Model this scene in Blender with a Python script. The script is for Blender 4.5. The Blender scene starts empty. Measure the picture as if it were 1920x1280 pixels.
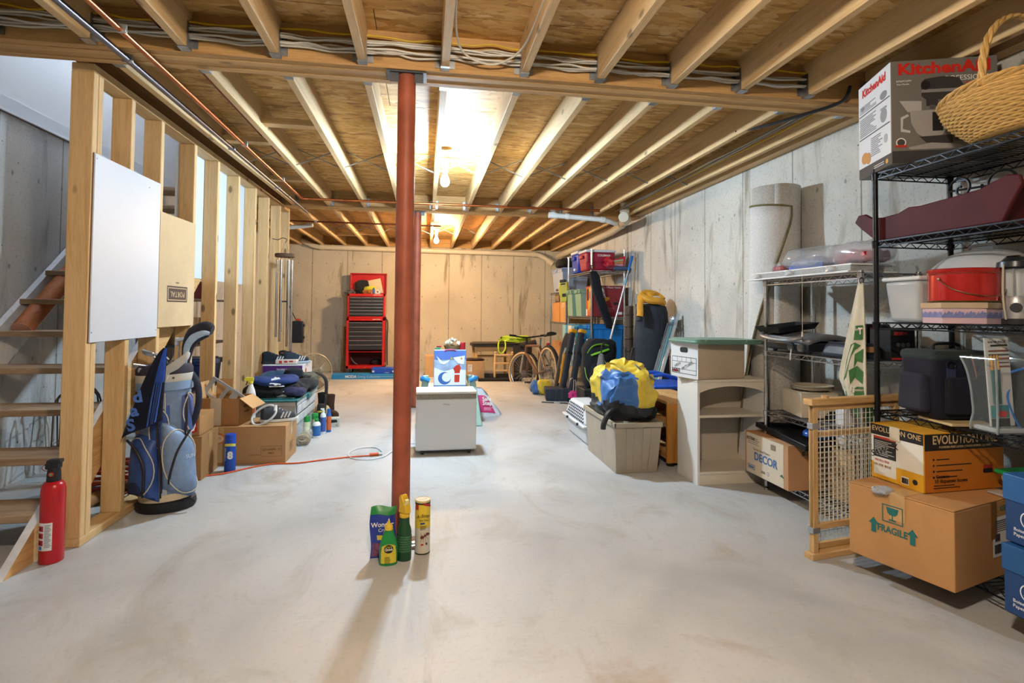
import bpy, math, random
from mathutils import Vector, Matrix, Euler
rad = math.radians
rnd = random.Random(7)
sc = bpy.context.scene
COL = sc.collection

# ------------------------------------------------------------ camera, world, exposure
def make_camera():
    yaw, pitch, roll = 0.1566, 0.0289, 0.0092
    f = Vector((math.sin(yaw)*math.cos(pitch), math.cos(yaw)*math.cos(pitch), math.sin(pitch)))
    r = Vector((math.cos(yaw), -math.sin(yaw), 0))
    u = r.cross(f)
    c, s = math.cos(roll), math.sin(roll)
    r2, u2 = c*r + s*u, -s*r + c*u
    cam = bpy.data.cameras.new('camera')
    cam.sensor_width = 36; cam.lens = 1024.2/1920*36
    cam.shift_y = -(640-553.05)/1920
    cam.clip_start = 0.05; cam.clip_end = 60
    o = bpy.data.objects.new('camera', cam); COL.objects.link(o)
    m = Matrix((r2, u2, -f)).transposed().to_4x4(); m.translation = (0, 0, 1.1788)
    o.matrix_world = m
    sc.camera = o
make_camera()
w = bpy.data.worlds.new('world'); sc.world = w; w.use_nodes = True
w.node_tree.nodes['Background'].inputs[0].default_value = (0.62, 0.72, 0.9, 1)
w.node_tree.nodes['Background'].inputs[1].default_value = 0.25
vs = sc.view_settings
vs.view_transform = 'Standard'; vs.look = 'None'; vs.gamma = 1; vs.use_curve_mapping = False
vs.exposure = 1.5
cy = sc.cycles
cy.max_bounces = 6; cy.diffuse_bounces = 2; cy.glossy_bounces = 2; cy.transmission_bounces = 6; cy.transparent_max_bounces = 8
cy.use_adaptive_sampling = True; cy.adaptive_threshold = 0.1; cy.use_light_tree = False
cy.caustics_reflective = False; cy.caustics_refractive = False
COOL = (0.62, 0.82, 1.0); WARM = (1.0, 0.68, 0.38); WARM2 = (1.0, 0.86, 0.70)
BULBS = [  # x, y, z, colour, watts, glow
    (0.150, 4.72, 2.30, COOL, 215, 'cool white'),
    (0.155, 8.80, 2.30, WARM, 220, 'warm'),
    (0.155, 0.55, 2.30, WARM2, 142, 'warm')]

# ------------------------------------------------------------ materials
MATS = {}
def srgb(c):
    if isinstance(c, str):
        c = [int(c[i:i+2], 16)/255 for i in (0, 2, 4)]
    return tuple(x/12.92 if x <= .04045 else ((x+.055)/1.055)**2.4 for x in c) + (1,)
def nd(t, typ, ins=None, **props):
    n = t.nodes.new(typ)
    for k, v in props.items(): setattr(n, k, v)
    for k, v in (ins or {}).items():
        if isinstance(v, bpy.types.NodeSocket): t.links.new(v, n.inputs[k])
        else: n.inputs[k].default_value = v
    return n
def newmat(name):
    m = bpy.data.materials.new(name); m.use_nodes = True
    return m, m.node_tree, m.node_tree.nodes['Principled BSDF']
def ramp(t, fac, stops):
    r = nd(t, 'ShaderNodeValToRGB', {0: fac})
    e = r.color_ramp.elements
    while len(e) < len(stops): e.new(0.5)
    for el, (p, c) in zip(e, stops): el.position = p; el.color = c if len(c) == 4 else tuple(c)+(1,)
    return r.outputs[0]
def mixc(t, fac, a, b, mode='MIX'):
    n = nd(t, 'ShaderNodeMix', data_type='RGBA', blend_type=mode)
    for k, v in ((0, fac), (6, a), (7, b)):
        if isinstance(v, bpy.types.NodeSocket): t.links.new(v, n.inputs[k])
        else: n.inputs[k].default_value = v
    return n.outputs[2]
def math_(t, op, a, b=0.0, c=0.0):
    return nd(t, 'ShaderNodeMath', {0: a, 1: b, 2: c}, operation=op).outputs[0]
def objcoord(t, scale=(1, 1, 1), jitter=0.0, rot=(0, 0, 0)):
    co = nd(t, 'ShaderNodeTexCoord').outputs['Object']
    if jitter:
        ra = nd(t, 'ShaderNodeObjectInfo').outputs['Random']
        sc_ = nd(t, 'ShaderNodeVectorMath', {0: ra}, operation='ADD')
        k = nd(t, 'ShaderNodeVectorMath', {0: sc_.outputs[0], 3: jitter}, operation='SCALE')
        co = nd(t, 'ShaderNodeVectorMath', {0: co, 1: k.outputs[0]}, operation='ADD').outputs[0]
    return nd(t, 'ShaderNodeMapping', {0: co, 2: rot, 3: scale}).outputs[0]
def noise(t, vec, scale, detail=3, rough=.55, dist=0.0):
    return nd(t, 'ShaderNodeTexNoise', {'Vector': vec, 'Scale': scale, 'Detail': detail, 'Roughness': rough, 'Distortion': dist}).outputs[0]
def bumpn(t, b, h, strength=.3, dist=.005):
    n = nd(t, 'ShaderNodeBump', {'Height': h, 'Strength': strength, 'Distance': dist})
    t.links.new(n.outputs[0], b.inputs['Normal'])
def M(col, rough=.5, metal=0.0, var=0.0, vs=9.0, bump=0.0, bs=60.0, trans=0.0, alpha=1.0, emis=0.0, coat=0.0, ior=1.45, spec=.5, sheen=0.0):
    key = (col, rough, metal, var, vs, bump, bs, trans, alpha, emis, coat, ior, spec, sheen)
    if key in MATS: return MATS[key]
    m, t, b = newmat('mat_%s_%d' % (col, len(MATS)))
    c = srgb(col)
    b.inputs['Base Color'].default_value = c
    b.inputs['Roughness'].default_value = rough; b.inputs['Metallic'].default_value = metal
    b.inputs['IOR'].default_value = ior; b.inputs['Specular IOR Level'].default_value = spec
    if trans: b.inputs['Transmission Weight'].default_value = trans
    if alpha < 1: b.inputs['Alpha'].default_value = alpha
    if coat: b.inputs['Coat Weight'].default_value = coat
    if sheen: b.inputs['Sheen Weight'].default_value = sheen
    if emis:
        b.inputs['Emission Color'].default_value = c; b.inputs['Emission Strength'].default_value = emis
    if var or bump:
        v = objcoord(t, jitter=20)
    if var:
        nz = noise(t, v, vs, 4, .6)
        d = tuple(x*(1-var) for x in c[:3]); l = tuple(min(1, x*(1+var*.6)) for x in c[:3])
        t.links.new(ramp(t, nz, [(.3, d), (.7, l)]), b.inputs['Base Color'])
    if bump: bumpn(t, b, noise(t, v, bs, 3), min(1, bump), .004)
    if emis: m.cycles.emission_sampling = 'NONE'
    MATS[key] = m
    return m
def cache(fn):
    def g(*a):
        k = (fn.__name__,)+a
        if k not in MATS: MATS[k] = fn(*a)
        return MATS[k]
    return g
@cache
def wood(axis, light, dark, knots=.5, gs=1.0):
    m, t, b = newmat('wood_'+axis+light)
    s = [9*gs, 9*gs, 9*gs]; s['XYZ'.index(axis)] = .55*gs
    v = objcoord(t, tuple(s), 11)
    g = noise(t, v, 2.2, 3, .6, 1.2)
    f = noise(t, objcoord(t, tuple(x*9 for x in s), 11), 3, 2)
    L, D = srgb(light), srgb(dark)
    c = ramp(t, g, [(.28, D), (.5, L), (.75, tuple(min(1, x*1.12) for x in L[:3]))])
    c = mixc(t, .35, c, ramp(t, f, [(.35, D), (.6, L)]))
    s2 = [6.5, 6.5, 6.5]; s2['XYZ'.index(axis)] = 3.2
    vo = nd(t, 'ShaderNodeTexVoronoi', {'Vector': objcoord(t, tuple(s2), 17), 'Scale': 1.0}).outputs['Distance']
    k = ramp(t, vo, [(.07, (1, 1, 1)), (.13, (0, 0, 0))])
    kf = math_(t, 'MULTIPLY', k, knots)
    c = mixc(t, kf, c, tuple(x*.35 for x in D[:3])+(1,))
    t.links.new(c, b.inputs['Base Color'])
    b.inputs['Roughness'].default_value = .68
    return m
@cache
def osb():
    m, t, b = newmat('osb')
    co = nd(t, 'ShaderNodeTexCoord').outputs['Object']
    wob = noise(t, co, 3.0, 2)
    def flakes(rz, sx, sy, seed):
        v = nd(t, 'ShaderNodeMapping', {0: co, 1: (seed, seed*2, 0), 2: (0, 0, rz), 3: (sx, sy, 1)}).outputs[0]
        n = nd(t, 'ShaderNodeTexVoronoi', {'Vector': v, 'Scale': 1.0, 'Randomness': 1.0})
        return n.outputs['Color'], n.outputs['Distance']
    A, _ = flakes(.25, 9, 34, 1.3); B, _ = flakes(-.35, 7, 28, 4.1); C_, _ = flakes(1.2, 14, 40, 7.7)
    sel = noise(t, co, 9, 3)
    f = mixc(t, ramp(t, sel, [(.42, (0, 0, 0)), (.5, (1, 1, 1))]), A, B)
    f = mixc(t, ramp(t, wob, [(.52, (0, 0, 0)), (.6, (1, 1, 1))]), f, C_)
    bw = nd(t, 'ShaderNodeRGBToBW', {0: f}).outputs[0]
    c = ramp(t, bw, [(.1, srgb('a3743c')), (.35, srgb('c6954f')), (.6, srgb('d6a862')), (.9, srgb('e4c188'))])
    dn = noise(t, nd(t, 'ShaderNodeMapping', {0: co, 2: (0, 0, .1), 3: (6, 30, 1)}).outputs[0], 2.6, 3, .7, .6)
    c = mixc(t, ramp(t, dn, [(.27, (.85, .85, .85)), (.38, (0, 0, 0))]), c, srgb('6a4218'))
    t.links.new(c, b.inputs['Base Color']); b.inputs['Roughness'].default_value = .6
    return m
@cache
def concrete_wall(axis, pitch, off, light, dark):
    m, t, b = newmat('concrete_'+axis)
    co = nd(t, 'ShaderNodeTexCoord').outputs['Object']
    sep = nd(t, 'ShaderNodeSeparateXYZ', {0: co})
    u = sep.outputs['XYZ'.index(axis)]; z = sep.outputs[2]
    L, D = srgb(light), srgb(dark)
    big = noise(t, co, .9, 3, .62, .4)
    c = ramp(t, big, [(.3, tuple(x*.8 for x in L[:3])), (.5, L), (.72, tuple(min(1, x*1.1) for x in L[:3]))])
    vv = nd(t, 'ShaderNodeMapping', {0: co, 3: (3, 3, .55)}).outputs[0]
    st = noise(t, vv, 1.1, 4, .7, .3)
    c = mixc(t, ramp(t, st, [(.56, (0, 0, 0)), (.68, (.75, .75, .75))]), c, D)
    sp = noise(t, co, 60, 1, .7)
    c = mixc(t, ramp(t, sp, [(.3, (.3, .3, .3)), (.42, (0, 0, 0))]), c, D)
    pit = nd(t, 'ShaderNodeTexVoronoi', {'Vector': co, 'Scale': 16.0}).outputs['Distance']
    pm = ramp(t, pit, [(.06, (1, 1, 1)), (.11, (0, 0, 0))])
    pm2 = math_(t, 'MULTIPLY', pm, ramp(t, noise(t, co, 2.2, 2), [(.45, (0, 0, 0)), (.6, (1, 1, 1))]))
    c = mixc(t, pm2, c, tuple(x*.35 for x in D[:3])+(1,))
    uu = math_(t, 'DIVIDE', math_(t, 'SUBTRACT', u, off), pitch)
    fr = math_(t, 'FRACT', math_(t, 'ADD', uu, 40.5))
    d = math_(t, 'ABSOLUTE', math_(t, 'SUBTRACT', fr, .5))
    line = ramp(t, d, [(.003/pitch, (1, 1, 1)), (.008/pitch, (0, 0, 0))])
    c = mixc(t, math_(t, 'MULTIPLY', line, .75), c, tuple(x*.45 for x in D[:3])+(1,))
    # tie holes left by the forms
    hu = math_(t, 'ABSOLUTE', math_(t, 'SUBTRACT', math_(t, 'FRACT', math_(t, 'MULTIPLY', uu, 2.5)), .5))
    hz = math_(t, 'ABSOLUTE', math_(t, 'SUBTRACT', math_(t, 'FRACT', math_(t, 'ADD', math_(t, 'DIVIDE', z, .62), .18)), .5))
    hu = math_(t, 'MULTIPLY', hu, pitch/2.5); hz = math_(t, 'MULTIPLY', hz, .62)
    dd = math_(t, 'SQRT', math_(t, 'ADD', math_(t, 'MULTIPLY', hu, hu), math_(t, 'MULTIPLY', hz, math_(t, 'MULTIPLY', hz, .45))))
    dd = math_(t, 'ADD', dd, math_(t, 'MULTIPLY', math_(t, 'SUBTRACT', noise(t, co, 30, 2), .5), .02))
    hole = ramp(t, dd, [(.006, (.6, .6, .6)), (.013, (0, 0, 0))])
    c = mixc(t, hole, c, tuple(x*.5 for x in D[:3])+(1,))
    t.links.new(c, b.inputs['Base Color']); b.inputs['Roughness'].default_value = .85
    bumpn(t, b, math_(t, 'SUBTRACT', math_(t, 'MULTIPLY', sp, .4), math_(t, 'ADD', pm, line)), .3, .004)
    return m
@cache
def floor_mat():
    m, t, b = newmat('concrete_floor')
    co = nd(t, 'ShaderNodeTexCoord').outputs['Object']
    big = noise(t, co, .75, 4, .62, .5)
    c = ramp(t, big, [(.25, srgb('9b9d9f')), (.45, srgb('b5b6b7')), (.6, srgb('c1c2c3')), (.8, srgb('cdcecf'))])
    s2 = noise(t, nd(t, 'ShaderNodeMapping', {0: co, 1: (3, 5, 0), 2: (0, 0, .6), 3: (1, .55, 1)}).outputs[0], 2.3, 5, .7, 1.2)
    c = mixc(t, ramp(t, s2, [(.53, (0, 0, 0)), (.68, (.46, .46, .46))]), c, srgb('9a9284'))
    s3 = noise(t, nd(t, 'ShaderNodeMapping', {0: co, 1: (9, 2, 0)}).outputs[0], 1.7, 5, .6, .4)
    c = mixc(t, ramp(t, s3, [(.64, (0, 0, 0)), (.72, (.5, .5, .5))]), c, srgb('9c8a74'))
    fine = noise(t, co, 45, 1, .7)
    c = mixc(t, ramp(t, fine, [(.3, (.14, .14, .14)), (.45, (0, 0, 0))]), c, srgb('8d8a84'))
    sw = noise(t, nd(t, 'ShaderNodeMapping', {0: co, 2: (0, 0, -.3), 3: (1.2, 6, 1)}).outputs[0], 3.0, 5, .7, 2.0)
    c = mixc(t, ramp(t, sw, [(.62, (0, 0, 0)), (.78, (.28, .28, .28))]), c, srgb('dedcd8'))
    spots = nd(t, 'ShaderNodeTexVoronoi', {'Vector': co, 'Scale': 1.7}).outputs['Distance']
    c = mixc(t, ramp(t, spots, [(.012, (.7, .7, .7)), (.02, (0, 0, 0))]), c, srgb('6f675c'))
    t.links.new(c, b.inputs['Base Color'])
    t.links.new(ramp(t, big, [(.3, (.45, .45, .45)), (.7, (.62, .62, .62))]), b.inputs['Roughness'])
    b.inputs['Specular IOR Level'].default_value = .4
    bumpn(t, b, fine, .05, .003)
    return m
@cache
def cardboard(col):
    m, t, b = newmat('cardboard_'+col)
    v = objcoord(t, jitter=13)
    n = noise(t, v, 3, 4, .6)
    C0 = srgb(col)
    c = ramp(t, n, [(.3, tuple(x*.86 for x in C0[:3])), (.7, tuple(min(1, x*1.08) for x in C0[:3]))])
    c = mixc(t, ramp(t, noise(t, v, 90, 2), [(.3, (.3, .3, .3)), (.5, (0, 0, 0))]), c, tuple(x*.8 for x in C0[:3])+(1,))
    t.links.new(c, b.inputs['Base Color']); b.inputs['Roughness'].default_value = .78
    wv = nd(t, 'ShaderNodeTexWave', {'Vector': objcoord(t, (1, 1, 1)), 'Scale': 55.0, 'Distortion': .2}, bands_direction='Z').outputs[0]
    bumpn(t, b, math_(t, 'ADD', math_(t, 'MULTIPLY', wv, .15), n), .12, .003)
    return m
@cache
def fabric(col, var=.25, bs=220.0, folds=0.0):
    m, t, b = newmat('fabric_'+col)
    v = objcoord(t, jitter=9)
    C0 = srgb(col)
    n = noise(t, v, 7, 4, .6)
    t.links.new(ramp(t, n, [(.3, tuple(x*(1-var) for x in C0[:3])), (.7, tuple(min(1, x*(1+var)) for x in C0[:3]))]), b.inputs['Base Color'])
    b.inputs['Roughness'].default_value = .85; b.inputs['Sheen Weight'].default_value = .04; b.inputs['Specular IOR Level'].default_value = .25
    h = noise(t, v, bs, 2)
    if folds: h = math_(t, 'ADD', math_(t, 'MULTIPLY', h, .2), math_(t, 'MULTIPLY', noise(t, v, 9, 3, .6, 1.5), folds))
    bumpn(t, b, h, .5, .012 if folds else .004)
    return m
STEEL = lambda: M('c9ccd0', .28, 1.0)
CHROME = lambda: M('d8dadd', .14, 1.0)
GALV = lambda: M('a9adb0', .42, 1.0, .25, 14)
BLACKP = lambda: M('1b1c1f', .45)
WHITEP = lambda: M('e6e6e4', .4)
PAPER = lambda: M('eceae6', .7)
INK = lambda: M('1a1a1c', .7)
WOODY = lambda ax='Y': wood(ax, 'dfbb88', 'c49a60', .8)

# ------------------------------------------------------------ mesh building
class MB:
    def __init__(s): s.v = []; s.f = []; s.mi = []; s.cur = 0
    def mat(s, i): s.cur = i; return s
    def add(s, vs, fs, X=None):
        o = len(s.v)
        s.v += [tuple(X @ Vector(p)) for p in vs] if X is not None else [tuple(p) for p in vs]
        for f in fs: s.f.append([i+o for i in f]); s.mi.append(s.cur)
        return s
    def box(s, x0, x1, y0, y1, z0, z1, X=None):
        return s.add([(x0,y0,z0),(x1,y0,z0),(x1,y1,z0),(x0,y1,z0),(x0,y0,z1),(x1,y0,z1),(x1,y1,z1),(x0,y1,z1)],
                     [(0,3,2,1),(4,5,6,7),(0,1,5,4),(1,2,6,5),(2,3,7,6),(3,0,4,7)], X)
    def cbox(s, c, d, rot=(0, 0, 0)):
        X = Matrix.Translation(c) @ Euler(rot).to_matrix().to_4x4()
        return s.box(-d[0]/2, d[0]/2, -d[1]/2, d[1]/2, -d[2]/2, d[2]/2, X)
    def taper(s, a, b_, z0, z1, c0=(0, 0), c1=(0, 0), X=None):
        (w0, d0), (w1, d1) = a, b_
        q = [(-1,-1),(1,-1),(1,1),(-1,1)]
        return s.add([(c0[0]+x*w0/2, c0[1]+y*d0/2, z0) for x, y in q]+[(c1[0]+x*w1/2, c1[1]+y*d1/2, z1) for x, y in q],
                     [(0,3,2,1),(4,5,6,7),(0,1,5,4),(1,2,6,5),(2,3,7,6),(3,0,4,7)], X)
    def cyl(s, p0, p1, r0, r1=None, n=12, cap=True):
        r1 = r0 if r1 is None else r1
        p0, p1 = Vector(p0), Vector(p1); d = (p1-p0).normalized()
        a = d.orthogonal().normalized(); b = d.cross(a)
        vs = []
        for p, r in ((p0, r0), (p1, r1)):
            vs += [p+a*(r*math.cos(2*math.pi*i/n))+b*(r*math.sin(2*math.pi*i/n)) for i in range(n)]
        fs = [(i, (i+1) % n, n+(i+1) % n, n+i) for i in range(n)]
        if cap: fs += [tuple(reversed(range(n))), tuple(range(n, 2*n))]
        return s.add(vs, fs)
    def tube(s, pts, r, n=7, closed=False, rr=None, flat=1.0):
        P = [Vector(p) for p in pts]; k = len(P)
        vs = []; ref = None
        for i, p in enumerate(P):
            if closed: d = (P[(i+1) % k]-P[i-1]).normalized()
            else: d = (P[min(i+1, k-1)]-P[max(i-1, 0)]).normalized()
            if ref is None: ref = d.orthogonal().normalized()
            a = (ref-d*ref.dot(d)); a = a.normalized() if a.length > 1e-6 else d.orthogonal().normalized()
            ref = a; b = d.cross(a); q = rr[i] if rr else r
            vs += [p+a*(q*math.cos(2*math.pi*j/n))+b*(q*flat*math.sin(2*math.pi*j/n)) for j in range(n)]
        fs = []
        for i in range(k if closed else k-1):
            i2 = (i+1) % k
            fs += [(i*n+j, i*n+(j+1) % n, i2*n+(j+1) % n, i2*n+j) for j in range(n)]
        if not closed: fs += [tuple(reversed(range(n))), tuple(range((k-1)*n, k*n))]
        return s.add(vs, fs)
    def lathe(s, prof, n=20, X=None, sx=1, sy=1, cap0=True, cap1=True):
        vs = []; k = len(prof)
        for r, z in prof:
            vs += [(sx*r*math.cos(2*math.pi*i/n), sy*r*math.sin(2*math.pi*i/n), z) for i in range(n)]
        fs = []
        for i in range(k-1):
            fs += [(i*n+j, i*n+(j+1) % n, (i+1)*n+(j+1) % n, (i+1)*n+j) for j in range(n)]
        if cap0: fs.append(tuple(reversed(range(n))))
        if cap1: fs.append(tuple(range((k-1)*n, k*n)))
        return s.add(vs, fs, X)
    def prism(s, poly, t0, t1, X=None):
        n = len(poly)
        vs = [(x, y, t0) for x, y in poly]+[(x, y, t1) for x, y in poly]
        return s.add(vs, [tuple(reversed(range(n))), tuple(range(n, 2*n))]+[(i, (i+1) % n, n+(i+1) % n, n+i) for i in range(n)], X)
    def ball(s, c, r, n=14, m=9, X=None, p=1.0):
        r = (r, r, r) if not hasattr(r, '__len__') else r
        def sg(x): return math.copysign(abs(x)**p, x)
        vs = []
        for i in range(1, m):
            th = math.pi*i/m
            for j in range(n):
                ph = 2*math.pi*j/n
                vs.append((c[0]+r[0]*sg(math.sin(th))*sg(math.cos(ph)), c[1]+r[1]*sg(math.sin(th))*sg(math.sin(ph)), c[2]+r[2]*sg(math.cos(th))))
        vs += [(c[0], c[1], c[2]+r[2]), (c[0], c[1], c[2]-r[2])]
        T, B = len(vs)-2, len(vs)-1
        fs = [(i*n+j, (i+1)*n+j, (i+1)*n+(j+1) % n, i*n+(j+1) % n) for i in range(m-2) for j in range(n)]
        fs += [(T, j, (j+1) % n) for j in range(n)]+[(B, (m-2)*n+(j+1) % n, (m-2)*n+j) for j in range(n)]
        return s.add(vs, fs, X)
    def grid(s, fn, nu, nv, wrapu=False):
        vs = [fn(i/(nu if wrapu else nu-1), j/(nv-1)) for j in range(nv) for i in range(nu)]
        fs = []
        for j in range(nv-1):
            for i in range(nu if wrapu else nu-1):
                i2 = (i+1) % nu
                fs.append((j*nu+i, j*nu+i2, (j+1)*nu+i2, (j+1)*nu+i))
        return s.add(vs, fs)
    def build(s, name, mats, parent=None, loc=None, rot=None, bev=0.0, seg=2, smooth=35, thick=0.0, sub=0):
        me = bpy.data.meshes.new(name)
        me.from_pydata(s.v, [], s.f)
        for m in (mats if isinstance(mats, (list, tuple)) else [mats]): me.materials.append(m)
        me.polygons.foreach_set('material_index', s.mi)
        if smooth:
            me.polygons.foreach_set('use_smooth', [True]*len(s.f))
            me.set_sharp_from_angle(angle=rad(smooth))
        me.validate(); me.update()
        return link(name, me, parent, loc, rot, bev, seg, thick, sub)
def link(name, me, parent=None, loc=None, rot=None, bev=0.0, seg=2, thick=0.0, sub=0):
    o = bpy.data.objects.new(name, me); COL.objects.link(o)
    if parent: o.parent = parent
    if loc is not None: o.location = loc
    if rot is not None: o.rotation_euler = rot
    if thick:
        md = o.modifiers.new('thickness', 'SOLIDIFY'); md.thickness = thick; md.offset = -1
    if bev:
        md = o.modifiers.new('bevel', 'BEVEL'); md.width = bev; md.segments = seg; md.limit_method = 'ANGLE'; md.angle_limit = rad(35)
    if sub:
        md = o.modifiers.new('sub', 'SUBSURF'); md.levels = sub; md.render_levels = sub
    return o
def tag(o, label, cat, group=None):
    o['label'] = label; o['category'] = cat
    if group: o['group'] = group
    return o
def part_label(o, label): o['label'] = label; return o
def struct(o): o['kind'] = 'structure'; return o
def thing(name, label, cat, loc=(0, 0, 0), rz=0.0, group=None, rot=None):
    o = bpy.data.objects.new(name, None); COL.objects.link(o)
    o.empty_display_size = .05
    o.location = loc; o.rotation_euler = rot if rot else (0, 0, rad(rz))
    return tag(o, label, cat, group)
def copy_tree(o, parent=None):
    c = o.copy(); COL.objects.link(c)
    if parent: c.parent = parent
    for ch in list(o.children): copy_tree(ch, c)
    return c
def wave(pts, n=8):
    """smooth Catmull-Rom path through the points"""
    P = [Vector(p) for p in pts]; out = []
    for i in range(len(P)-1):
        a, b, c, d = P[max(i-1, 0)], P[i], P[i+1], P[min(i+2, len(P)-1)]
        for j in range(n):
            u = j/n
            out.append(.5*((2*b)+(c-a)*u+(2*a-5*b+4*c-d)*u*u+(3*b-a-3*c+d)*u**3))
    return out+[P[-1]]
def rrect(w, h, r, n=4, cx=0, cy=0):
    out = []
    for sx, sy, a in ((1, 1, 0), (-1, 1, 90), (-1, -1, 180), (1, -1, 270)):
        for i in range(n+1):
            q = rad(a+90*i/n)
            out.append((cx+sx*(w/2-r)+r*math.cos(q), cy+sy*(h/2-r)+r*math.sin(q)))
    return out
FACES = {'-Y': (90, 0, 0), '+X': (90, 0, 90), '-X': (90, 0, -90), '+Y': (90, 0, 180), '+Z': (0, 0, 0)}
def text(s, size, mat, parent, loc, face='-Y', name='lettering', roll=0, sx=1.0, shear=0.0, fat=0.0, align='CENTER', ext=.0004, space=1.0):
    cu = bpy.data.curves.new('t', 'FONT'); cu.body = s; cu.size = size; cu.align_x = align; cu.align_y = 'CENTER'
    cu.extrude = ext; cu.shear = shear; cu.offset = fat; cu.resolution_u = 3; cu.space_character = space
    o = bpy.data.objects.new('t', cu)
    me = bpy.data.meshes.new_from_object(o)
    bpy.data.objects.remove(o); bpy.data.curves.remove(cu)
    if sx != 1: me.transform(Matrix.Diagonal((sx, 1, 1, 1)))
    me.materials.clear(); me.materials.append(mat)
    t = link(name, me, parent, loc)
    e = Euler([rad(a) for a in FACES[face]]).to_matrix() if isinstance(face, str) else Euler(face).to_matrix()
    t.rotation_euler = (e @ Euler((0, 0, rad(roll))).to_matrix()).to_euler()
    return t
def decal(shapes, mats, parent, loc, face='-Y', name='print', roll=0, t=.0006):
    """flat print: list of (material index, polygon) laid on a face, each a little prouder than the last"""
    mb = MB()
    for k, (mi, poly) in enumerate(shapes):
        mb.mat(mi).prism(poly, 0, t*(1+.25*k) if k < 12 else t*4)
    o = mb.build(name, mats, parent, loc, smooth=0)
    e = Euler([rad(a) for a in FACES[face]]).to_matrix() if isinstance(face, str) else Euler(face).to_matrix()
    o.rotation_euler = (e @ Euler((0, 0, rad(roll))).to_matrix()).to_euler()
    return o
def R4(x0, x1, y0, y1): return [(x0, y0), (x1, y0), (x1, y1), (x0, y1)]
def EL(cx, cy, rx, ry, n=20): return [(cx+rx*math.cos(2*math.pi*i/n), cy+ry*math.sin(2*math.pi*i/n)) for i in range(n)]
def lines(x0, x1, y0, y1, n, fill=.45, mi=0, seed=1):
    """rows of fine print"""
    r = random.Random(seed); h = (y1-y0)/n
    return [(mi, R4(x0, x0+(x1-x0)*r.uniform(.6, 1), y0+i*h, y0+(i+fill)*h)) for i in range(n)]
def barcode(x0, x1, y0, y1, mi=0, seed=3):
    r = random.Random(seed); out = []; x = x0
    while x < x1:
        w_ = r.uniform(.2, 1)*(x1-x0)/26; out.append((mi, R4(x, min(x+w_, x1), y0, y1))); x += w_+r.uniform(.3, 1)*(x1-x0)/28
    return out
# ------------------------------------------------------------ the room shell
XL, XR, YB, YF = -2.70, 2.74, -2.3, 10.9
ZJ, ZO = 2.40, 2.58            # underside of joists, underside of subfloor
struct(MB().box(-3.1, 3.0, YB-.1, 11.1, -.12, 0).build('floor', floor_mat(), smooth=0))
struct(MB().box(XR, XR+.22, YB, YF, 0, 2.42).build('wall_right', concrete_wall('Y', .66, 3.08, 'cdcac2', '857a64'), smooth=0))
struct(MB().box(-2.92, 2.96, YF, YF+.22, 0, 2.42).build('wall_far', concrete_wall('X', .65, -1.5, 'c6bda9', '7d6f57'), smooth=0))  # beige tint puts the warm lamp light into the concrete colour
struct(MB().box(XL-.22, XL, YB, YF, 0, 2.43).build('wall_left', concrete_wall('Y', .62, .2, 'bdbdbc', '75736e'), smooth=0))
struct(MB().box(-2.92, 2.96, YB-.2, YB, 0, 2.58).build('wall_back', concrete_wall('X', .65, .1, 'b9b7b0', '6f6753'), smooth=0))
dry = M('e9ebee', .75)
wu = MB()                                     # drywall of the stairwell above the concrete
wu.box(XL-.1, XL-.005, 2.97, 7.1, 2.43, 4.7).box(-1.78, -1.68, 2.97, 7.1, 2.62, 4.7)
wu.box(XL, -1.78, 7.02, 7.1, 2.62, 4.7).box(XL, -1.78, 2.88, 2.96, 2.62, 4.7).box(XL-.1, -1.68, 2.88, 7.1, 4.7, 4.76)
struct(wu.build('wall_stairwell', dry, smooth=0))
struct(MB().box(XL-.004, XL+.012, 2.97, 7.02, 2.43, 2.535).box(XL-.004, XL+.02, 2.97, 7.02, 2.43, 2.445).build('baseboard_stairwell', M('dfe3ea', .5), smooth=0, bev=.003))
struct(MB().box(2.655, 2.9, YB, YF, 2.42, 2.458).build('trim_1', WOODY('Y'), smooth=0))
struct(MB().box(2.70, 2.74, YB, YF, 2.458, ZO).build('trim_2', wood('Y', '9a6a35', '6e4720', .3), smooth=0))
struct(MB().box(-2.7, 2.7, YF-.045, YF+.15, 2.42, ZO).build('trim_3', wood('X', 'c89a5a', '94683a', .4), smooth=0))

struct(MB().box(-1.745, -1.69, 2.966, 7.02, 2.406, 2.62).build('trim_4', wood('Y', '9a6d3c', '6e4820', .3), smooth=0))
# ceiling: subfloor with sheets, joists, beams, hangers and braces as its pieces
cm = MB()
cm.box(-1.68, 2.96, YB, YF+.1, ZO+.02, ZO+.05).box(-2.92, -1.68, YB, 2.88, ZO+.02, ZO+.05).box(-2.92, -1.68, 7.1, YF+.1, ZO+.02, ZO+.05)
ceil = struct(cm.build('ceiling', osb(), smooth=0))
row = 0
y = YB
while y < YF:
    y1 = min(y+1.22, YF)
    x = -2.70 - (1.22 if row % 2 else 0)
    while x < 2.72:
        x0, x1 = max(x, -2.70), min(x+2.44, 2.72)
        if x0 < -1.69 and y1 > 2.97 and y < 7.1: x0 = -1.69
        if x1-x0 > .05:
            MB().box(x0+.002, x1-.002, y+.0025, y1-.0025, ZO, ZO+.02).build('osb_panel', osb(), ceil, smooth=0)
        x += 2.44
    y += 1.22; row += 1
JX = [-1.5444+.4064*k for k in range(-3, 11)]
jmat = wood('Y', 'e0bd8a', 'c89e64', .75)
spans = [(YB, 2.775), (2.965, 6.72), (6.90, YF-.02)]
jmesh = {}
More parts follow.
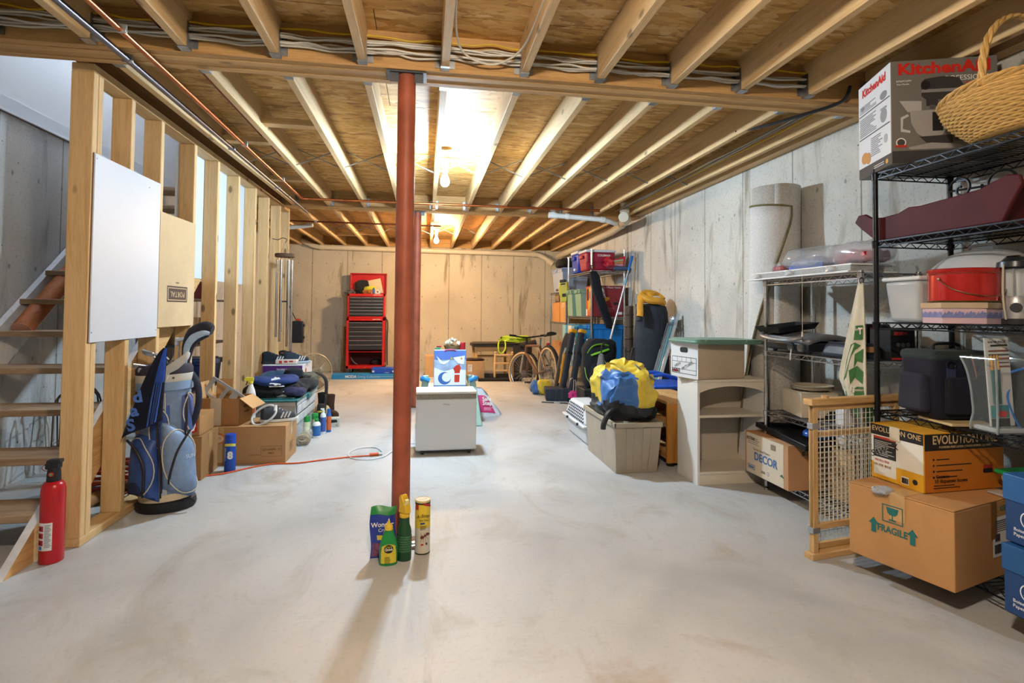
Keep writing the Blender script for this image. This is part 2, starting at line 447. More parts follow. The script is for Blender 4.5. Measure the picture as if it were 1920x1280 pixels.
for si, (a, b_) in enumerate(spans):
    for x in JX:
        if si == 1 and x < -1.68: continue
        key = si
        if key not in jmesh:
            o = MB().box(-.02, .02, -(b_-a)/2, (b_-a)/2, ZJ, ZO).build('joist', jmat, ceil, (x, (a+b_)/2, 0), smooth=0, bev=.002, seg=1)
            jmesh[key] = o
        else:
            c = jmesh[key].copy(); COL.objects.link(c); c.location.x = x
bmats = [wood('X', 'c99d63', '9c6f3a', .5), wood('X', 'd6ab70', 'ac7d44', .6)]
for y0, y1, np_ in ((2.775, 2.965, 4), (6.72, 6.90, 4)):
    w_ = (y1-y0)/np_
    for i in range(np_):
        MB().box(-2.7 if y0 > 3 or True else 0, 2.72, y0+i*w_+.001, y0+(i+1)*w_-.001, 2.393-.003*(i % 2), ZO).build('beam_ply', bmats[i % 2], ceil, smooth=0, bev=.0015, seg=1)
# joist hangers
hm = MB()
for s in (-1, 1):
    hm.box(s*.0205, s*.0225, -.055, 0, -.003, .12); hm.box(min(s*.022, s*.05), max(s*.022, s*.05), -.003, 0, .01, .115)
hm.box(-.0225, .0225, -.055, 0, -.004, -.001)
h0 = None
for yy, sg, lo in ((2.774, 1, -9), (2.966, -1, -1.68), (6.719, 1, -1.68), (6.901, -1, -9)):
    for x in JX:
        if x < lo: continue
        if h0 is None:
            h0 = hm.build('joist_hanger', GALV(), ceil, (x, yy, ZJ), smooth=0); o = h0
        else:
            o = h0.copy(); COL.objects.link(o); o.location = (x, yy, ZJ)
        o.rotation_euler = (0, 0, 0 if sg > 0 else math.pi)
# steel cross bridging between joists
b0 = None
for yy, lo in ((0.35, -9), (4.93, -1.68), (8.95, -9)):
    for i in range(len(JX)-1):
        if JX[i] < lo: continue
        if abs(yy-8.95) < .1 and i in (2,): continue
        for s in (-1, 1):
            if b0 is None:
                Lb = math.hypot(.366, .16)
                b0 = MB().box(-Lb/2, Lb/2, -.009, .009, -.0012, .0012).box(-Lb/2, Lb/2, -.009, -.006, 0, .006).build('brace', GALV(), ceil, smooth=0)
                o = b0
            else:
                o = b0.copy(); COL.objects.link(o)
            o.location = ((JX[i]+JX[i+1])/2, yy+.025*s, (ZJ+ZO)/2); o.rotation_euler = (0, s*math.atan2(.15, .366), 0)
# solid blocking here and there
for i, yy in ((4, 3.9), (3, 4.35), (3, 5.6), (3, 9.6), (4, 9.4)):
    MB().box(JX[i]+.02, JX[i+1]-.02, yy, yy+.085, ZJ+.04, ZJ+.08).build('blocking', wood('X', 'e0bd8a', 'c89e64', .75), ceil, smooth=0)

# ------------------------------------------------------------ stud partition beside the stairs
part = bpy.data.objects.new('wall_partition', None); COL.objects.link(part); struct(part); part.location = (-1.7135, 5.0, 0)
SY = [3.01, 3.058, 3.37, 3.73, 4.23, 4.68, 5.176, 5.66, 6.114, 6.57, 6.99]
smat = wood('Z', 'debb88', 'c59c62', .9)
s0 = None
for yy in SY:
    if s0 is None: s0 = o = MB().box(-.0515, .0515, 0, .042, .042, 2.362).build('stud', smat, part, smooth=0, bev=.003, seg=1)
    else: o = s0.copy(); COL.objects.link(o)
    o.location = (rnd.uniform(-.002, .002), yy-5.0, 0)
MB().box(-.0515, .0515, -1.99, 2.035, 2.362, 2.405).build('top_plate', wood('Y', 'e0bd8a', 'c89e64', .8), part, smooth=0, bev=.003, seg=1)
MB().box(-.0515, .0515, -1.99, 2.035, 0, .042).build('bottom_plate', wood('Y', 'e0bd8a', 'c89e64', .8), part, smooth=0, bev=.003, seg=1)
MB().box(-.066, -.053, -.79, 1.0, 1.41, 2.36).build('drywall_sheet', M('cfd6de', .8), part, smooth=0)

# ------------------------------------------------------------ staircase
st = thing('staircase', 'open basement staircase of bare wooden treads between white stringers', 'staircase', (-2.23, 2.68, 0))
SL = .85
def stringer(x0, x1, mats):
    ang = math.atan(SL); L = 3.55; wd = .23
    mb = MB()
    # parallelogram cut level at the floor
    c, s = math.cos(ang), math.sin(ang)
    poly = [(0, 0), (L*c, L*s), (L*c+wd*s, L*s-wd*c), (wd/s, 0)]
    top = [(y, z) for y, z in poly]
    mb.add([(x0, y, z) for y, z in top]+[(x1, y, z) for y, z in top], [(3, 2, 1, 0), (4, 5, 6, 7)])
    mb.mat(1).add([(x0, y, z) for y, z in top]+[(x1, y, z) for y, z in top], [(0, 1, 5, 4), (1, 2, 6, 5), (2, 3, 7, 6), (3, 0, 4, 7)])
    return mb.build('stringer', mats, st, smooth=0)
wpaint = M('d9dbdf', .55, 0, .12, 20)
stringer(.42, .458, [wood('Y', 'd8ad74', 'b07c40', .8, .8), wpaint])
stringer(-.462, -.42, [wpaint, wpaint])
t0 = None
for k in range(1, 12):
    if t0 is None: t0 = o = MB().box(-.42, .42, 0, .255, -.036, 0).build('tread', wood('X', 'ad9478', '7c6044', .4), st, smooth=0, bev=.004)
    else: o = t0.copy(); COL.objects.link(o)
    o.location = (0, .235*k-.02, .205*k)
# round wooden handrail on brackets along the concrete wall
hr = MB(); a, b_ = Vector((-.33, 1.28, 1.03)), Vector((-.33, 2.2, 1.03+.92*SL))
hr.cyl(a, b_, .058, n=20)
hrail = hr.build('handrail', [wood('Y', 'a8602f', '7c3f1b', .1), M('d8a28c', .6)], st)
for y_ in (.3, 1.4):
    p = a.lerp(b_, y_/2.4)
    MB().tube(wave([p+Vector((0, 0, -.05)), p+Vector((-.02, 0, -.07)), p+Vector((-.12, 0, -.08))], 4), .007).build('bracket', M('5a4a36', .4, .8), hrail)
ee = (b_-a).normalized()
MB().cyl(a-ee*.0015, a+ee*.002, .058, n=20).build('end_grain', M('d9a48f', .6), hrail)

# ------------------------------------------------------------ steel columns
def column(y_, label):
    c = thing('support_column', label, 'column', (-.111, y_, 0), group='steel support columns')
    red = M('a2553c', .5, 0, .25, 7, .1, 30)
    MB().cyl((0, 0, .004), (0, 0, 2.385), .0455, n=32).build('shaft', red, c)
    MB().box(-.1, .1, -.06, .06, 2.381, 2.389).build('top_plate', M('4a4d52', .5, .6, .3), c, smooth=0)
    MB().box(-.075, .075, -.075, .075, 0, .006).build('base_plate', M('6b3a2c', .6, .3, .3), c, smooth=0)
    for s in (-1, 1):
        MB().box(s*.062-.022, s*.062+.022, -.045, -.0415, 2.335, 2.381).build('strap', M('4f5257', .45, .8, .3), c, smooth=0)
column(2.84, 'rust red steel column standing nearest, with garden bottles at its foot')
column(6.811, 'thinner looking dark red steel column standing farther back behind the nearest one')
# ------------------------------------------------------------ pipes and cables under the floor above
COP = M('b0673e', .32, 1.0, .2, 12); COPD = M('7d4630', .4, 1.0, .2, 12); PVC = M('d3c6ae', .4); PVW = M('dadad6', .35)
def pipe(name, label, pts, r, mat, clips=(), cat='pipe', fit=None):
    t = thing(name, label, cat)
    MB().tube(pts, r, 12).build('run', mat, t)
    for p in clips: MB().cbox(p, (r*3.2, .014, r*2.6)).build('clip', M('b4b8bb', .4, .6), t, bev=.003)
    for p, q, rr in (fit or ()): MB().cyl(p, q, rr, n=14).build('fitting', mat, t)
    return t
E_ = lambda a, b, c: wave([a, b, c], 5)
pipe('copper_pipe', 'bright copper pipe running away under the joists then turning across', [(-1.30, YB, 2.372), (-1.315, 3, 2.372), (-1.335, 6.08, 2.372)]+E_((-1.335, 6.10, 2.372), (-1.325, 6.15, 2.373), (-1.29, 6.165, 2.373))+[(-.5, 6.17, 2.373), (2.0, 6.2, 2.373)], .0135, COP,
     [(-1.308, 2.55, 2.376), (-1.318, 4.2, 2.376), (-1.328, 5.3, 2.376)], fit=[((-1.335, 6.02, 2.372), (-1.335, 6.06, 2.372), .017), ((-.9, 6.168, 2.373), (-.86, 6.168, 2.373), .017), ((1.2, 6.19, 2.373), (1.24, 6.19, 2.373), .017), ((1.96, 6.2, 2.373), (2.02, 6.2, 2.373), .018)])
pipe('grey_pipe', 'dark grey pipe running beside the bright copper pipe', [(-1.42, YB, 2.368), (-1.43, 2.8, 2.368), (-1.44, 5, 2.366), (-1.45, 7.0, 2.362)], .0155, M('6d6a72', .35, .8, .15), [(-1.43, 2.85, 2.374), (-1.437, 4.3, 2.372), (-1.445, 5.6, 2.37)])
pipe('thin_copper_pipe', 'thin dull copper pipe tucked higher between the joists', [(-1.23, YB, 2.49), (-1.245, 4.9, 2.49)], .010, COPD)
pipe('cross_pipe', 'dull copper pipe crossing beyond the second beam', [(-2.2, 7.75, 2.372), (.2, 7.8, 2.372)], .012, COPD, [(-1.5, 7.76, 2.378)])
pipe('pvc_branch', 'white plastic drain branch hanging near the second beam', [(1.47, 6.40, 2.335), (1.7, 6.40, 2.325), (2.10, 6.40, 2.305)]+E_((2.15, 6.40, 2.30), (2.24, 6.43, 2.285), (2.33, 6.5, 2.275)), .030, PVW,
     fit=[((1.45, 6.40, 2.337), (1.55, 6.40, 2.332), .037), ((1.66, 6.40, 2.328), (1.70, 6.40, 2.326), .037), ((2.1, 6.40, 2.305), (2.15, 6.40, 2.30), .037), ((1.50, 6.40, 2.335), (1.50, 6.40, 2.40), .032)])
pipe('pvc_main', 'large pale plastic drain pipe sloping along the top of the right wall', [(2.38, 6.35, 2.52), (2.40, 6.38, 2.40)]+E_((2.42, 6.42, 2.36), (2.46, 6.55, 2.32), (2.53, 6.9, 2.315))+[(2.60, 7.4, 2.315), (2.62, 9, 2.30), (2.62, 10.7, 2.29)], .05, PVC,
     fit=[((2.385, 6.35, 2.40), (2.40, 6.38, 2.50), .058), ((2.36, 6.32, 2.33), (2.47, 6.5, 2.33), .062), ((2.49, 6.7, 2.317), (2.51, 6.8, 2.316), .06)])
pipe('pvc_far', 'cream plastic drain pipe running along the top of the far wall', [(-2.6, 10.80, 2.55)]+E_((-2.3, 10.8, 2.46), (-2.08, 10.8, 2.375), (-1.9, 10.8, 2.36))+[(0, 10.8, 2.345), (2.15, 10.8, 2.325)]+E_((2.2, 10.8, 2.32), (2.32, 10.78, 2.28), (2.5, 10.72, 2.15)), .05, PVC,
     fit=[((-2.0, 10.8, 2.366), (-1.93, 10.8, 2.362), .058), ((-1.78, 10.8, 2.358), (-1.75, 10.8, 2.358), .056), ((.45, 10.8, 2.342), (.47, 10.8, 2.342), .056), ((2.1, 10.8, 2.326), (2.18, 10.8, 2.323), .058), ((2.42, 10.74, 2.2), (2.52, 10.71, 2.13), .066)])
pipe('pvc_stub', 'short white plastic pipe stub past the end of the partition', [(-2.2, 8.3, 2.33), (-1.75, 8.2, 2.37), (-1.62, 8.18, 2.39)], .032, PVW)
# cables along the front of the first beam, through holes in the joists
rc = random.Random(11)
for k in range(9):
    z0 = 2.452+.0095*k; y0 = 2.757-.007*(k % 3)-.004
    pts = []
    x = -2.68
    while x < 2.32:
        near = min(abs(x-j) for j in JX)
        sag = -.012*math.sin(min(1, near/.2)*math.pi/2)*rc.uniform(-.6, 1.4)
        pts.append((x, y0-rc.uniform(0, .006), z0+sag-.008*(x+2.7)/5*(k % 4))); x += .10
    col = 'c9a41e' if k == 8 else ('cfc8b8', 'bdb8ac', 'd6d2c8')[k % 3]
    o = MB().tube(wave(pts, 3), .0052, 6).build('electrical_cable', M(col, .5))
    tag(o, 'yellow electrical cable running along the first beam with the white ones' if k == 8 else 'pale electrical cable in the bundle strung along the first beam', 'cable', None if k == 8 else 'cables along the first beam')
for k in range(7):
    x0 = 2.355+.012*k; z0 = 2.452+.007*(k % 3)
    pts = [(x0+.02*math.sin(i*1.3+k)*.4, 2.98+.45*i, z0-.008*abs(math.sin(i*2.1+k))) for i in range(9)]
    o = MB().tube(wave(pts, 4), .0052, 6).build('electrical_cable', M(('bdb5a4', 'a9a294', 'c9a41e', '8f8c86')[k % 4], .5))
    tag(o, 'electrical cable in the bundle running back between the last joists at right', 'cable', 'cables between the right joists')
tag(MB().tube(wave([(2.34, 2.70, 2.46), (2.32, 2.75, 2.385), (2.22, 2.95, 2.372), (2.14, 3.2, 2.385), (2.10, 3.45, 2.43)], 7), .010, 8).build('black_cable', M('17181b', .4)), 'thick black cable dipping under the beam at the right', 'cable')
tag(MB().tube(wave([(.105, 1.6, 2.44), (.11, 2.3, 2.46), (.15, 2.62, 2.45), (.25, 2.70, 2.425), (.36, 2.70, 2.43), (.455, 2.55, 2.46), (.465, 2.0, 2.46), (.465, 1.4, 2.46)], 7), .0055, 6).build('looped_cable', M('d2cdbf', .5)), 'white cable looping between two joists in front of the column', 'cable')
# ------------------------------------------------------------ light fixtures with their bulbs
def fixture(i, x, y, z, col, watts, tone, label):
    t = thing('ceiling_light', label, 'light', (x, y, z), group='bare bulb ceiling lights')
    MB().box(-.05, .035, -.05, .05, .19, .235).box(-.05, -.03, -.03, .03, .235, .27).build('junction_box', GALV(), t, smooth=0, bev=.003)
    MB().lathe([(.055, .19), (.055, .175), (.03, .16), (.024, .10), (.026, .075), (.0, .075)], 20).build('lampholder', M('6d7276', .4), t)
    e = M('ffffff' if i == 0 else 'fff0d8', .3, emis=14.0 if i == 0 else 10.0)
    MB().lathe([(.0, -.057), (.020, -.053), (.035, -.038), (.0405, -.014), (.037, .010), (.027, .033), (.017, .055), (.0145, .078), (0, .078)], 18).build('bulb', e, t)
    L = bpy.data.lights.new('bulb_light', 'POINT'); L.energy = watts; L.color = col; L.shadow_soft_size = .056
    o = bpy.data.objects.new('bulb_light', L); COL.objects.link(o); o.parent = t; o.location = (0, 0, -.012)
for i, (x, y, z, col, wt, tone) in enumerate(BULBS[:2]):
    fixture(i, x, y, z, col, wt, tone, ['glaring cool white bulb hanging between the joists behind the near column', 'warm glowing bulb hanging farther back above the gift bag'][i])
fixture(2, *BULBS[2], 'warm bare bulb on the ceiling just above and in front of the viewer')
# unseen lamp added to light the stairwell walls like daylight from upstairs
t = thing('added_stairwell_lamp', 'unseen round ceiling lamp added at the top of the stairwell for cool light', 'light', (-2.25, 4.6, 4.64))
MB().lathe([(.13, .06), (.13, .03), (0, .03)], 24).build('base', WHITEP(), t)
MB().lathe([(.12, .03), (.115, -.01), (.08, -.045), (0, -.06)], 24).build('globe', M('ffffff', .3, emis=4.0), t)
L = bpy.data.lights.new('added_stairwell_fill', 'POINT'); L.energy = 22; L.color = (.78, .88, 1); L.shadow_soft_size = .1
o = bpy.data.objects.new('added_stairwell_fill', L); COL.objects.link(o); o.parent = t; o.location = (0, 0, -.2)
from mathutils import noise as mnoise
mnoise.seed_set(5)
def lump(c, r, p=.7, amp=.02, freq=9, seed=0, n=28, m=18, flat=None):
    """soft crumpled volume (bag, garment)"""
    mb = MB(); mb.ball((0, 0, 0), r, n, m, p=p)
    out = []
    for v in mb.v:
        q = Vector(v)
        d = mnoise.noise_vector(q*freq+Vector((seed*3.1, seed*1.7, seed)))*amp+mnoise.noise_vector(q*freq*2.6+Vector((seed, 4, seed)))*amp*.5+mnoise.noise_vector(q*freq*5.5+Vector((4, seed, 1)))*amp*.22
        q = q+d
        if flat is not None: q.z = max(q.z, flat)
        out.append((q.x+c[0], q.y+c[1], q.z+c[2]))
    mb.v = out
    return mb
def tape_strip(parent, x0, x1, y0, y1, z, name='tape', col='b99464'):
    return MB().box(x0, x1, y0, y1, z, z+.0012).build(name, M(col, .25, coat=.4), parent, smooth=0)
def carton(name, label, w, d, h, loc, rz=0, col='b98a58', cat='box', tape=True, group=None, lidgap=True, tcol='b99464'):
    """closed corrugated box: body plus two top flaps meeting in a taped seam"""
    t = thing(name, label, cat, loc, rz, group)
    MB().box(-w/2, w/2, -d/2, d/2, 0, h-.006).build('body', cardboard(col), t, smooth=0, bev=.004)
    for s in (-1, 1):
        y0, y1 = (-d/2, -.002) if s < 0 else (.002, d/2)
        MB().box(-w/2, w/2, y0, y1, h-.005, h).build('flap', cardboard(col), t, smooth=0, bev=.002, seg=1)
    if tape:
        MB().box(-w/2-.001, w/2+.001, -.03, .03, h, h+.0012).box(-w/2-.0014, -w/2, -.03, .03, h*.65, h).box(w/2, w/2+.0014, -.03, .03, h*.65, h).build('tape', M(tcol, .25, coat=.4), t, smooth=0)
    return t

# white board and tan panel fixed on the studs
t = thing('white_board', 'large blank white board nailed across the nearest studs', 'board', (-1.6565, 3.37, 1.0))
MB().box(-.004, .004, -.345, .345, 0, .955).build('panel', M('d0d4dd', .45), t, smooth=0, bev=.002)
MB().box(-.0052, -.004, -.347, .347, -.002, .957).build('backing', M('6e3a1e', .8), t, smooth=0)
for y_, z_ in ((-.33, .93), (.2, .9), (.33, .04), (-.335, .05)):
    MB().cyl((.004, y_, z_), (.0055, y_, z_), .004, n=8).build('nail', M('8a8f98', .4, .8), t)
t = thing('cardboard_sheet', 'tan cardboard panel with an upside down printed label on the studs', 'panel', (-1.655, 3.98, 1.055))
pw = MB().box(-.003, .003, -.26, .27, 0, .73); pw.build('sheet', cardboard('cfb48c'), t, smooth=0)
lb = decal([(0, R4(-.15, .15, -.053, .053)), (1, R4(-.138, .138, -.042, .042)), (0, R4(-.132, .132, -.037, .037))], [M('4a3a30', .7), M('cfb48c', .7)], t, (.0032, .005, .215), '+X', 'label')
text('PORTAL', .052, M('cfb48c', .7), t, (.0046, .005, .215), '+X', roll=180, space=1.15, ext=.0003)
text('artisan', .018, M('5a4a3c', .7), t, (.0035, .0, .29), '+X', roll=180)

# fire extinguisher
t = thing('fire_extinguisher', 'red fire extinguisher with black cap standing at the foot of the stairs', 'extinguisher', (-1.70, 2.87, 0), 8)
MB().lathe([(.0, 0), (.044, 0), (.0475, .004), (.0475, .33), (.044, .352), (.034, .366), (.026, .37), (0, .37)], 32).build('cylinder', M('b5101c', .3, 0, 0, coat=.3), t)
MB().lathe([(.026, .366), (.028, .372), (.027, .40), (.024, .432), (0, .432)], 24).build('neck', BLACKP(), t)
MB().box(-.03, .026, -.02, .02, .425, .455).box(-.026, .032, -.02, .02, .45, .468).build('head', M('202226', .5), t, smooth=0, bev=.006)
MB().cyl((.0, -.026, .405), (.0, -.029, .405), .010, n=16).build('gauge', M('b9372b', .4), t)
MB().cyl((.0, -.0285, .405), (.0, -.030, .405), .005, n=12).build('gauge_needle', M('3fa46a', .4), t)
MB().tube([(-.03-.018*math.cos(a), 0, .43-.014*math.sin(a)) for a in [i*2*math.pi/16 for i in range(16)]], .0016, 5, True).build('pull_pin', M('8e1a20', .4, .4), t)
lab = MB().grid(lambda u, v: (.0482*math.sin(-.95+1.35*u), -.0482*math.cos(-.95+1.35*u), .065+.125*v), 16, 2).build('label', M('e3e5e8', .5), t)
fp = MB()
for k in range(16):
    z = .08+.0065*k
    a0 = -.22; a1 = .33*(.75+.25*math.sin(k*1.7))
    fp.grid(lambda u, v, z=z, a0=a0, a1=a1: (.0486*math.sin(a0+(a1-a0)*u), -.0486*math.cos(a0+(a1-a0)*u), z+.0028*v), 6, 2)
fp.build('fine_print', M('74777c', .6), t)
ic = MB()
for k, z in enumerate((.10, .132, .164)):
    ic.mat(0).grid(lambda u, v, z=z: (.0486*math.sin(-.93+.6*u), -.0486*math.cos(-.93+.6*u), z-.012+.024*v), 6, 2)
    ic.mat(1).grid(lambda u, v, z=z: (.0490*math.sin(-.72+.16*u), -.0490*math.cos(-.72+.16*u), z-.008+.013*v), 4, 2)
ic.mat(2).grid(lambda u, v: (.0486*math.sin(-.78+.34*u), -.0486*math.cos(-.78+.34*u), .069+.016*v), 4, 2)
ic.build('pictograms', [M('b5222b', .5), INK(), M('2f6fc0', .5)], t)

# wire trellises under the stairs
def trellis(x, y, h, wd, col, label):
    t = thing('garden_trellis', label, 'trellis', (x, y, 0), 20, 'wire garden trellises')
    for s in (-1, 1):
        arch = [(s*0-wd/2, s*.11, 0), (-wd/2, s*.05, h*.72)]+[(wd/2*math.cos(math.pi-math.pi*i/8), s*.03, h*.72+wd*.55*math.sin(math.pi*i/8)) for i in range(1, 8)]+[(wd/2, s*.05, h*.72), (wd/2, s*.11, 0)]
        MB().tube(arch, .006, 6).build('arch', M(col, .5, .6), t)
    for z in (.22, .48): MB().tube([(-wd/2, .09, z*h*1.4), (-wd/2, -.09, z*h*1.4), (wd/2, -.09, z*h*1.4), (wd/2, .09, z*h*1.4)], .0035, 5, True).build('ring', M(col, .5, .6), t)
    sp = [(.03*math.sin(i*.7)*(1-i/40), .03*math.cos(i*.7)*(1-i/40), h*.35+i*h*.018) for i in range(34)]
    MB().tube(sp, .0028, 5).build('scroll', M(col, .5, .6), t)
    MB().tube([(-wd/2, -.1, .1), (wd/2, -.07, h*.55)], .0025, 5).build('diagonal', M(col, .5, .6), t)
trellis(-2.36, 4.25, .72, .2, '2a2725', 'black arched wire trellis under the stairs beside the nearest post')
trellis(-2.52, 4.42, .66, .18, '6b5a44', 'rusty brown wire trellis just left of the black one')

# orange cord coil and brown tube behind the bottom plate
t = thing('cord_coil', 'coiled orange extension cord heaped behind the partition', 'cord', (-2.0, 3.82, .03))
for k in range(9):
    rr = .17+.012*math.sin(k*2.3); zz = .012+.021*k
    MB().tube([(rr*1.25*math.cos(a)+.02*math.sin(k*1.9), rr*.72*math.sin(a)+.02*math.cos(k), zz+.02*math.sin(a*2+k)) for a in [i*2*math.pi/26 for i in range(26)]], .0075, 6, True).build('loop', M('b5451f' if k % 3 else 'c65a2c', .5), t)
MB().cyl((-.25, -.02, -.0), (.22, .05, .0), .022, n=8).build('plug_end', M('2b2d30', .5), t)
t = thing('mailing_tube', 'brown cardboard tube lying behind the bottom plate', 'tube')
MB().cyl((-1.95, 3.55, .04), (-1.80, 4.25, .04), .038, n=20).build('tube', cardboard('a37345'), t)
MB().cyl((-1.9505, 3.546, .04), (-1.949, 3.552, .04), .033, n=20).build('end_cap', cardboard('7d5430'), t)

# ---------------- golf bag
gb = thing('golf_bag', 'blue and silver golf bag with zipped pockets leaning on the studs', 'golf bag', (-1.50, 3.55, 0), 0, None, (rad(-1.5), rad(-2.5), rad(6)))
SB, RB, SV = M('7d95b8', .5, .1, .15, 30), M('36559a', .45, .1, .2, 20), M('b9bfca', .45, .2, .1)
MB().lathe([(.125, .055), (.13, .2), (.128, .5), (.13, .70), (.133, .72)], 36, sx=1.05, sy=.9).build('body', SB, gb)
MB().lathe([(.14, 0), (.146, .02), (.142, .05), (.13, .06), (0, .06)], 32, sx=1.08, sy=.92).build('base', M('17181b', .6), gb)
MB().lathe([(.132, .055), (.136, .09), (.132, .1)], 32, sx=1.06, sy=.91, cap0=False, cap1=False).build('base_band', M('cfc0a0', .6), gb)
MB().lathe([(.133, .69), (.140, .695), (.140, .742), (.135, .744)], 36, sx=1.06, sy=.92, cap0=False, cap1=False).build('lower_cuff', M('86a2c8', .4), gb)
MB().lathe([(.139, .742), (.141, .745), (.141, .785), (.136, .787)], 36, sx=1.06, sy=.92, cap0=False, cap1=False).build('upper_cuff', M('d7d2c6', .4), gb)
MB().lathe([(.133, .78), (.142, .79), (.143, .82), (.13, .842), (.112, .838), (.108, .80), (0, .80)], 36, sx=1.05, sy=.92, cap0=False).build('collar', M('33303a', .8), gb)
for a in (-.35, .55, -1.3): 
    MB().cyl((.149*math.sin(a), -.131*math.cos(a), .765), (.153*math.sin(a), -.134*math.cos(a), .765), .006, n=8).build('rivet', M('8d7b54', .3, 1), gb)
def pocket(a, w, h, z, bulge, mat, name, top=.0, piping='d5cdb8'):
    ca, sa = math.cos(a), math.sin(a)
    X = Matrix(((ca, -sa, 0, 0), (sa, ca, 0, 0), (0, 0, 1, 0), (0, 0, 0, 1)))
    def fn(u, v):
        th = (u-.5)*w
        e = (1-abs(2*u-1)**4)*(1-abs(2*v-1)**6)
        lean = 1-.35*v
        r = .128+bulge*e*lean
        x, y = r*1.05*math.sin(th), -r*.92*math.cos(th)
        p = X @ Vector((x, y, z+h*v+top*(u-.5)))
        return tuple(p)
    o = MB().grid(fn, 15, 13).build(name, mat, gb)
    edge = [fn(.06+.88*(.5+.5*math.cos(q))-.0, .05+.9*(.5+.5*math.sin(q))) for q in [i*2*math.pi/28 for i in range(28)]]
    edge = [tuple(Vector(p)*1.0+Vector((p[0], p[1], 0)).normalized()*.004) for p in edge]
    MB().tube(edge, .0035, 5, True).build('piping', M(piping, .6), o)
    return o
MB().grid(lambda u, v: (.1335*1.05*math.sin(-.16+.42*u), -.1335*.92*math.cos(-.16+.42*u), .10+.58*v), 8, 6).build('center_panel', M('a9b6cc', .45, .1), gb)
for q_ in (-.16, .26): MB().tube([(.1345*1.05*math.sin(q_), -.1345*.92*math.cos(q_), .10+.58*i/8) for i in range(9)], .003, 5).build('seam_piping', M('d5cdb8', .6), gb)
p1 = pocket(rad(-42), 1.35, .36, .09, .085, RB, 'side_pocket', -.05)
p2 = pocket(rad(48), 1.35, .40, .08, .085, SB, 'front_pocket', -.12)
p3 = pocket(rad(2), .8, .24, .36, .018, RB, 'small_pocket', .02)
p4 = pocket(rad(80), .8, .26, .42, .045, M('4a5f9a', .5, 0, .2), 'upper_pocket')
pocket(rad(-45), 1.05, .15, .11, .094, M('1f2d55', .8, bump=.6, bs=300), 'mesh_pocket', 0, '15213f')
def zipper(pts, name='zipper'):
    z = MB().tube(wave(pts, 6), .0075, 6, flat=.5).build(name, M('241d22', .5), gb)
    MB().cbox(tuple(Vector(pts[-1])+Vector((0, -.008, -.01))), (.007, .006, .03)).build('pull', M('15161a', .4, .3), z)
zipper([(.015, -.148, .66), (.008, -.150, .45), (.02, -.152, .25), (.02, -.152, .12)])
zipper([(-.16, -.115, .43), (-.10, -.165, .38), (-.055, -.185, .28), (-.06, -.18, .14)])
zipper([(.165, -.12, .46), (.115, -.17, .36), (.085, -.182, .26), (.07, -.176, .2)])
zipper([(.13, -.055, .66), (.135, -.075, .55), (.13, -.08, .45)])
strap = [(.13, .02, .79), (.175, -.01, .72), (.185, -.02, .62), (.165, -.02, .52), (.14, -.03, .47)]
MB().tube(wave(strap, 6), .02, 8, flat=.35).build('strap', M('1c2236', .8), gb)
MB().tube(wave([(.12, -.1, .06), (.16, -.11, .065), (.175, -.1, .04)], 4), .008, 6).build('stand_hook', M('1b1b1e', .6), gb)
text('SUN', .03, M('c9d2e0', .6), gb, (.165, -.118, .31), (rad(90), 0, rad(50)), ext=.001)
# towel over the bag
def towel_fn(u, v):
    k = v**.75
    x = .035-.02*(1-u)+k*((-.165+.185*u)-.02)+.010*math.sin(u*10+v*2)*v
    y = -.158-.022*math.sin(u*9.5)*v-.03*k-.012*(1-u)*v
    z = .95-.49*v+.09*u*v*v
    return (x, y, z)
tw = thing('golf_towel', 'black and blue striped towel draped over the side of the golf bag', 'towel', (-1.49, 3.53, 0), 4)
MB().grid(towel_fn, 26, 22).build('cloth', fabric('15182a', .3), tw, thick=.004)
for k in range(5):
    u0 = .52+.085*k
    MB().grid(lambda u, v, u0=u0: tuple(Vector(towel_fn(u0+.045*u, v*.99))+Vector((0, -.006, 0))), 3, 22).build('stripe', fabric('3d63b8', .3), tw, thick=.001)
MB().grid(lambda u, v: tuple(Vector(towel_fn(.55+.45*u, v*.42))+Vector((0, -.0075, 0))), 8, 12).build('blue_panel', fabric('2a4fae', .3), tw, thick=.001)
for k, (ch, px, pz) in enumerate((('S', -.115, .53), ('a', -.10, .61), ('d', -.085, .685))):
    text(ch, .09, fabric('4f74c4', .2), tw, (px, -.218, pz), '-Y', roll=10, fat=.003, ext=.001)
MB().tube([(.012*math.cos(a)-.02, -.15, .905+.012*math.sin(a)) for a in [i*2*math.pi/14 for i in range(14)]], .003, 5, True).build('ring', M('c9ccd2', .3, 1), tw)
# clubs standing in the bag
def club_base(label, x, y, lean):
    return thing('golf_club', label, 'golf club', (-1.50+x, 3.55+y, .79), 0, 'clubs in the golf bag', (0, lean, 0))
def iron(label, x, y, lean, rz, h):
    t = club_base(label, x, y, lean)
    MB().cyl((0, 0, 0), (0, 0, h), .005, n=8).build('shaft', CHROME(), t)
    poly = [(-.012, -.012), (.03, -.016), (.068, -.006), (.078, .016), (.07, .034), (.03, .022), (-.004, .012)]
    X = Matrix.Translation((0, 0, h)) @ Euler((rad(62), 0, rz)).to_matrix().to_4x4()
    hd = MB().prism(poly, -.008, .006, X).build('head', M('c3c8cf', .22, 1.0), t, bev=.004)
    MB().prism([(x_*.62+.014, y_*.6+.004) for x_, y_ in poly], .006, .0075, X).build('cavity', M('3d5b78', .35, .5), hd, smooth=0)
iron('chrome iron club at the far left of the golf bag', -.10, -.05, rad(-6), rad(170), .04)
iron('chrome iron club with its head standing highest at the left', -.09, .0, rad(-4), rad(150), .115)
iron('dark faced iron club behind the blue part of the towel', -.03, .03, rad(-3), rad(165), .085)
iron('short iron club head resting low beside the collar', -.06, -.06, rad(-9), rad(195), .02)
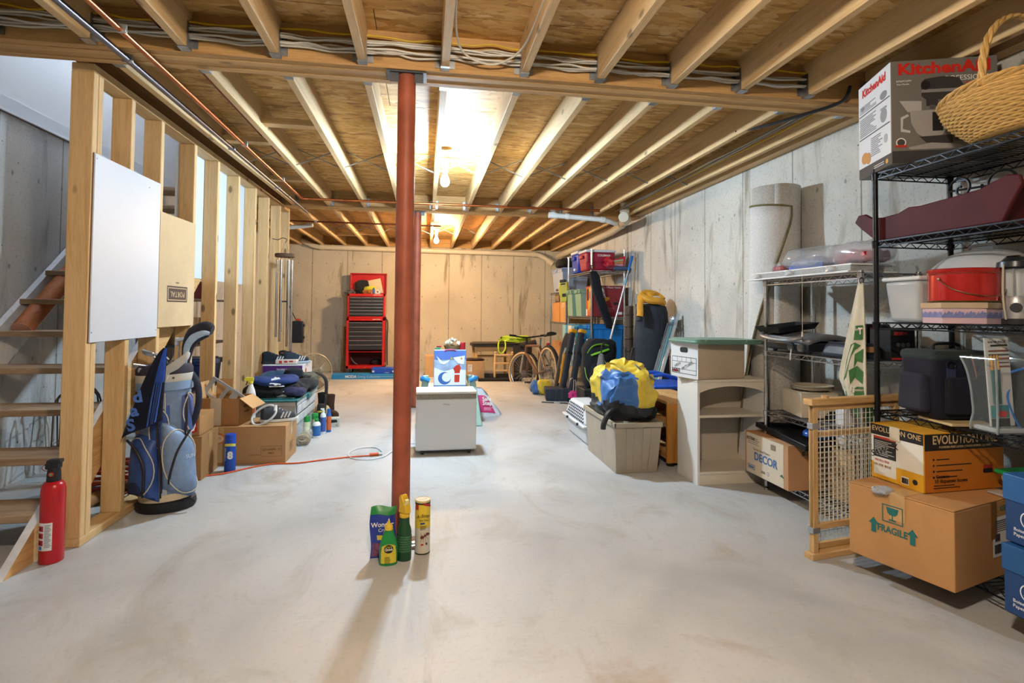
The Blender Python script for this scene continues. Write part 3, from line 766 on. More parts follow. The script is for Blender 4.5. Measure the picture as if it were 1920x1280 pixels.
t = club_base('putter with pale grey head standing left of the big club cover', .03, .02, rad(2))
MB().cyl((0, 0, 0), (0, 0, .19), .005, n=8).build('shaft', CHROME(), t)
MB().cbox((.035, 0, .205), (.11, .03, .022), (0, rad(-14), 0)).cbox((-.012, 0, .185), (.02, .026, .05)).build('head', M('c5ccd6', .35, .3), t, bev=.006)
t = club_base('driver under a dark and light blue padded cover, tallest club', .075, .02, rad(6))
MB().cyl((0, 0, -.02), (0, 0, .14), .006, n=8).build('shaft', CHROME(), t)
def sweep(c, r, n=16): return MB().tube(wave(c, 6), .03, n, rr=[r[min(int(i/6), len(r)-1)]*(1-(i % 6)/6)+r[min(int(i/6)+1, len(r)-1)]*((i % 6)/6) for i in range(len(wave(c, 6)))])
sweep([(-.01, 0, .02), (-.005, 0, .10), (.0, 0, .17), (.03, 0, .235), (.085, 0, .27), (.12, 0, .268)], [.018, .026, .036, .052, .05, .028]).build('club_cover', fabric('2d2a33', .2), t)
sweep([(.0, -.022, .03), (.0, -.028, .10), (.004, -.034, .16), (.035, -.046, .215), (.085, -.046, .248), (.115, -.03, .25)], [.010, .014, .018, .022, .018, .010]).build('panel', fabric('a9bdd2', .1), t)
t = club_base('wedge with a white cover hanging low over the towel', .02, -.07, rad(8))
MB().cyl((0, 0, -.02), (0, 0, .06), .005, n=8).build('shaft', CHROME(), t)
sweep([(-.0, -.03, -.03), (.0, -.035, .02), (.04, -.03, .06), (.08, -.02, .11), (.085, 0, .14)], [.012, .022, .026, .02, .012]).build('club_cover', fabric('c9c8c2', .1), t)

# ---------------- cartons by the partition
t = carton('cardboard_box', 'long brown cardboard box on the floor with a framed stamp on its front', .585, .36, .285, (-1.335, 4.605, 0), 0, 'b58a5c')
decal([(0, R4(-.075, .075, -.04, .04)), (1, R4(-.073, .073, -.038, .038))], [M('6b4c2c', .8), cardboard('b58a5c')], t, (.19, -.1805, .095), '-Y', 'stamp_frame')
text('GO-606PK-10', .022, M('6b4c2c', .8), t, (.19, -.182, .108), '-Y'); text('MED', .022, M('6b4c2c', .8), t, (.19, -.182, .08), '-Y')
text('MADE IN CHINA', .010, M('6b4c2c', .8), t, (.07, -.1812, .07), '-Y')
decal(lines(-.06, .06, -.04, .04, 7, .3), [M('8a6844', .8)], t, (.2945, 0, .1), '+X', 'stamp_lines')
MB().box(-.22, -.15, -.1815, -.1805, .02, .284).build('tape', M('c9a878', .2, coat=.5), t, smooth=0)
decal([(0, EL(0, 0, .062, .045)), (1, EL(.004, -.002, .046, .03))], [M('cf7c3e', .5), M('e0c9a6', .6)], t, (-.20, -.182, .2), '-Y', 'round_sticker')
text('PRIME', .022, M('cf6a34', .6), t, (-.195, -.184, .2), '-Y', roll=8)
# open box on top with a bracket and a spray bottle
t = thing('open_box', 'open brown cardboard box with raised flaps on top of the long box', 'box', (-1.525, 4.60, .286), -5)
ob = MB(); w2, d2, h2, th = .145, .125, .205, .004
ob.box(-w2, w2, -d2, -d2+th, 0, h2).box(-w2, w2, d2-th, d2, 0, h2).box(-w2, -w2+th, -d2, d2, 0, h2).box(w2-th, w2, -d2, d2, 0, h2).box(-w2, w2, -d2, d2, 0, th)
ob.build('body', cardboard('ae7d4b'), t, smooth=0)
MB().box(0, .125, -d2, d2, -th/2, th/2).build('flap', cardboard('c79a66'), t, (w2, 0, h2), (0, rad(38), 0), smooth=0)
MB().box(-w2, -.02, 0, .12, -th/2, th/2).build('flap', cardboard('c79a66'), t, (0, d2, h2), (rad(80), 0, 0), smooth=0)
MB().box(-.12, 0, -d2, d2, -th/2, th/2).build('flap', cardboard('c79a66'), t, (-w2, 0, h2), (0, rad(75), 0), smooth=0)
MB().box(-.07, .01, -d2-.0012, -d2, .0, h2).build('tape', M('d8c8ae', .2, coat=.5), t, smooth=0)
text('FRAGILE', .028, M('5a3c20', .8), t, (w2+.001, .0, .13), '+X', roll=0); text('THIS SIDE', .02, M('5a3c20', .8), t, (w2+.001, 0, .09), '+X')
t = thing('metal_bracket', 'grey metal plate with square cut-outs sticking out of the open box', 'bracket', (-1.535, 4.58, .50), 0, None, (rad(80), rad(33), rad(-6)))
bk = MB()
for a in ((-.16, .16, .052, .07), (-.16, .16, -.07, -.052), (-.16, -.125, -.052, .052), (.12, .16, -.052, .052), (-.03, 0, -.052, .052)): bk.box(a[0], a[1], a[2], a[3], -.004, .004)
bk.box(.03, .085, .0, .052, -.004, .004)
bk.build('plate', M('aeb4bd', .45, .4), t, smooth=0, bev=.002)
MB().box(-.16, .16, .066, .07, -.025, .004).build('lip', M('9aa1ab', .45, .4), t, smooth=0)
def spray_bottle(name, label, loc, rz, body, trig, h, lab=None, r=.04, sx=1, sy=.7):
    t = thing(name, label, 'bottle', loc, rz)
    MB().lathe([(0, 0), (r*.95, 0), (r, .008), (r, h*.55), (r*.8, h*.68), (r*.42, h*.80), (r*.36, h*.86), (0, h*.86)], 20, sx=sx, sy=sy).build('body', body, t)
    tr = MB().cyl((0, 0, h*.85), (0, 0, h*.90), r*.45, n=14)
    tr.add([(x, y, z) for y in (-.011, .011) for x, z in ((r*.5, h*.89), (r*.55, h), (-r*.9, h*1.0), (-r*1.25, h*.965), (-r*1.25, h*.93), (-r*.3, h*.9))],
           [(0, 1, 2, 3, 4, 5), (11, 10, 9, 8, 7, 6)]+[(i, i+6, (i+1) % 6+6, (i+1) % 6) for i in range(6)])
    tr.build('sprayer', trig, t, bev=.002)
    MB().tube(wave([(-r*.75, 0, h*.93), (-r*.72, 0, h*.87), (-r*.95, 0, h*.81)], 4), .004, 6).build('trigger', BLACKP() if lab else trig, t)
    if lab:
        MB().grid(lambda u, v: (r*1.02*sx*math.sin(-1.2+2.4*u), -r*1.02*sy*math.cos(-1.2+2.4*u), h*(.12+.38*v)), 12, 2).build('label', lab, t)
    return t
spray_bottle('spray_bottle', 'white spray bottle with yellow trigger and orange label behind the open box', (-1.40, 4.755, .287), 10, WHITEP(), M('d9cf3a', .4), .33, M('d0641e', .5))
# small box with red label at left
t = carton('small_box', 'small brown box with a red shipping label half hidden by the golf bag', .15, .26, .14, (-1.60, 4.20, .30), 0, 'a87c4c', tape=False)
decal([(0, R4(-.04, .04, -.045, .045))]+[(1, R4(-.028+.02*j, -.016+.02*j, -.035+.028*i, -.017+.028*i)) for i in range(3) for j in range(3)], [M('c02a34', .5), PAPER()], t, (.02, -.1305, .07), '-Y', 'label')
carton('support_box', 'plain brown box underneath the small box with red label', .2, .3, .298, (-1.60, 4.2, 0), 0, '9c7346')

# aerosol can
def can(name, label, loc, r, h, body, cap, capr=None, band=None, rz=0):
    t = thing(name, label, 'can', loc, rz)
    MB().lathe([(0, 0), (r*.96, 0), (r, .006), (r, h*.72), (r*.9, h*.755), (0, h*.755)], 24).build('body', body, t)
    cr = capr or r*.97
    MB().lathe([(cr, h*.735), (cr, h*.93), (cr*.9, h*.985), (cr*.5, h), (0, h)], 24, cap0=False).build('cap', cap, t)
    if band:
        MB().grid(lambda u, v: (r*1.015*math.sin(-1.4+2.8*u), -r*1.015*math.cos(-1.4+2.8*u), h*(.655+.07*v+.035*math.sin(3*u))), 12, 2).build('label_band', band, t)
    return t
t = can('aerosol_can', 'tall blue aerosol can with a yellow band standing before the boxes', (-1.385, 4.26, 0), .038, .272, M('1d4aa8', .3), M('1c49b5', .35), band=M('d9d05a', .4))
text('8', .07, PAPER(), t, (.012, -.0385, .12), '-Y', fat=.004); text('CLEANER', .022, M('cfd8ea', .5), t, (-.022, -.034, .13), (rad(90), 0, rad(-35)), roll=90)

# sneaker and white ring of hose on the long box
def shoe(name, label, loc, rz, up, sole, L=.28, group=None, tilt=0):
    t = thing(name, label, 'shoe', loc, rz, group)
    def outl(u): # half width along the length
        return .034+.014*math.sin(math.pi*min(1, u*1.05))-(.02 if u < .02 else 0)+.012*max(0, u-.55)
    n = 16
    pl = [(L*(i/n-.5), outl(i/n)) for i in range(n+1)]; pl = [(-L/2-.008, .0)]+pl+[(L/2+.012, 0)]
    poly = pl+[(x, -y_) for x, y_ in reversed(pl[1:-1])]
    MB().prism(poly, 0, .028).build('sole', sole, t, bev=.006)
    def fn(u, v):
        a = math.pi*(u)
        x = L*(v-.5)*.98
        hh = .055+.05*(1-min(1, max(0, (v-.25)/.5)))*(1 if v < .75 else 1)-.018*max(0, v-.7)/.3
        if v < .05: hh *= .9
        wd = outl(v)*(.98)
        k = 1 if v < .93 else max(.05, (1-v)/.07)
        return (x, wd*math.cos(a)*(k**.5), .022+hh*math.sin(a)**.6*(k**.5))
    o = MB().grid(fn, 13, 16).build('upper', up, t)
    for k in range(4):
        x = .0+.022*k
        MB().tube([(x, -.022, .098-.012*k), (x+.006, 0, .106-.012*k), (x, .022, .098-.012*k)], .0028, 5).build('lace', M('cfd0d0', .7), t)
    for k in range(3):
        MB().cbox((.02+.025*k, -.047, .055), (.012, .004, .05), (0, rad(25), 0)).build('stripe', M('c9cbce', .5), t, smooth=0)
    MB().ball((-.085, 0, .118), (.03, .024, .012), 12, 7).build('collar', M('222428', .9), t)
    return t
shoe('sneaker', 'dark grey sneaker with white sole lying on the long brown box', (-1.14, 4.60, .287), 22, fabric('3c3f44', .2), M('d9d8d4', .6), .27)
t = thing('hose_ring', 'white plastic hose ring leaning against the dark sneaker', 'hose', (-1.225, 4.50, .355), 0, None, (rad(62), rad(-32), 0))
MB().tube([(.10*math.cos(a), .065*math.sin(a), .004*math.sin(3*a)) for a in [i*2*math.pi/30 for i in range(30)]], .0085, 8, True).build('ring', M('d8dadb', .4), t)
MB().cyl((.09, -.02, 0), (.108, .02, 0), .012, n=10).build('coupling', M('e6e6e6', .4), t)

# teal tote with garments
def tote(name, label, w, d, h, loc, rz, body, lid, group=None, handles=True, lidless=False, rim=.02, ribs=2, cat='tote'):
    t = thing(name, label, cat, loc, rz, group)
    mb = MB(); k = .88
    q = [(-1,-1),(1,-1),(1,1),(-1,1)]
    def ring(f, z, inn=0): return [(x*(w*f/2-inn), y*(d*f/2-inn), z) for x, y in q]
    V = ring(k, 0)+ring(.985, h)+ring(.985, h, .006)+ring(k, .006, .006)
    F_ = [(3, 2, 1, 0)]
    for a, b_ in ((0, 4), (4, 8), (8, 12)): F_ += [(a+i, a+(i+1) % 4, b_+(i+1) % 4, b_+i) for i in range(4)]
    F_.append((12, 13, 14, 15))
    mb.add(V, F_); mb.build('body', body, t, bev=.02 if w > .3 else .01, smooth=40)
    rm = MB(); o_ = w*.985/2+.012; p_ = d*.985/2+.012
    rm.box(-o_, o_, -p_, -p_+.014, h-.035, h).box(-o_, o_, p_-.014, p_, h-.035, h).box(-o_, -o_+.014, -p_, p_, h-.035, h).box(o_-.014, o_, -p_, p_, h-.035, h)
    rm.build('rim', body, t, bev=.004)
    for s in (-1, 1):
        for j in range(ribs):
            x = (j-(ribs-1)/2)*w*.36
            MB().taper((.05, .012), (.06, .012), .02, h-.04, (x*.9, s*(d*k/2+.0)), (x, s*(d*.985/2))).build('rib', body, t, bev=.004)
    if not lidless:
        ld = MB(); W, D = w+.03, d+.03
        ld.box(-W/2, W/2, -D/2, D/2, h, h+rim).box(-W/2+.04, W/2-.04, -D/2+.04, D/2-.04, h+rim, h+rim+.012)
        lo = ld.build('lid', lid, t, bev=.006)
        if handles:
            for s in (-1, 1): MB().box(s*W/2-.012, s*W/2+.018, -.06, .06, h-.03, h+.012).build('latch', lid, t, bev=.005)
    return t
t = tote('storage_tote', 'grey storage tote with a teal lid buried under a heap of clothes', .50, .86, .395, (-1.315, 5.28, 0), 0, M('b3b7ba', .5, 0, .1), M('2f7276', .45, 0, .15))
for k in range(5):
    for j in range(2):
        MB().box(.236+.01*j, .2485+.012*j, -.40+.16*k, -.26+.16*k, .20+.09*j, .265+.09*j).build('side_panel', M('c3c6c8', .5, 0, .15), t, bev=.004)
zt = .43
def garment(name, label, c, r, col, amp=.025, seed=1, p=.75, freq=7, fold=.4):
    o = lump((0, 0, 0), r, p, amp, freq, seed, 34, 20).build(name, fabric(col, .3, 200.0, fold), None, c, sub=1)
    return tag(o, label, 'clothing', 'clothes on the teal tote')
garment('jacket', 'crumpled black jacket at the bottom of the clothes heap', (-1.31, 5.14, zt+.05), (.24, .28, .06), '17191f', .04, 3)
garment('trousers', 'black and charcoal trousers spread over the right side of the heap', (-1.20, 5.32, zt+.055), (.20, .32, .055), '23262c', .04, 5)
garment('sweatpants', 'dark purple garment poking out low at the right of the heap', (-1.12, 5.0, zt+.03), (.09, .14, .04), '2a2b4a', .02, 8)
hd = garment('hoodie', 'folded navy hoodie with a white horse print on top of the heap', (-1.30, 5.06, zt+.125), (.20, .19, .04), '22386c', .025, 9)
hp = [(0, [(-.06, -.02), (-.045, .005), (-.05, .03), (-.03, .035), (-.02, .05), (-.005, .04), (.01, .045), (.03, .02), (.055, .03), (.06, .01), (.035, -.005), (.03, -.03), (.01, -.025), (-.01, -.035), (-.03, -.02)])]
o = decal(hp, [M('cfd5dc', .8)], hd, (.07, -.175, .005), (rad(52), rad(0), rad(6)), 'print', t=.004)
o2 = decal([(0, R4(-.09, .03, -.006, .004))], [M('cfd5dc', .8)], hd, (.10, -.182, -.03), (rad(60), 0, rad(4)), 'print_line', t=.004)
garment('blue_shirt', 'teal blue shirt at the back of the clothes heap', (-1.36, 5.48, zt+.10), (.18, .16, .05), '1f4560', .03, 11)
garment('camo_shirt', 'camouflage garment bunched at the right end of the heap', (-1.12, 5.46, zt+.085), (.10, .12, .055), '55564a', .03, 13)
t = thing('baseball_cap', 'dark navy cap lying on top of the clothes heap', 'cap', (-1.20, 5.34, zt+.12), 30)
MB().lathe([(.085, 0), (.088, .03), (.075, .065), (.04, .085), (0, .09)], 22).build('crown', fabric('161c2a', .2), t)
MB().grid(lambda u, v: ((.08+.075*v*math.cos((u-.5)*2.2)**.6)*math.cos((u-.5)*2.0), (.08+.07*v)*math.sin((u-.5)*2.0), .012-.012*v-.02*(2*u-1)**2*v), 14, 5).build('brim', fabric('131722', .2), t, thick=.004)
MB().cyl((0, 0, .09), (0, 0, .094), .007, n=10).build('button', fabric('161c2a', .2), t)
t = thing('charger_cord', 'dark grey power adapter with a grey cord heaped on the teal lid', 'charger', (-1.245, 4.905, zt+.001), 0)
MB().box(-.075, .0, -.03, .03, 0, .035).build('adapter', M('3b3e40', .5), t, bev=.008)
MB().box(.01, .09, -.022, .022, 0, .022).build('battery', M('8f9490', .5, 0, .3, 60), t, bev=.005)
MB().tube(wave([(-.06, 0, .036), (-.02, .02, .05), (.04, .01, .06), (.07, -.01, .045), (.02, -.02, .055), (-.04, -.01, .05), (.01, .015, .062), (.05, 0, .04)], 6), .0045, 6).build('cable', M('9ea2a6', .5), t)
t = thing('black_strap', 'wide black webbing strap hanging down over the end of the tote', 'strap', (-1.02, 5.74, 0))
MB().grid(lambda u, v: tuple(wave([(-.16, -.08, .55), (-.06, -.02, .545), (.02, .02, .49), (.04, .03, .40), (.03, .03, .25), (.02, .03, .12), (.02, .03, .002)], 5)[int(v*30)]+Vector((.02*(u-.5), .06*(u-.5), 0))), 3, 31).build('webbing', M('14151a', .8), t, thick=.004)
MB().cbox((.032, .03, .3), (.012, .07, .04)).build('buckle', M('101113', .4), t, bev=.004)

# bottles by the tote
def bottle(name, label, loc, r, h, body, cap, sh=.7, lab=None, rz=0, pump=False, sy=1.0, cat='bottle', neck=.4):
    t = thing(name, label, cat, loc, rz)
    MB().lathe([(0, 0), (r*.94, 0), (r, .006), (r, h*sh), (r*.8, h*(sh+.07)), (r*neck, h*(sh+.12)), (r*neck, h*(sh+.16)), (0, h*(sh+.16))], 22, sy=sy).build('body', body, t)
    cz = h*(sh+.13)
    if pump:
        MB().lathe([(r*.5, cz), (r*.5, cz+.02), (r*.2, cz+.025), (r*.2, h), (0, h)], 14, cap0=False).box(-r*.9, r*.35, -.007, .007, h-.012, h).build('pump', cap, t, bev=.002)
    else:
        MB().lathe([(r*neck*1.25, cz), (r*neck*1.25, h*.96), (r*neck*1.05, h), (0, h)], 16, cap0=False).build('cap', cap, t)
    if lab:
        MB().grid(lambda u, v: (r*1.015*math.sin(-1.5+3*u), -r*1.015*sy*math.cos(-1.5+3*u), h*(.1+(sh-.16)*v)), 14, 2).build('label', lab, t)
    return t
can('spray_can', 'green capped spray can nearest the clothes tote', (-1.065, 5.28, 0), .033, .20, M('c9cfae', .4), M('1f8d3e', .4))
can('spray_can', 'second green capped spray can just right of the first', (-1.015, 5.40, 0), .03, .20, M('b9c49a', .4), M('2a9c48', .4))
bottle('lotion_bottle', 'white lotion bottle with green pump and blue label on the floor', (-.975, 5.27, 0), .036, .2, WHITEP(), M('1f8d3e', .4), .62, M('2b6cb0', .5), pump=True)
bottle('tall_bottle', 'slim blue and white bottle behind the lotion bottle', (-.945, 5.42, 0), .026, .24, M('dfe3ea', .4), WHITEP(), .72, M('3558a8', .5), pump=True)
bottle('sun_bottle', 'blue bottle with an orange label at the right of the bottle group', (-.905, 5.50, 0), .022, .22, M('2a62b4', .4), M('2a62b4', .4), .75, M('d06a3a', .5), neck=.6)
can('black_can', 'black capped can with a yellow band behind the bottles', (-1.0, 5.62, 0), .04, .25, M('24262a', .4), M('1b1c1e', .5), band=M('d8cf4a', .4))
bt = thing('twine_bag', 'clear plastic bag full of beige twine beside the long box', 'bag', (-1.03, 5.0, 0))
for k in range(14):
    a = k*2.4; rr_ = .02+.03*rnd.random()
    MB().tube([(rr_*math.cos(q)+.02*math.cos(a), rr_*math.sin(q)*math.cos(k)+.02*math.sin(a), .055+rr_*math.sin(q)*math.sin(k)+.012*math.sin(a*2)) for q in [i*2*math.pi/12 for i in range(12)]], .006, 5, True).build('twine', M('cdbb98' if k % 2 else 'b7a37c', .9), bt)
lump((0, 0, .078), (.075, .075, .08), .9, .012, 14, 4, 22, 14, -.077).build('bag', M('e8e4da', .15, 0, alpha=.22), bt)
# boots
def boot(label, loc, rz, col):
    t = thing('boot', label, 'boot', loc, rz, 'old boots by the tote')
    MB().prism([(-.05, -.042), (.10, -.048), (.19, -.04), (.215, 0), (.19, .04), (.10, .048), (-.05, .042), (-.065, 0)], 0, .028).build('sole', M('1d1a18', .8), t, bev=.006)
    MB().lathe([(.046, .025), (.05, .08), (.048, .14), (.052, .2), (.056, .245), (.05, .247), (.044, .2)], 18, cap0=True, cap1=False).build('shaft', fabric(col, .3), t)
    MB().ball((.10, 0, .045), (.105, .045, .045), 16, 9, p=.8).build('toe', fabric(col, .3), t)
    MB().tube([(-.045, 0, .245), (-.065, 0, .25), (-.05, 0, .21)], .004, 5).build('pull_loop', M('15120f', .8), t)
boot('brown leather boot standing behind the small carton', (-1.02, 6.24, 0), -60, '3d2a20')
boot('black boot leaning behind the brown boot', (-1.12, 6.38, 0), -75, '1b1b1d')
t = thing('cloth_bundle', 'beige cloth bag slumped in front of the boots', 'bag', (-1.06, 6.02, 0))
lump((0, 0, .085), (.07, .09, .09), .7, .02, 10, 6, flat=-.084).build('sack', fabric('b7a788', .25, 160.0, .3), t)
MB().tube(wave([(-.03, -.07, .15), (.02, -.085, .17), (.05, -.06, .14)], 5), .006, 6).build('drawstring', M('8a7a5c', .9), t)
t = carton('parts_box', 'small pale grey printed carton alone on the floor right of the boots', .145, .10, .085, (-.915, 5.77, 0), 4, 'c4c6ba', tape=False)
decal([(0, [(-.05, -.0), (-.04, .022), (.05, .022), (.06, 0), (.05, -.004), (-.04, -.012)]), (1, R4(-.058, -.046, .006, .02))], [INK(), M('b43a3a', .5)], t, (-.005, -.051, .05), '-Y', 'logo')
text('A2', .022, INK(), t, (.045, -.051, .018), '-Y')

# purple printed box with shoes on top, its support below
carton('lower_carton', 'brown carton mostly hidden under the purple and blue box', .40, .5, .29, (-1.47, 6.25, 0), 0, 'a67c4c')
t = carton('printed_box', 'white box printed purple and light blue behind the clothes heap', .40, .48, .305, (-1.46, 6.24, .292), 0, 'e3e3e6', tape=False)
decal([(0, R4(-.196, .196, .06, .145)), (1, R4(-.196, .196, -.02, .06)), (2, R4(-.196, .196, -.055, -.02)), (3, R4(-.196, .196, -.14, -.055))], [M('4a2068', .5), M('6fb0dc', .5), M('9a8d74', .6), M('3a64a0', .5)], t, (0, -.2415, .15), '-Y', 'print')
text('TROPICAL', .026, PAPER(), t, (0, -.244, .255), '-Y')
decal([(0, [(-.03, 0), (0, .03), (.035, .02), (.03, -.03), (-.01, -.035)])], [M('c23a3a', .5)], t, (.2015, -.1, .23), '+X', 'mark')
shoe('running_shoe', 'black running shoe on the left of the purple box top', (-1.56, 6.12, .599), 8, fabric('1f2630', .2), M('2a2c30', .6), .27)
shoe('running_shoe', 'black and grey running shoe at the right end of the purple box top', (-1.36, 6.16, .599), 25, fabric('2b3440', .2), M('a9b6c4', .6), .27)
shoe('running_shoe', 'third dark shoe lying behind the other two on the purple box', (-1.44, 6.30, .599), 15, fabric('1a1e26', .2), M('3a3e44', .6), .27)
t = thing('red_packet', 'white and red printed packet lying in front of the shoes on the purple box', 'packet', (-1.43, 6.045, .599))
MB().box(-.11, .11, -.035, .035, 0, .05).build('packet', M('d9cfc4', .4), t, bev=.012)
for k in range(3): MB().box(-.07+.05*k, -.04+.055*k, -.0362, -.035, .012+.006*k, .04).build('print', M('c23a3e', .5), t, smooth=0)

# table fan
fan = thing('table_fan', 'beige round desk fan with wire grille standing behind the bottles', 'fan', (-1.275, 6.62, 0), 33)
MB().lathe([(.13, 0), (.13, .02), (.09, .04), (.03, .055), (.022, .2), (.022, .30), (0, .3)], 28).build('stand', M('b9a88e', .5), fan)
hx = Matrix.Translation((0, 0, .44))
MB().lathe([(.03, .0), (.06, .01), (.065, .09), (.04, .13), (0, .13)], 24, X=hx @ Euler((rad(-90), 0, 0)).to_matrix().to_4x4()).build('motor', M('a08d72', .5), fan)
gr = MB()
for sgn, y0 in ((-1, -.045), (1, .03)):
    for k in range(54):
        a = k*2*math.pi/54
        gr.tube([(.055*math.cos(a), y0*1.6, .44+.055*math.sin(a)), (.14*math.cos(a+.12), y0*1.5, .44+.14*math.sin(a+.12)), (.222*math.cos(a+.16), 0, .44+.222*math.sin(a+.16))], .0018, 4)
gr.build('grille', M('b59f7e', .4, .5), fan)['kind'] = 'stuff'
MB().tube([(.224*math.cos(a), 0, .44+.224*math.sin(a)) for a in [i*2*math.pi/40 for i in range(40)]], .006, 6, True).build('outer_ring', M('c4ad88', .4, .4), fan)
MB().lathe([(.075, 0), (.07, .012), (.045, .018), (.042, .012), (.025, .014), (.012, .02), (0, .02)], 28, X=Matrix.Translation((0, -.07, .44)) @ Euler((rad(90), 0, 0)).to_matrix().to_4x4()).build('hub_badge', M('8b7a62', .35, .3), fan)
for k in range(4):
    a = k*math.pi/2+.4
    MB().grid(lambda u, v, a=a: ((.04+.16*v)*math.cos(a+.75*(u-.5)), -.02+.03*(u-.5)+.0, .44+(.04+.16*v)*math.sin(a+.75*(u-.5))), 7, 5).build('blade', M('a98b62', .3, alpha=.75), fan, thick=.002)

# wind chime and black case at the end of the partition
ch = thing('wind_chime', 'long silver wind chime hanging at the far end of the partition', 'wind chime', (-1.52, 6.25, 0))
MB().lathe([(.10, 1.74), (.104, 1.75), (.104, 1.772), (.098, 1.778), (0, 1.778)], 26).build('top_disc', wood('X', '6b4a36', '45301f', .1), ch)
for k in range(6):
    a = k*math.pi/3+.3; L = 1.0-.055*k
    o = MB().cyl((.075*math.cos(a), .075*math.sin(a), 1.71-L), (.075*math.cos(a), .075*math.sin(a), 1.71), .0125, n=14).build('chime_tube', M('c2c5c9', .25, 1.0), ch)
    MB().cyl((.075*math.cos(a), .075*math.sin(a), 1.71), (.075*math.cos(a), .075*math.sin(a), 1.745), .0015, n=5).build('string', M('1b1b1c', .9), o)
MB().cyl((0, 0, .62), (0, 0, 1.74), .0018, n=5).build('cord', M('1b1b1c', .9), ch)
MB().lathe([(.035, 1.25), (.038, 1.258), (.035, 1.266)], 20).build('striker', M('3a2a1f', .6), ch)
MB().cbox((0, 0, .66), (.06, .012, .09)).build('wind_sail', M('a5552c', .6), ch, bev=.004)
MB().tube([(.05, 0, 1.775), (0, 0, 1.9), (-.05, 0, 1.775)], .0016, 5).tube(wave([(0, 0, 1.9), (.015, 0, 1.935), (-.03, 0, 1.95), (-.075, 0, 1.93), (-.135, 0, 1.94)], 5), .004, 5).build('hanger', M('17181a', .5), ch)
t = thing('hard_case', 'black hard plastic case hanging behind the wind chime', 'case', (-1.555, 7.10, .76))
MB().box(-.065, .065, -.045, .045, 0, .27).build('shell', M('16181e', .5), t, bev=.012)
for z in (.05, .2): MB().box(.06, .078, -.03, .03, z, z+.035).build('latch', M('0f1012', .4), t, bev=.004)
MB().box(-.067, .067, -.047, .047, .13, .136).build('seam', M('0a0b0c', .6), t, smooth=0)
MB().tube(wave([(-.02, 0, .265), (-.06, -.02, .36), (-.10, -.05, .46)], 5), .006, 6).build('strap', M('101113', .7), t)
MB().lathe([(.03, .272), (.034, .29), (.012, .3), (0, .3)], 14).build('knob', M('c9452c', .4), t)

# orange extension cord across the floor with white appliance plug
t = thing('extension_cord', 'orange extension cord running across the floor to a white plug', 'cord')
pts = [(-1.62, 3.95, .006), (-1.53, 4.12, .006), (-1.46, 4.16, .006), (-1.393, 4.19, .006), (-1.245, 4.33, .006), (-1.127, 4.395, .006), (-.946, 4.40, .006), (-.764, 4.47, .006), (-.564, 4.53, .006), (-.42, 4.55, .006)]
MB().tube(wave(pts, 8), .0058, 8).build('cord', M('d4582a', .5), t)
MB().cyl((-.43, 4.549, .012), (-.36, 4.56, .012), .015, n=12).build('socket_end', M('cf5a30', .5), t)
t = thing('appliance_cord', 'white power cord looping over the floor to the dehumidifier', 'cord')
pts = [(-.335, 4.57, .008), (-.34, 4.66, .006), (-.40, 4.80, .006), (-.50, 4.82, .006), (-.58, 4.74, .006), (-.60, 4.6, .006), (-.55, 4.48, .006), (-.43, 4.43, .006), (-.32, 4.50, .006), (-.26, 4.66, .006), (-.18, 4.86, .006), (-.06, 4.92, .006), (.03, 4.80, .006)]
MB().tube(wave(pts, 8), .0042, 7).build('cord', M('d3d6da', .45), t)
MB().cbox((-.345, 4.562, .012), (.03, .022, .02), (0, 0, .2)).build('plug', M('dfe1e4', .4), t, bev=.005)
# shelf with odds and ends seen through the studs
t = thing('metal_shelf', 'dark metal shelf with odds and ends seen between the far studs', 'shelf', (-2.42, 6.15, 0))
for x in (-.2, .2):
    for y_ in (-.5, .5): MB().box(x-.015, x+.015, y_-.015, y_+.015, 0, 1.45).build('post', M('2b2c30', .5, .4), t, smooth=0)
for z in (.35, .8, 1.25): MB().box(-.21, .21, -.51, .51, z, z+.02).build('shelf', M('3a3b40', .5, .4), t, smooth=0)
carton('shelf_carton', 'brown carton on the dark shelf behind the studs', .3, .4, .26, (-2.42, 5.95, .821), 0, '8f6a40')
tote('shelf_tote', 'navy tote on the dark shelf behind the studs', .32, .42, .24, (-2.42, 6.4, .371), 0, M('26345c', .5), M('39486e', .5))
carton('shelf_carton', 'red printed carton on the top of the dark shelf behind the studs', .28, .3, .18, (-2.42, 6.2, 1.271), 0, '8a3a34')
# ------------------------------------------------------------ far wall: tool chest
RED = M('c01a12', .32, 0, .06, 5, coat=.3); DGR = M('232427', .45); ALU = M('c4c7ca', .3, 1.0)
tc = thing('tool_chest', 'red rolling tool chest with dark drawers and its lid open by the far wall', 'tool chest', (-1.078, 10.52, 0))
def drawer(w_, z0, z1, y_, xc, name='drawer'):
    d = MB().box(xc-w_/2, xc+w_/2, y_-.006, y_+.01, z0+.004, z1-.004).build(name, DGR, tc, smooth=0, bev=.002)
    MB().box(xc-w_/2+.003, xc+w_/2-.003, y_-.02, y_-.004, z1-.018, z1-.006).build('handle', ALU, d, smooth=0, bev=.003)
cab = MB(); w2, y0, y1 = .342, -.22, .22
cab.box(-w2, -w2+.045, y0, y1, .10, 1.02).box(w2-.045, w2, y0, y1, .10, 1.02).box(-w2, w2, y0, y1, .10, .155).box(-w2, w2, y0, y1, .975, 1.02).box(-w2, w2, y1-.01, y1, .1, 1.02)
cab.box(-w2+.045, w2-.045, y0+.01, y1, .40, .41)
cab.build('cabinet', RED, tc, smooth=0, bev=.004)
zs = [.44, .545, .625, .705, .785, .87, .95]
for a, b_ in zip(zs[:-1], zs[1:]): drawer(.59, a, b_, y0, 0)
MB().box(-.295, .295, y1-.02, y1-.012, .155, .40).build('recess_back', M('4a0f10', .6), tc, smooth=0)
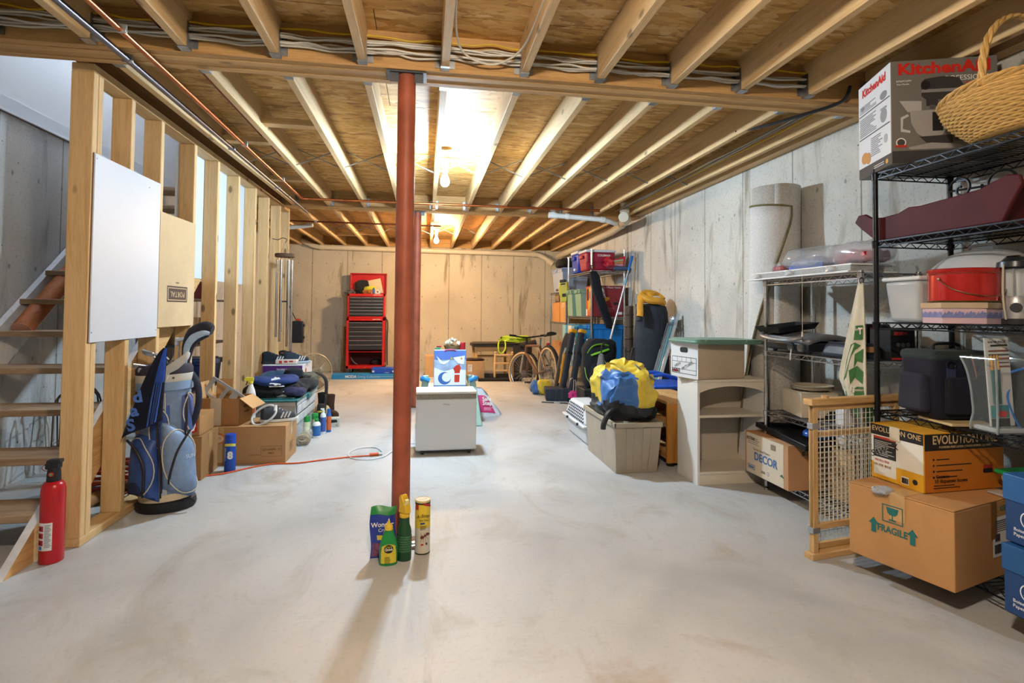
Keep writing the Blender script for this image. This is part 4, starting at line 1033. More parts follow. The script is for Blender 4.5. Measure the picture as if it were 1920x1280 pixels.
lump((.17, .02, .20), (.10, .1, .06), .8, .03, 14, 2, flat=-.044).build('stored_tool', M('17181b', .5), tc)
MB().tube(wave([(-.27, -.1, .30), (-.22, -.12, .22), (-.15, -.12, .17)], 5), .008, 6).build('stored_hose', M('6f6a66', .5), tc)
MB().cyl((0, y0-.004, .127), (0, y0, .127), .009, n=10).build('lock', M('d8c25a', .3, .8), tc)
for x in (-.27, .27):
    for y_ in (-.16, .16):
        MB().cyl((x-.02, y_, .045), (x+.02, y_, .045), .045, n=18).build('caster', M('1a1a1b', .7), tc)
        MB().box(x-.028, x+.028, y_-.02, y_+.02, .05, .10).build('caster_fork', GALV(), tc, smooth=0)
up = MB(); w3 = .338
up.box(-w3, -w3+.035, -.17, .2, 1.022, 1.47).box(w3-.035, w3, -.17, .2, 1.022, 1.47).box(-w3, w3, -.17, .2, 1.022, 1.05).box(-w3, w3, -.17, -.15, 1.42, 1.47).box(-w3, w3, .19, .2, 1.022, 1.47).box(-w3, w3, -.15, .19, 1.40, 1.41)
up.build('upper_chest', RED, tc, smooth=0, bev=.004)
zs = [1.055, 1.11, 1.17, 1.23, 1.29]
for a, b_ in zip(zs[:-1], zs[1:]): drawer(.60, a, b_, -.17, 0)
for a, b_ in ((1.29, 1.35), (1.35, 1.41)):
    for xc in (-.2, 0, .2): drawer(.197, a, b_, -.17, xc)
MB().box(-w3, w3, .205, .225, 1.47, 1.87).box(-w3, w3, .15, .225, 1.85, 1.87).box(-w3, -w3+.02, .15, .225, 1.47, 1.87).box(w3-.02, w3, .15, .225, 1.47, 1.87).build('lid', RED, tc, smooth=0, bev=.003)
text('CRAFTSMAN', .026, PAPER(), tc, (.19, -.2225, 1.0), '-Y'); text('CRAFTSMAN', .026, PAPER(), tc, (.2, -.1725, 1.447), '-Y')
MB().box(w2, w2+.012, -.15, .1, .2, 1.0).build('side_rail', M('5a1210', .5), tc, smooth=0)
MB().tube(wave([(w2+.02, -.12, 1.0), (w2+.045, -.13, .93), (w2+.04, -.13, .6), (w2+.045, -.13, .15)], 6), .012, 7).build('side_hose', M('3a3a30', .6), tc)
# odds and ends in the open top
def odd(name, label, mb, mat, loc, rot=(0, 0, 0), cat='tool', bev=.004):
    return tag(mb.build(name, mat, None, loc, rot, bev=bev), label, cat, 'things heaped in the open tool chest')
odd('paper_sheet', 'cream printed sheet standing at the right of the open tool chest', MB().box(-.14, .14, -.002, .002, 0, .28), M('d8c9a2', .7), (-.94, 10.70, 1.475), (0, rad(-12), 0), 'paper', 0)
odd('manual', 'cream booklet leaning behind the yellow goggles', MB().box(-.10, .10, -.006, .006, 0, .24), M('d9d2b4', .7), (-1.02, 10.715, 1.475), (0, rad(6), 0), 'booklet', .001)
odd('tool_bag', 'dark grey tool pouch standing in the open tool chest', lump((0, 0, .13), (.13, .05, .14), .6, .02, 10, 3), fabric('2b2b2e', .2), (-1.19, 10.68, 1.47), cat='bag', bev=0)
odd('goggles', 'yellow safety goggles lying on top of the tool chest heap', MB().grid(lambda u, v: (.11*(u-.5)*2, -.05*math.cos((u-.5)*2.6), .07*v*(1-.5*(2*u-1)**4)), 14, 6), M('d8d63a', .2, alpha=.9), (-1.04, 10.6, 1.56), (rad(10), rad(-8), 0), 'goggles', 0)
odd('work_glove', 'orange brown leather glove at the middle of the tool chest heap', lump((0, 0, .035), (.09, .06, .04), .7, .02, 16, 5), fabric('a86a38', .3), (-1.10, 10.58, 1.473), cat='glove', bev=0)
odd('black_glove', 'black glove in the middle of the tool chest heap', lump((0, 0, .035), (.08, .06, .04), .7, .025, 16, 7), fabric('1b1b1d', .3), (-1.24, 10.6, 1.473), cat='glove', bev=0)
odd('spray_tin', 'blue and white spray tin standing in the tool chest heap', MB().cyl((0, 0, 0), (0, 0, .10), .022, n=14).cyl((0, 0, .1), (0, 0, .12), .012, n=10), M('3a68b8', .4), (-.97, 10.56, 1.473), cat='can')
odd('glue_tube', 'white and blue glue tube leaning at the right of the tool chest heap', MB().cyl((0, 0, 0), (0, 0, .13), .02, .006, n=12), M('b9c6dd', .4), (-.87, 10.58, 1.473), (0, rad(15), 0), 'tube')
odd('tape_roll', 'roll of white tape in the tool chest heap', MB().tube([(.03*math.cos(a), 0, .04+.03*math.sin(a)) for a in [i*2*math.pi/18 for i in range(18)]], .012, 8, True), WHITEP(), (-.90, 10.53, 1.473), cat='tape', bev=0)
odd('wire_brush', 'grey bristly brush hanging over the left corner of the tool chest', lump((0, 0, .03), (.07, .05, .04), .9, .05, 30, 9), M('77726c', .8), (-1.40, 10.55, 1.472), cat='brush', bev=0)
# plank beside the chest
tag(MB().box(-.02, .02, -.02, .02, 0, .86).build('wooden_plank', wood('Z', '8a6238', '5e3f20', .4), None, (-1.50, 10.62, 0), (rad(-7), 0, 0), smooth=0, bev=.002), 'narrow brown plank leaning on the wall left of the tool chest', 'plank')
# flat blue box on the floor and blue case on it
t = thing('flat_box', 'long flat blue carton with white lettering lying before the tool chest', 'box', (-1.03, 9.70, 0), -1)
MB().box(-.52, .52, -.13, .13, 0, .082).build('carton', M('2383c6', .5, 0, .08), t, smooth=0, bev=.003)
text('MODA', .062, PAPER(), t, (-.20, -.132, .042), '-Y', fat=.001); text('Living Collection', .055, M('a9d4ee', .6), t, (.10, -.132, .042), '-Y')
text('home essentials since', .03, M('a9d4ee', .6), t, (.40, -.132, .042), '-Y', sx=.8)
t = thing('tool_case', 'small ribbed blue plastic case lying on the flat blue carton', 'case', (-.70, 9.74, .083), -2)
MB().box(-.2, .2, -.09, .09, 0, .10).build('shell', M('1e4fc0', .4), t, bev=.012)
for k in range(7): MB().box(-.13+.045*k, -.115+.045*k, -.093, -.089, .025, .085).build('rib', M('1a46ae', .4), t, bev=.002)
for s in (-1, 1): MB().box(s*.17-.02, s*.17+.02, -.1, -.088, .02, .05).build('latch', M('d5d8de', .4), t, bev=.003)
text('KOBALT', .022, PAPER(), t, (.06, -.0935, .015), '-Y')

# ------------------------------------------------------------ bottles at the foot of the column
t = thing('fertilizer_bag', 'blue and green plant crystals bag standing against the red column', 'bag', (-.185, 2.70, 0), 4, None, (rad(-6), 0, rad(6)))
def bag_fn(s):
    def f(u, v):
        e = (1-abs(2*u-1)**3)*(1-abs(2*v-1)**4)
        return (-.06+.12*u+.004*math.sin(v*7), s*.022*e, .235*v+.006*math.sin(u*6)*v)
    return f
bg = MB().mat(0); bg.grid(bag_fn(-1), 14, 16).grid(bag_fn(1), 14, 16)
bg.build('pouch', M('2a3f9c', .35, 0, .12), t)
MB().grid(lambda u, v: tuple(Vector(bag_fn(-1)(u, .84+.16*v))+Vector((0, -.0015, 0))), 12, 4).build('green_top', M('2a8a48', .35), t)
MB().grid(lambda u, v: tuple(Vector(bag_fn(-1)(.05+.9*u, .04+.26*v))+Vector((0, -.002, 0))), 12, 6).build('flower_print', M('7d4a6a', .5, 0, .6, 60), t)
MB().grid(lambda u, v: tuple(Vector(bag_fn(-1)(.25+.55*u, .36+.09*v))+Vector((0, -.002, 0))), 8, 3).build('yellow_band', M('d8c24a', .5), t)
text('Wonder', .03, PAPER(), t, (-.005, -.0235, .155), (rad(86), 0, 0), fat=.0006); text('Crystals', .022, PAPER(), t, (.012, -.0245, .13), (rad(86), 0, 0))
t = thing('plant_food_bottle', 'green squeeze bottle with yellow tip and yellow label in front of the column', 'bottle', (-.155, 2.63, 0), 5)
GRN = M('1f8a45', .35)
MB().lathe([(0, 0), (.040, 0), (.042, .006), (.042, .075), (.038, .10), (.028, .13), (.019, .155), (.017, .165), (0, .165)], 26, sx=1.0, sy=.62).build('body', GRN, t)
MB().lathe([(.019, .158), (.019, .172), (.015, .18), (.007, .186), (.004, .2), (0, .2)], 16, cap0=False).build('tip', M('e0bd3c', .4), t)
MB().cyl((0, 0, .186), (0, 0, .206), .006, .003, n=10).build('nozzle', M('d9d2c8', .4), t)
MB().grid(lambda u, v: (.0428*math.sin(-.95+1.9*u)*(1-.12*v**3), -.0428*.63*math.cos(-.95+1.9*u)-.0006, .012+.075*v+.012*math.sin(math.pi*u)*v), 14, 8).build('label', M('dcc83e', .5), t)
decal([(0, EL(0, 0, .021, .019))], [M('1c2418', .6)], t, (0, -.0285, .078), (rad(90), 0, 0), 'label_disc')
text('Liquid', .012, M('dcc83e', .6), t, (0, -.0296, .088), '-Y'); text('Quick', .015, PAPER(), t, (0, -.0298, .076), '-Y', fat=.0004)
decal(lines(-.018, .018, -.02, .012, 5, .3, 0, 4), [M('6a6a2a', .6)], t, (0, -.0282, .034), '-Y', 'fine_print')
t = thing('spray_bottle', 'tall dark green spray bottle with yellow trigger before the column', 'bottle', (-.085, 2.665, 0), -8)
DG = M('1f4a2c', .3)
MB().lathe([(0, 0), (.034, 0), (.036, .006), (.036, .10), (.034, .118), (.036, .13), (.032, .15), (.026, .165), (.024, .20), (.0, .20)], 26, sx=.95, sy=.75).build('body', DG, t)
for k in range(7): MB().lathe([(.0364, .042+.011*k), (.0378, .046+.011*k), (.0364, .050+.011*k)], 26, sx=.95, sy=.75, cap0=False, cap1=False).build('grip_ring', M('3a6a48', .35), t)
sy_ = MB().cyl((0, 0, .198), (0, 0, .218), .024, n=18)
sy_.prism([(-.026, .218), (.026, .218), (.024, .25), (-.004, .30), (-.016, .302), (-.024, .285), (-.02, .25)], -.018, .018, Matrix(((.75, 0, .65, 0), (-.65, 0, .75, 0), (0, 1, 0, 0), (0, 0, 0, 1))))
sy_.build('sprayer', M('e3b92c', .35), t, bev=.004)
MB().cbox((.012, -.018, .272), (.02, .012, .03), (rad(20), 0, .5)).build('nozzle', M('e8d489', .35), t, bev=.003)
t = thing('insect_dust_can', 'yellow and white cardboard can of ant dust right of the column', 'can', (.0, 2.735, 0), 10)
MB().lathe([(0, .004), (.036, .004), (.0365, .008), (.0365, .255), (0, .255)], 32).build('tube', M('d9cfba', .55), t)
MB().grid(lambda u, v: (.0369*math.sin(-2.2+4.4*u), -.0369*math.cos(-2.2+4.4*u), .125+.115*v), 26, 2).build('yellow_wrap', M('e2c437', .5), t)
MB().grid(lambda u, v: (.0372*math.sin(-.1+1.5*u), -.0372*math.cos(-.1+1.5*u), .236-.014*u+.012*v-.004*u), 12, 2).build('red_banner', M('b3202a', .5), t)
MB().grid(lambda u, v: (.0373*math.sin(-1.3+.55*u), -.0373*math.cos(-1.3+.55*u), .212+.026*v), 6, 2).build('red_square', M('b3202a', .5), t)
MB().lathe([(.0372, 0), (.0372, .006)], 32).lathe([(.0372, .238), (.0372, .246)], 32).build('dark_rim', M('3f3d30', .4, .5), t)
MB().lathe([(.036, .246), (.0375, .250), (.0375, .256), (.034, .257), (.033, .253), (0, .253)], 32).build('lid', M('dbc788', .5), t)
MB().tube([(.02*math.cos(a), .012*math.sin(a), .2545) for a in [i*2*math.pi/18 for i in range(18)]], .0018, 5, True).build('lid_ring', M('cdb876', .5), t)
text('A-Stop', .022, INK(), t, (-.006, -.0376, .185), '-Y', shear=.2); text('Ant Dust', .013, INK(), t, (.0, -.0376, .165), '-Y', shear=.1)
decal([(0, R4(-.018, .004, -.004, .004))]+lines(-.018, .012, -.03, -.008, 4, .35, 1, 5), [M('2a3f80', .6), M('6a6040', .6)], t, (0, -.0374, .15), '-Y', 'small_print')
ant = [(0, EL(-.008, 0, .010, .007)), (0, EL(.006, .006, .006, .005)), (0, EL(.018, .014, .009, .006)), (1, EL(-.008, -.035, .007, .004)), (2, EL(.013, -.032, .005, .006))]
ant += [(0, [(x0, y0), (x0+.002, y0), (x1+.001, y1), (x1, y1)]) for x0, y0, x1, y1 in ((-.008, 0, -.016, -.022), (-.002, 0, -.004, -.026), (.004, .004, .008, -.022), (.008, .006, .022, -.012), (-.01, .004, -.016, .02), (.0, .006, .002, .02))]
decal(ant, [M('6a3020', .6), M('c23030', .6), M('4a4438', .6)], t, (0, -.0376, .085), '-Y', 'insect_print')
tag(MB().box(-.02, .02, -.03, .03, 0, .012).cyl((.0, 0, .012), (0, 0, .016), .01, n=10).build('drain_plate', M('b9bcc0', .4, .6), None, (-.045, 2.81, 0), (0, 0, .2), bev=.002), 'small grey metal plate on the floor beside the column foot', 'plate')

# ------------------------------------------------------------ dehumidifier
dh = thing('dehumidifier', 'white dehumidifier on small black casters in the middle of the floor', 'dehumidifier', (.178, 4.66, 0), 1)
MB().box(-.247, .247, -.14, .14, .035, .455).build('body', M('d5d6d8', .4), dh, bev=.014, seg=3)
MB().box(-.245, .245, -.138, .138, .455, .492).build('grille_band', M('8d8475', .5, 0, .4, 90), dh, bev=.004)
MB().box(-.248, .248, -.141, .141, .492, .517).build('top', M('d9d2c6', .4), dh, bev=.01, seg=3)
text('Midea', .022, M('7d8086', .4), dh, (0, -.1412, .41), '-Y')
for x in (-.19, .19):
    for y_ in (-.1, .1):
        MB().cyl((x-.012, y_, .017), (x+.012, y_, .017), .017, n=14).box(x-.018, x+.018, y_-.012, y_+.012, .02, .036).build('caster', M('17181a', .5), dh)
MB().box(-.15, .15, -.12, -.10, .028, .036).build('foot_rail', M('3c3e42', .5), dh, smooth=0)

# plastic play table with gift bag and box on it
pt = thing('play_table', 'pale teal plastic table with bright blue rails behind the dehumidifier', 'table', (.25, 5.85, 0), 0)
MB().box(-.24, .24, -.22, .22, .36, .385).build('tray', M('b9d6d2', .45), pt, bev=.006)
for s in (-1, 1):
    MB().tube(wave([(s*.20, -.25, .465), (s*.26, -.24, .49), (s*.275, -.15, .47), (s*.27, .2, .45)], 5), .024, 10).build('rail', M('1f86c8', .35), pt)
    for y_ in (-.2, .2):
        MB().taper((.07, .06), (.06, .05), 0, .47, (s*.285+.02*s, y_*1.15), (s*.235, y_)).build('leg', M('a5cbc2', .45), pt, bev=.01)
    MB().box(s*.25-.02, s*.25+.02, -.2, .2, .16, .2).build('stretcher', M('8fc0b4', .45), pt, bev=.008)
gb_ = thing('gift_bag', 'shiny blue winter gift bag standing on the plastic table', 'gift bag', (.255, 5.68, .387), 0)
MB().box(-.163, .163, -.055, .055, 0, .385).build('bag', [M('9db8dc', .22, 0, .35, 14)], gb_, smooth=0, bev=.004)
MB().box(.1632, .1645, -.055, .055, 0, .385).build('side_panel', M('7a4a34', .6), gb_, smooth=0)
decal([(0, R4(-.16, .16, .29, .38)), (1, [(-.16, .02), (.16, .02), (.16, .18), (.05, .2), (-.06, .17), (-.16, .21)]), (2, R4(-.16, .16, 0, .03)), (3, EL(-.055, .10, .066, .064)), (1, EL(-.035, .11, .046, .046)),
       (1, [(-.14, .33), (-.10, .25), (-.06, .24), (-.02, .26), (0, .29), (-.03, .28), (-.08, .27)]), (1, [(.03, .31), (.15, .33), (.14, .24), (.08, .25)]), (4, [(.01, .32), (.03, .29), (-.0, .29)]), (4, [(.115, .32), (.13, .29), (.1, .29)]),
       (5, [(.045, .06), (.095, .06), (.10, .17), (.11, .2), (.095, .24), (.06, .23), (.03, .2), (.045, .17)]), (1, R4(.04, .102, .135, .15))], [M('5578c8', .25), M('dfe8f2', .25), M('5f8fc4', .3), M('3f6cb8', .25), M('b9a85a', .4), M('c03a2a', .4)], gb_, (0, -.0565, 0), '-Y', 'winter_print')
for s in (-1, 1): MB().tube(wave([(-.06, s*.056, .37), (-.04, s*.06, .385), (.04, s*.06, .385), (.06, s*.056, .37)], 4), .004, 6).build('handle', M('b03060', .5), gb_)
t = carton('tall_box', 'brown carton behind the shiny gift bag on the plastic table', .30, .22, .36, (.28, 5.93, .387), 0, 'a9814f', tape=False)
t = thing('dried_flower_basket', 'bunch of dried white flowers in a straw nest above the gift bag', 'basket', (.29, 5.90, .75))
MB().lathe([(.07, 0), (.085, .03), (.095, .055)], 20, cap1=False).build('nest', M('a08a62', .9, 0, .5, 60, .8, 120), t)
rf = random.Random(3)
for k in range(26):
    a, q = rf.uniform(0, 6.28), rf.uniform(0, .085)
    MB().ball((q*math.cos(a), q*math.sin(a), .06+.05*(1-(q/.09)**2)+rf.uniform(0, .012)), rf.uniform(.012, .02), 8, 5).build('flower', M(('d9d3c4', 'c9bfa6', 'e6e0d2')[k % 3], .9), t)
t = thing('red_candle', 'red candle jar at the right of the dried flowers', 'candle', (.395, 5.88, .75))
MB().lathe([(0, 0), (.032, 0), (.032, .075), (.0, .075)], 18).build('jar', M('b02430', .35), t); MB().lathe([(.033, .075), (.033, .088), (0, .088)], 18).build('lid', M('c83a3c', .4), t)
t = thing('green_ornament_box', 'small green box with a red top left of the dried flowers', 'box', (.135, 5.86, .75))
MB().box(-.03, .03, -.025, .025, 0, .035).build('box', M('3a9c6a', .5), t, bev=.003); MB().box(-.015, .035, -.02, .02, .036, .055).build('lid', M('a03038', .5), t, bev=.003)
# ice melt bag
t = thing('salt_bag', 'white plastic sack with a pink label slumped beside the dehumidifier', 'sack', (.70, 6.22, 0), -6)
def sack(u, v):
    a = 2*math.pi*u
    hh = .30*(1-.55*max(0, math.cos(a)))
    ex = (1-v**3)**.5 if v < 1 else 0
    return ((.17 if math.cos(a) > 0 else .22)*math.copysign(abs(math.cos(a))**.7, math.cos(a))*(1-.35*v**2)-.06*v+.008*math.sin(9*a+v*4), .11*math.copysign(abs(math.sin(a))**.8, math.sin(a))*(1-.55*v**2), hh*v+.0)
MB().grid(sack, 40, 14, True).build('sack', M('ccd2da', .35, 0, .12, 8, .4, 20), t)
def on_sack(u, v, off=.004):
    p = Vector(sack(u, v)); q = Vector((p.x, p.y, 0)); return tuple(p+q.normalized()*off+Vector((0, 0, off*.4)))
MB().grid(lambda u, v: on_sack(.70+.15*u-.03*u*v, .14+.62*v), 14, 10).build('pink_label', M('d0397c', .4), t)
text('Safe', .062, PAPER(), t, (-.0, -.103, .19), (rad(70), 0, 0), fat=.001); text('Step', .062, PAPER(), t, (.01, -.114, .145), (rad(74), 0, 0), fat=.001)
decal(lines(-.05, .06, -.02, .015, 3, .4, 0, 7), [M('e7b6cb', .5)], t, (.02, -.119, .09), (rad(80), 0, 0), 'small_print')

# ------------------------------------------------------------ far centre: boxes, bench, hose, stool
carton('moving_box', 'brown carton far behind at the left of the gift bag', .33, .36, .37, (.17, 9.95, 0), 0, 'c39c70', tape=False)
t = carton('shipping_box', 'brown carton with a white label far behind at the right of the gift bag', .34, .34, .31, (.83, 9.50, 0), 3, 'b9936a', tape=False)
decal([(0, R4(-.035, .035, -.06, .06))]+[(1, r) for _, r in lines(-.028, .028, -.05, .05, 9, .45, 0, 4)], [PAPER(), M('9aa0a8', .7)], t, (-.08, -.1715, .2), '-Y', 'label')
tag(lump((0, 0, .02), (.17, .12, .022), .8, .012, 10, 2, flat=-.02).build('leather_pad', fabric('3a2a26', .3), None, (.86, 9.50, .312)), 'dark brown pad lying on the labelled carton', 'pad')
tb = thing('work_bench', 'wooden work bench with a dark board on top by the far wall', 'bench', (1.39, 9.95, 0), 2)
WL = wood('X', 'd2ab74', 'a67c46', .3)
MB().box(-.56, .56, -.25, .25, .535, .585).build('top', M('4a4038', .6, 0, .25), tb, smooth=0, bev=.004)
MB().prism([(-.62, -.3), (.60, -.28), (.62, .25), (-.5, .27)], .587, .60).build('board', M('3b332e', .55, 0, .2), tb, smooth=0)
for x in (-.50, .10, .5):
    for y_ in (-.2, .2): MB().box(x-.022, x+.022, y_-.022, y_+.022, 0, .535).build('leg', wood('Z', 'd2ab74', 'a67c46', .3), tb, smooth=0, bev=.002)
for y_ in (-.2, .2): MB().box(-.48, .48, y_-.015, y_+.015, .45, .53).build('rail', WL, tb, smooth=0)
MB().box(-.45, .45, -.15, .2, .34, .36).build('shelf', WL, tb, smooth=0)
t = thing('black_board', 'black board leaning at the right end of the work bench', 'panel', (1.72, 9.55, 0), 4, None, (rad(-8), 0, rad(4)))
MB().box(-.17, .17, -.015, .015, 0, .57).build('sheet', M('2c2826', .6, 0, .2), t, smooth=0, bev=.003)
MB().lathe([(.05, 0), (.05, .3)], 16, X=Matrix.Translation((-.05, -.02, .57)) @ Euler((0, rad(80), 0)).to_matrix().to_4x4()).build('rolled_edge', M('38302c', .6), t)
hs = thing('garden_hose', 'lime green garden hose coiled on the work bench', 'hose', (1.62, 9.9, .601), 0)
for k in range(8):
    rx, ry, z = .27-.018*(k % 4), .17-.015*(k % 4), .018+.026*(k//2)+.006*(k % 2)
    MB().tube([(rx*math.cos(a)+.03*math.sin(k*2.1), ry*math.sin(a)+.02*math.cos(k*1.3), z+.014*math.sin(2*a+k)) for a in [i*2*math.pi/34 for i in range(34)]], .0135, 8, True).build('loop', M('b4cf2a', .4), hs)
MB().tube(wave([(-.25, -.1, .05), (-.31, -.2, .03), (-.34, -.30, -.03), (-.33, -.33, -.14), (-.28, -.33, -.17), (-.22, -.32, -.10), (-.21, -.27, .0), (-.2, -.15, .03)], 7), .0135, 8).build('hanging_loop', M('b4cf2a', .4), hs)
MB().cyl((-.27, -.09, .085), (-.25, -.05, .10), .012, n=10).build('coupling', M('20211f', .4), hs)
t = thing('step_stool', 'small wooden slatted step stool in front of the work bench', 'stool', (1.33, 9.28, .055), -6)
WS = wood('Z', 'd9b27c', 'b08850', .2)
for x in (-.15, .15):
    MB().cyl((x, -.1, 0), (x*.97, -.08, .40), .02, n=12).build('leg', WS, t)
    MB().cyl((x, .14, 0), (x*.97, -.02, .42), .018, n=12).build('leg', WS, t)
for z in (.10, .22, .36): MB().box(-.15, .15, -.11, -.07, z, z+.03).build('slat', wood('X', 'd9b27c', 'b08850', .2), t, smooth=0, bev=.004)
tt = thing('boot_tray', 'shallow dark plastic tray on the floor under the step stool', 'tray', (1.25, 9.25, 0), -4)
MB().box(-.34, .34, -.16, .2, 0, .012).build('base', M('241f1c', .5), tt, bev=.004)
MB().grid(lambda u, v: ((-.34-.05*v)*math.cos(math.pi*u)*1.0, -.16-.03*v-.02*math.sin(math.pi*u), .01+.045*v), 16, 4).build('lip', M('2e2824', .5), tt, thick=.006)
MB().box(-.36, -.34, -.16, .2, 0, .05).box(.34, .36, -.16, .2, 0, .05).box(-.36, .36, .2, .215, 0, .09).build('side', M('2e2824', .5), tt, bev=.004)
# ------------------------------------------------------------ wire shelving
def rack(label, x0, x1, y0, y1, H, zs, mat, rr=.0125, pitch=.026):
    cx, cy_ = (x0+x1)/2, (y0+y1)/2
    t = thing('wire_rack', label, 'shelf', (cx, cy_, 0))
    a, b_ = (x1-x0)/2, (y1-y0)/2
    pm = MB().cyl((0, 0, .03), (0, 0, H), rr, n=12).lathe([(0, 0), (.016, 0), (.016, .015), (.006, .02), (.006, .03), (0, .03)], 10)
    k = .06
    while k < H-.02:
        pm.lathe([(rr, k), (rr*1.07, k+.004), (rr, k+.008)], 12, cap0=False, cap1=False); k += .05
    p0 = None
    for sx_ in (-1, 1):
        for sy_ in (-1, 1):
            if p0 is None: p0 = o = pm.build('post', mat, t)
            else: o = p0.copy(); COL.objects.link(o)
            o.location = (sx_*a, sy_*b_, 0)
    dk = MB(); n = int(2*b_/pitch)
    for i in range(1, n):
        y_ = -b_+2*b_*i/n
        dk.box(-a, a, y_-.0014, y_+.0014, -.0028, 0)
    for x in (-a, -a*.5, 0, a*.5, a): dk.box(x-.0022, x+.0022, -b_, b_, -.0075, -.0028)
    for y_ in (-b_, b_): dk.box(-a, a, y_-.0022, y_+.0022, -.0075, -.0028)
    tr = MB()
    for x in (-a, a):
        for z in (-.004, -.032): tr.box(x-.003, x+.003, -b_+rr, b_-rr, z-.003, z+.003)
        m = int(2*b_/.038); pts = [(x, -b_+rr+(2*b_-2*rr)*i/m, -.004 if i % 2 else -.032) for i in range(m+1)]
        for p, q in zip(pts[:-1], pts[1:]): tr.cyl(p, q, .0022, n=4, cap=False)
    for y_ in (-b_, b_):
        for z in (-.004, -.032): tr.box(-a+rr, a-rr, y_-.003, y_+.003, z-.003, z+.003)
        m = int(2*a/.038); pts = [(-a+rr+(2*a-2*rr)*i/m, y_, -.004 if i % 2 else -.032) for i in range(m+1)]
        for p, q in zip(pts[:-1], pts[1:]): tr.cyl(p, q, .0022, n=4, cap=False)
    cl = MB().lathe([(rr*1.3, -.036), (rr*1.5, -.004), (rr*1.3, 0)], 12)
    s0 = None
    for z in zs:
        if s0 is None:
            s0 = dk.build('wire_deck', mat, t, (0, 0, z), smooth=0); s1 = tr.build('truss', mat, s0); s0['kind'] = s1['kind'] = 'stuff'; s2 = []
            for sx_ in (-1, 1):
                for sy_ in (-1, 1):
                    o = cl.build('collar', mat, s0, (sx_*a, sy_*b_, 0)) if not s2 else s2[0].copy()
                    if s2: COL.objects.link(o); o.location = (sx_*a, sy_*b_, 0)
                    s2.append(o)
        else:
            c = s0.copy(); COL.objects.link(c); c.location = (0, 0, z)
            for ch_ in [s1]+s2:
                d = ch_.copy(); COL.objects.link(d); d.parent = c
    return t
BLK = M('1d1e22', .35, .6); CRM = M('bfc0c2', .25, 1.0)
rack('black wire shelving unit filling the right edge of the view', 2.25, 2.69, 1.20, 2.44, 1.915, (.10, .70, 1.14, 1.55, 1.895), BLK)
rack('chrome wire rack between the bookcase and the black shelving', 2.27, 2.62, 2.56, 3.38, 1.41, (.10, .53, .93, 1.40), CRM)
rack('tall chrome wire rack loaded with coolers and totes', 2.20, 2.66, 7.08, 8.28, 2.02, (.42, 1.11, 1.735), CRM, .0135, .03)
rack('farthest chrome wire rack in the corner with a pale tote and cartons', 2.20, 2.66, 8.42, 9.50, 1.52, (.35, 1.0, 1.5), CRM, .0135, .03)

# ------------------------------------------------------------ black shelving: top shelf
t = thing('mixer_box', 'grey printed stand mixer carton on the top black shelf', 'box', (2.19, 2.276, 1.897), -19)
W_, D_, H_ = .45, .34, .495
GRAY = M('6f6a66', .45)
MB().box(0, W_, 0, D_, 0, H_).build('carton', [M('77726c', .45)], t, smooth=0, bev=.003)
MB().box(-.0012, -.0002, .002, D_-.002, .055, H_-.002).build('white_side', M('e2e2e4', .45), t, smooth=0)
MB().box(-.0012, -.0002, .002, D_-.002, .002, .055).box(.002, W_-.002, -.0012, -.0002, .002, .06).build('dark_band', M('3c3a3c', .45), t, smooth=0)
text('KitchenAid', .075, M('d12a1e', .45), t, (W_/2+.0, -.0012, H_-.045), '-Y', fat=.003, sx=1.16)
text('PROFESSIONAL', .034, PAPER(), t, (W_*.72, -.0012, H_-.098), '-Y', sx=.95); text('600 SERIES', .036, M('d12a1e', .45), t, (W_*.74, -.0012, H_-.13), '-Y', sx=1.0); text('STAND MIXER', .016, M('2a2828', .5), t, (W_*.78, -.0012, H_-.158), '-Y')
text('KP26M1XPM', .012, PAPER(), t, (.055, -.0012, H_-.10), '-Y'); text('Pearl Metallic', .010, PAPER(), t, (.052, -.0012, H_-.115), '-Y')
mix = [(0, [(.11, .385), (.125, .40), (.20, .41), (.27, .40), (.29, .36), (.285, .315), (.26, .30), (.13, .30), (.11, .32)]), (1, R4(.11, .288, .335, .35)), (2, EL(.128, .37, .020, .022)), (0, R4(.13, .18, .27, .302)), (3, R4(.145, .165, .255, .275)),
       (4, [(.015, .30), (.11, .295), (.11, .245), (.05, .245)]), (5, [(.06, .25), (.23, .25), (.225, .17), (.195, .13), (.12, .12), (.09, .14), (.065, .19)]), (2, R4(.155, .2, .15, .24)),
       (6, [(.02, .22), (.05, .235), (.055, .225), (.03, .212), (.028, .165), (.06, .155), (.06, .145), (.02, .152)]), (0, [(.10, .125), (.24, .13), (.24, .09), (.13, .095)]), (5, [(.05, .075), (.15, .095), (.26, .085), (.30, .065), (.06, .065)]), (0, [(.25, .30), (.30, .32), (.31, .1), (.25, .1)])]
decal(mix, [M('3c3838', .35), M('8f8a88', .35), M('1d1b1b', .4), M('5a5656', .35), M('b5b0ac', .4), M('a39d99', .35), M('c9c5c2', .35)], t, (.02, -.0012, .0), '-Y', 'mixer_picture')
decal([(0, EL(0, 0, .022, .022)), (1, EL(0, 0, .017, .017)), (2, R4(-.025, .025, -.022, -.012))], [PAPER(), M('4a4644', .5), M('c8342a', .5)], t, (.04, -.0022, .10), '-Y', 'seal')
text('KitchenAid', .058, M('d12a1e', .45), t, (-.0022, D_/2, H_-.05), '-X', fat=.002, sx=.95)
sp = [(0, R4(-.16, .16, .33, .336)), (0, R4(-.16, .16, .205, .211)), (1, EL(.10, .36, .035, .02)), (2, EL(.10, .26, .032, .035)), (2, R4(.07, .13, .29, .30)), (3, EL(-.10, .10, .035, .03)), (3, EL(-.06, .09, .025, .03)), (4, EL(.12, .14, .018, .022)), (1, EL(-.12, .37, .018, .012))]
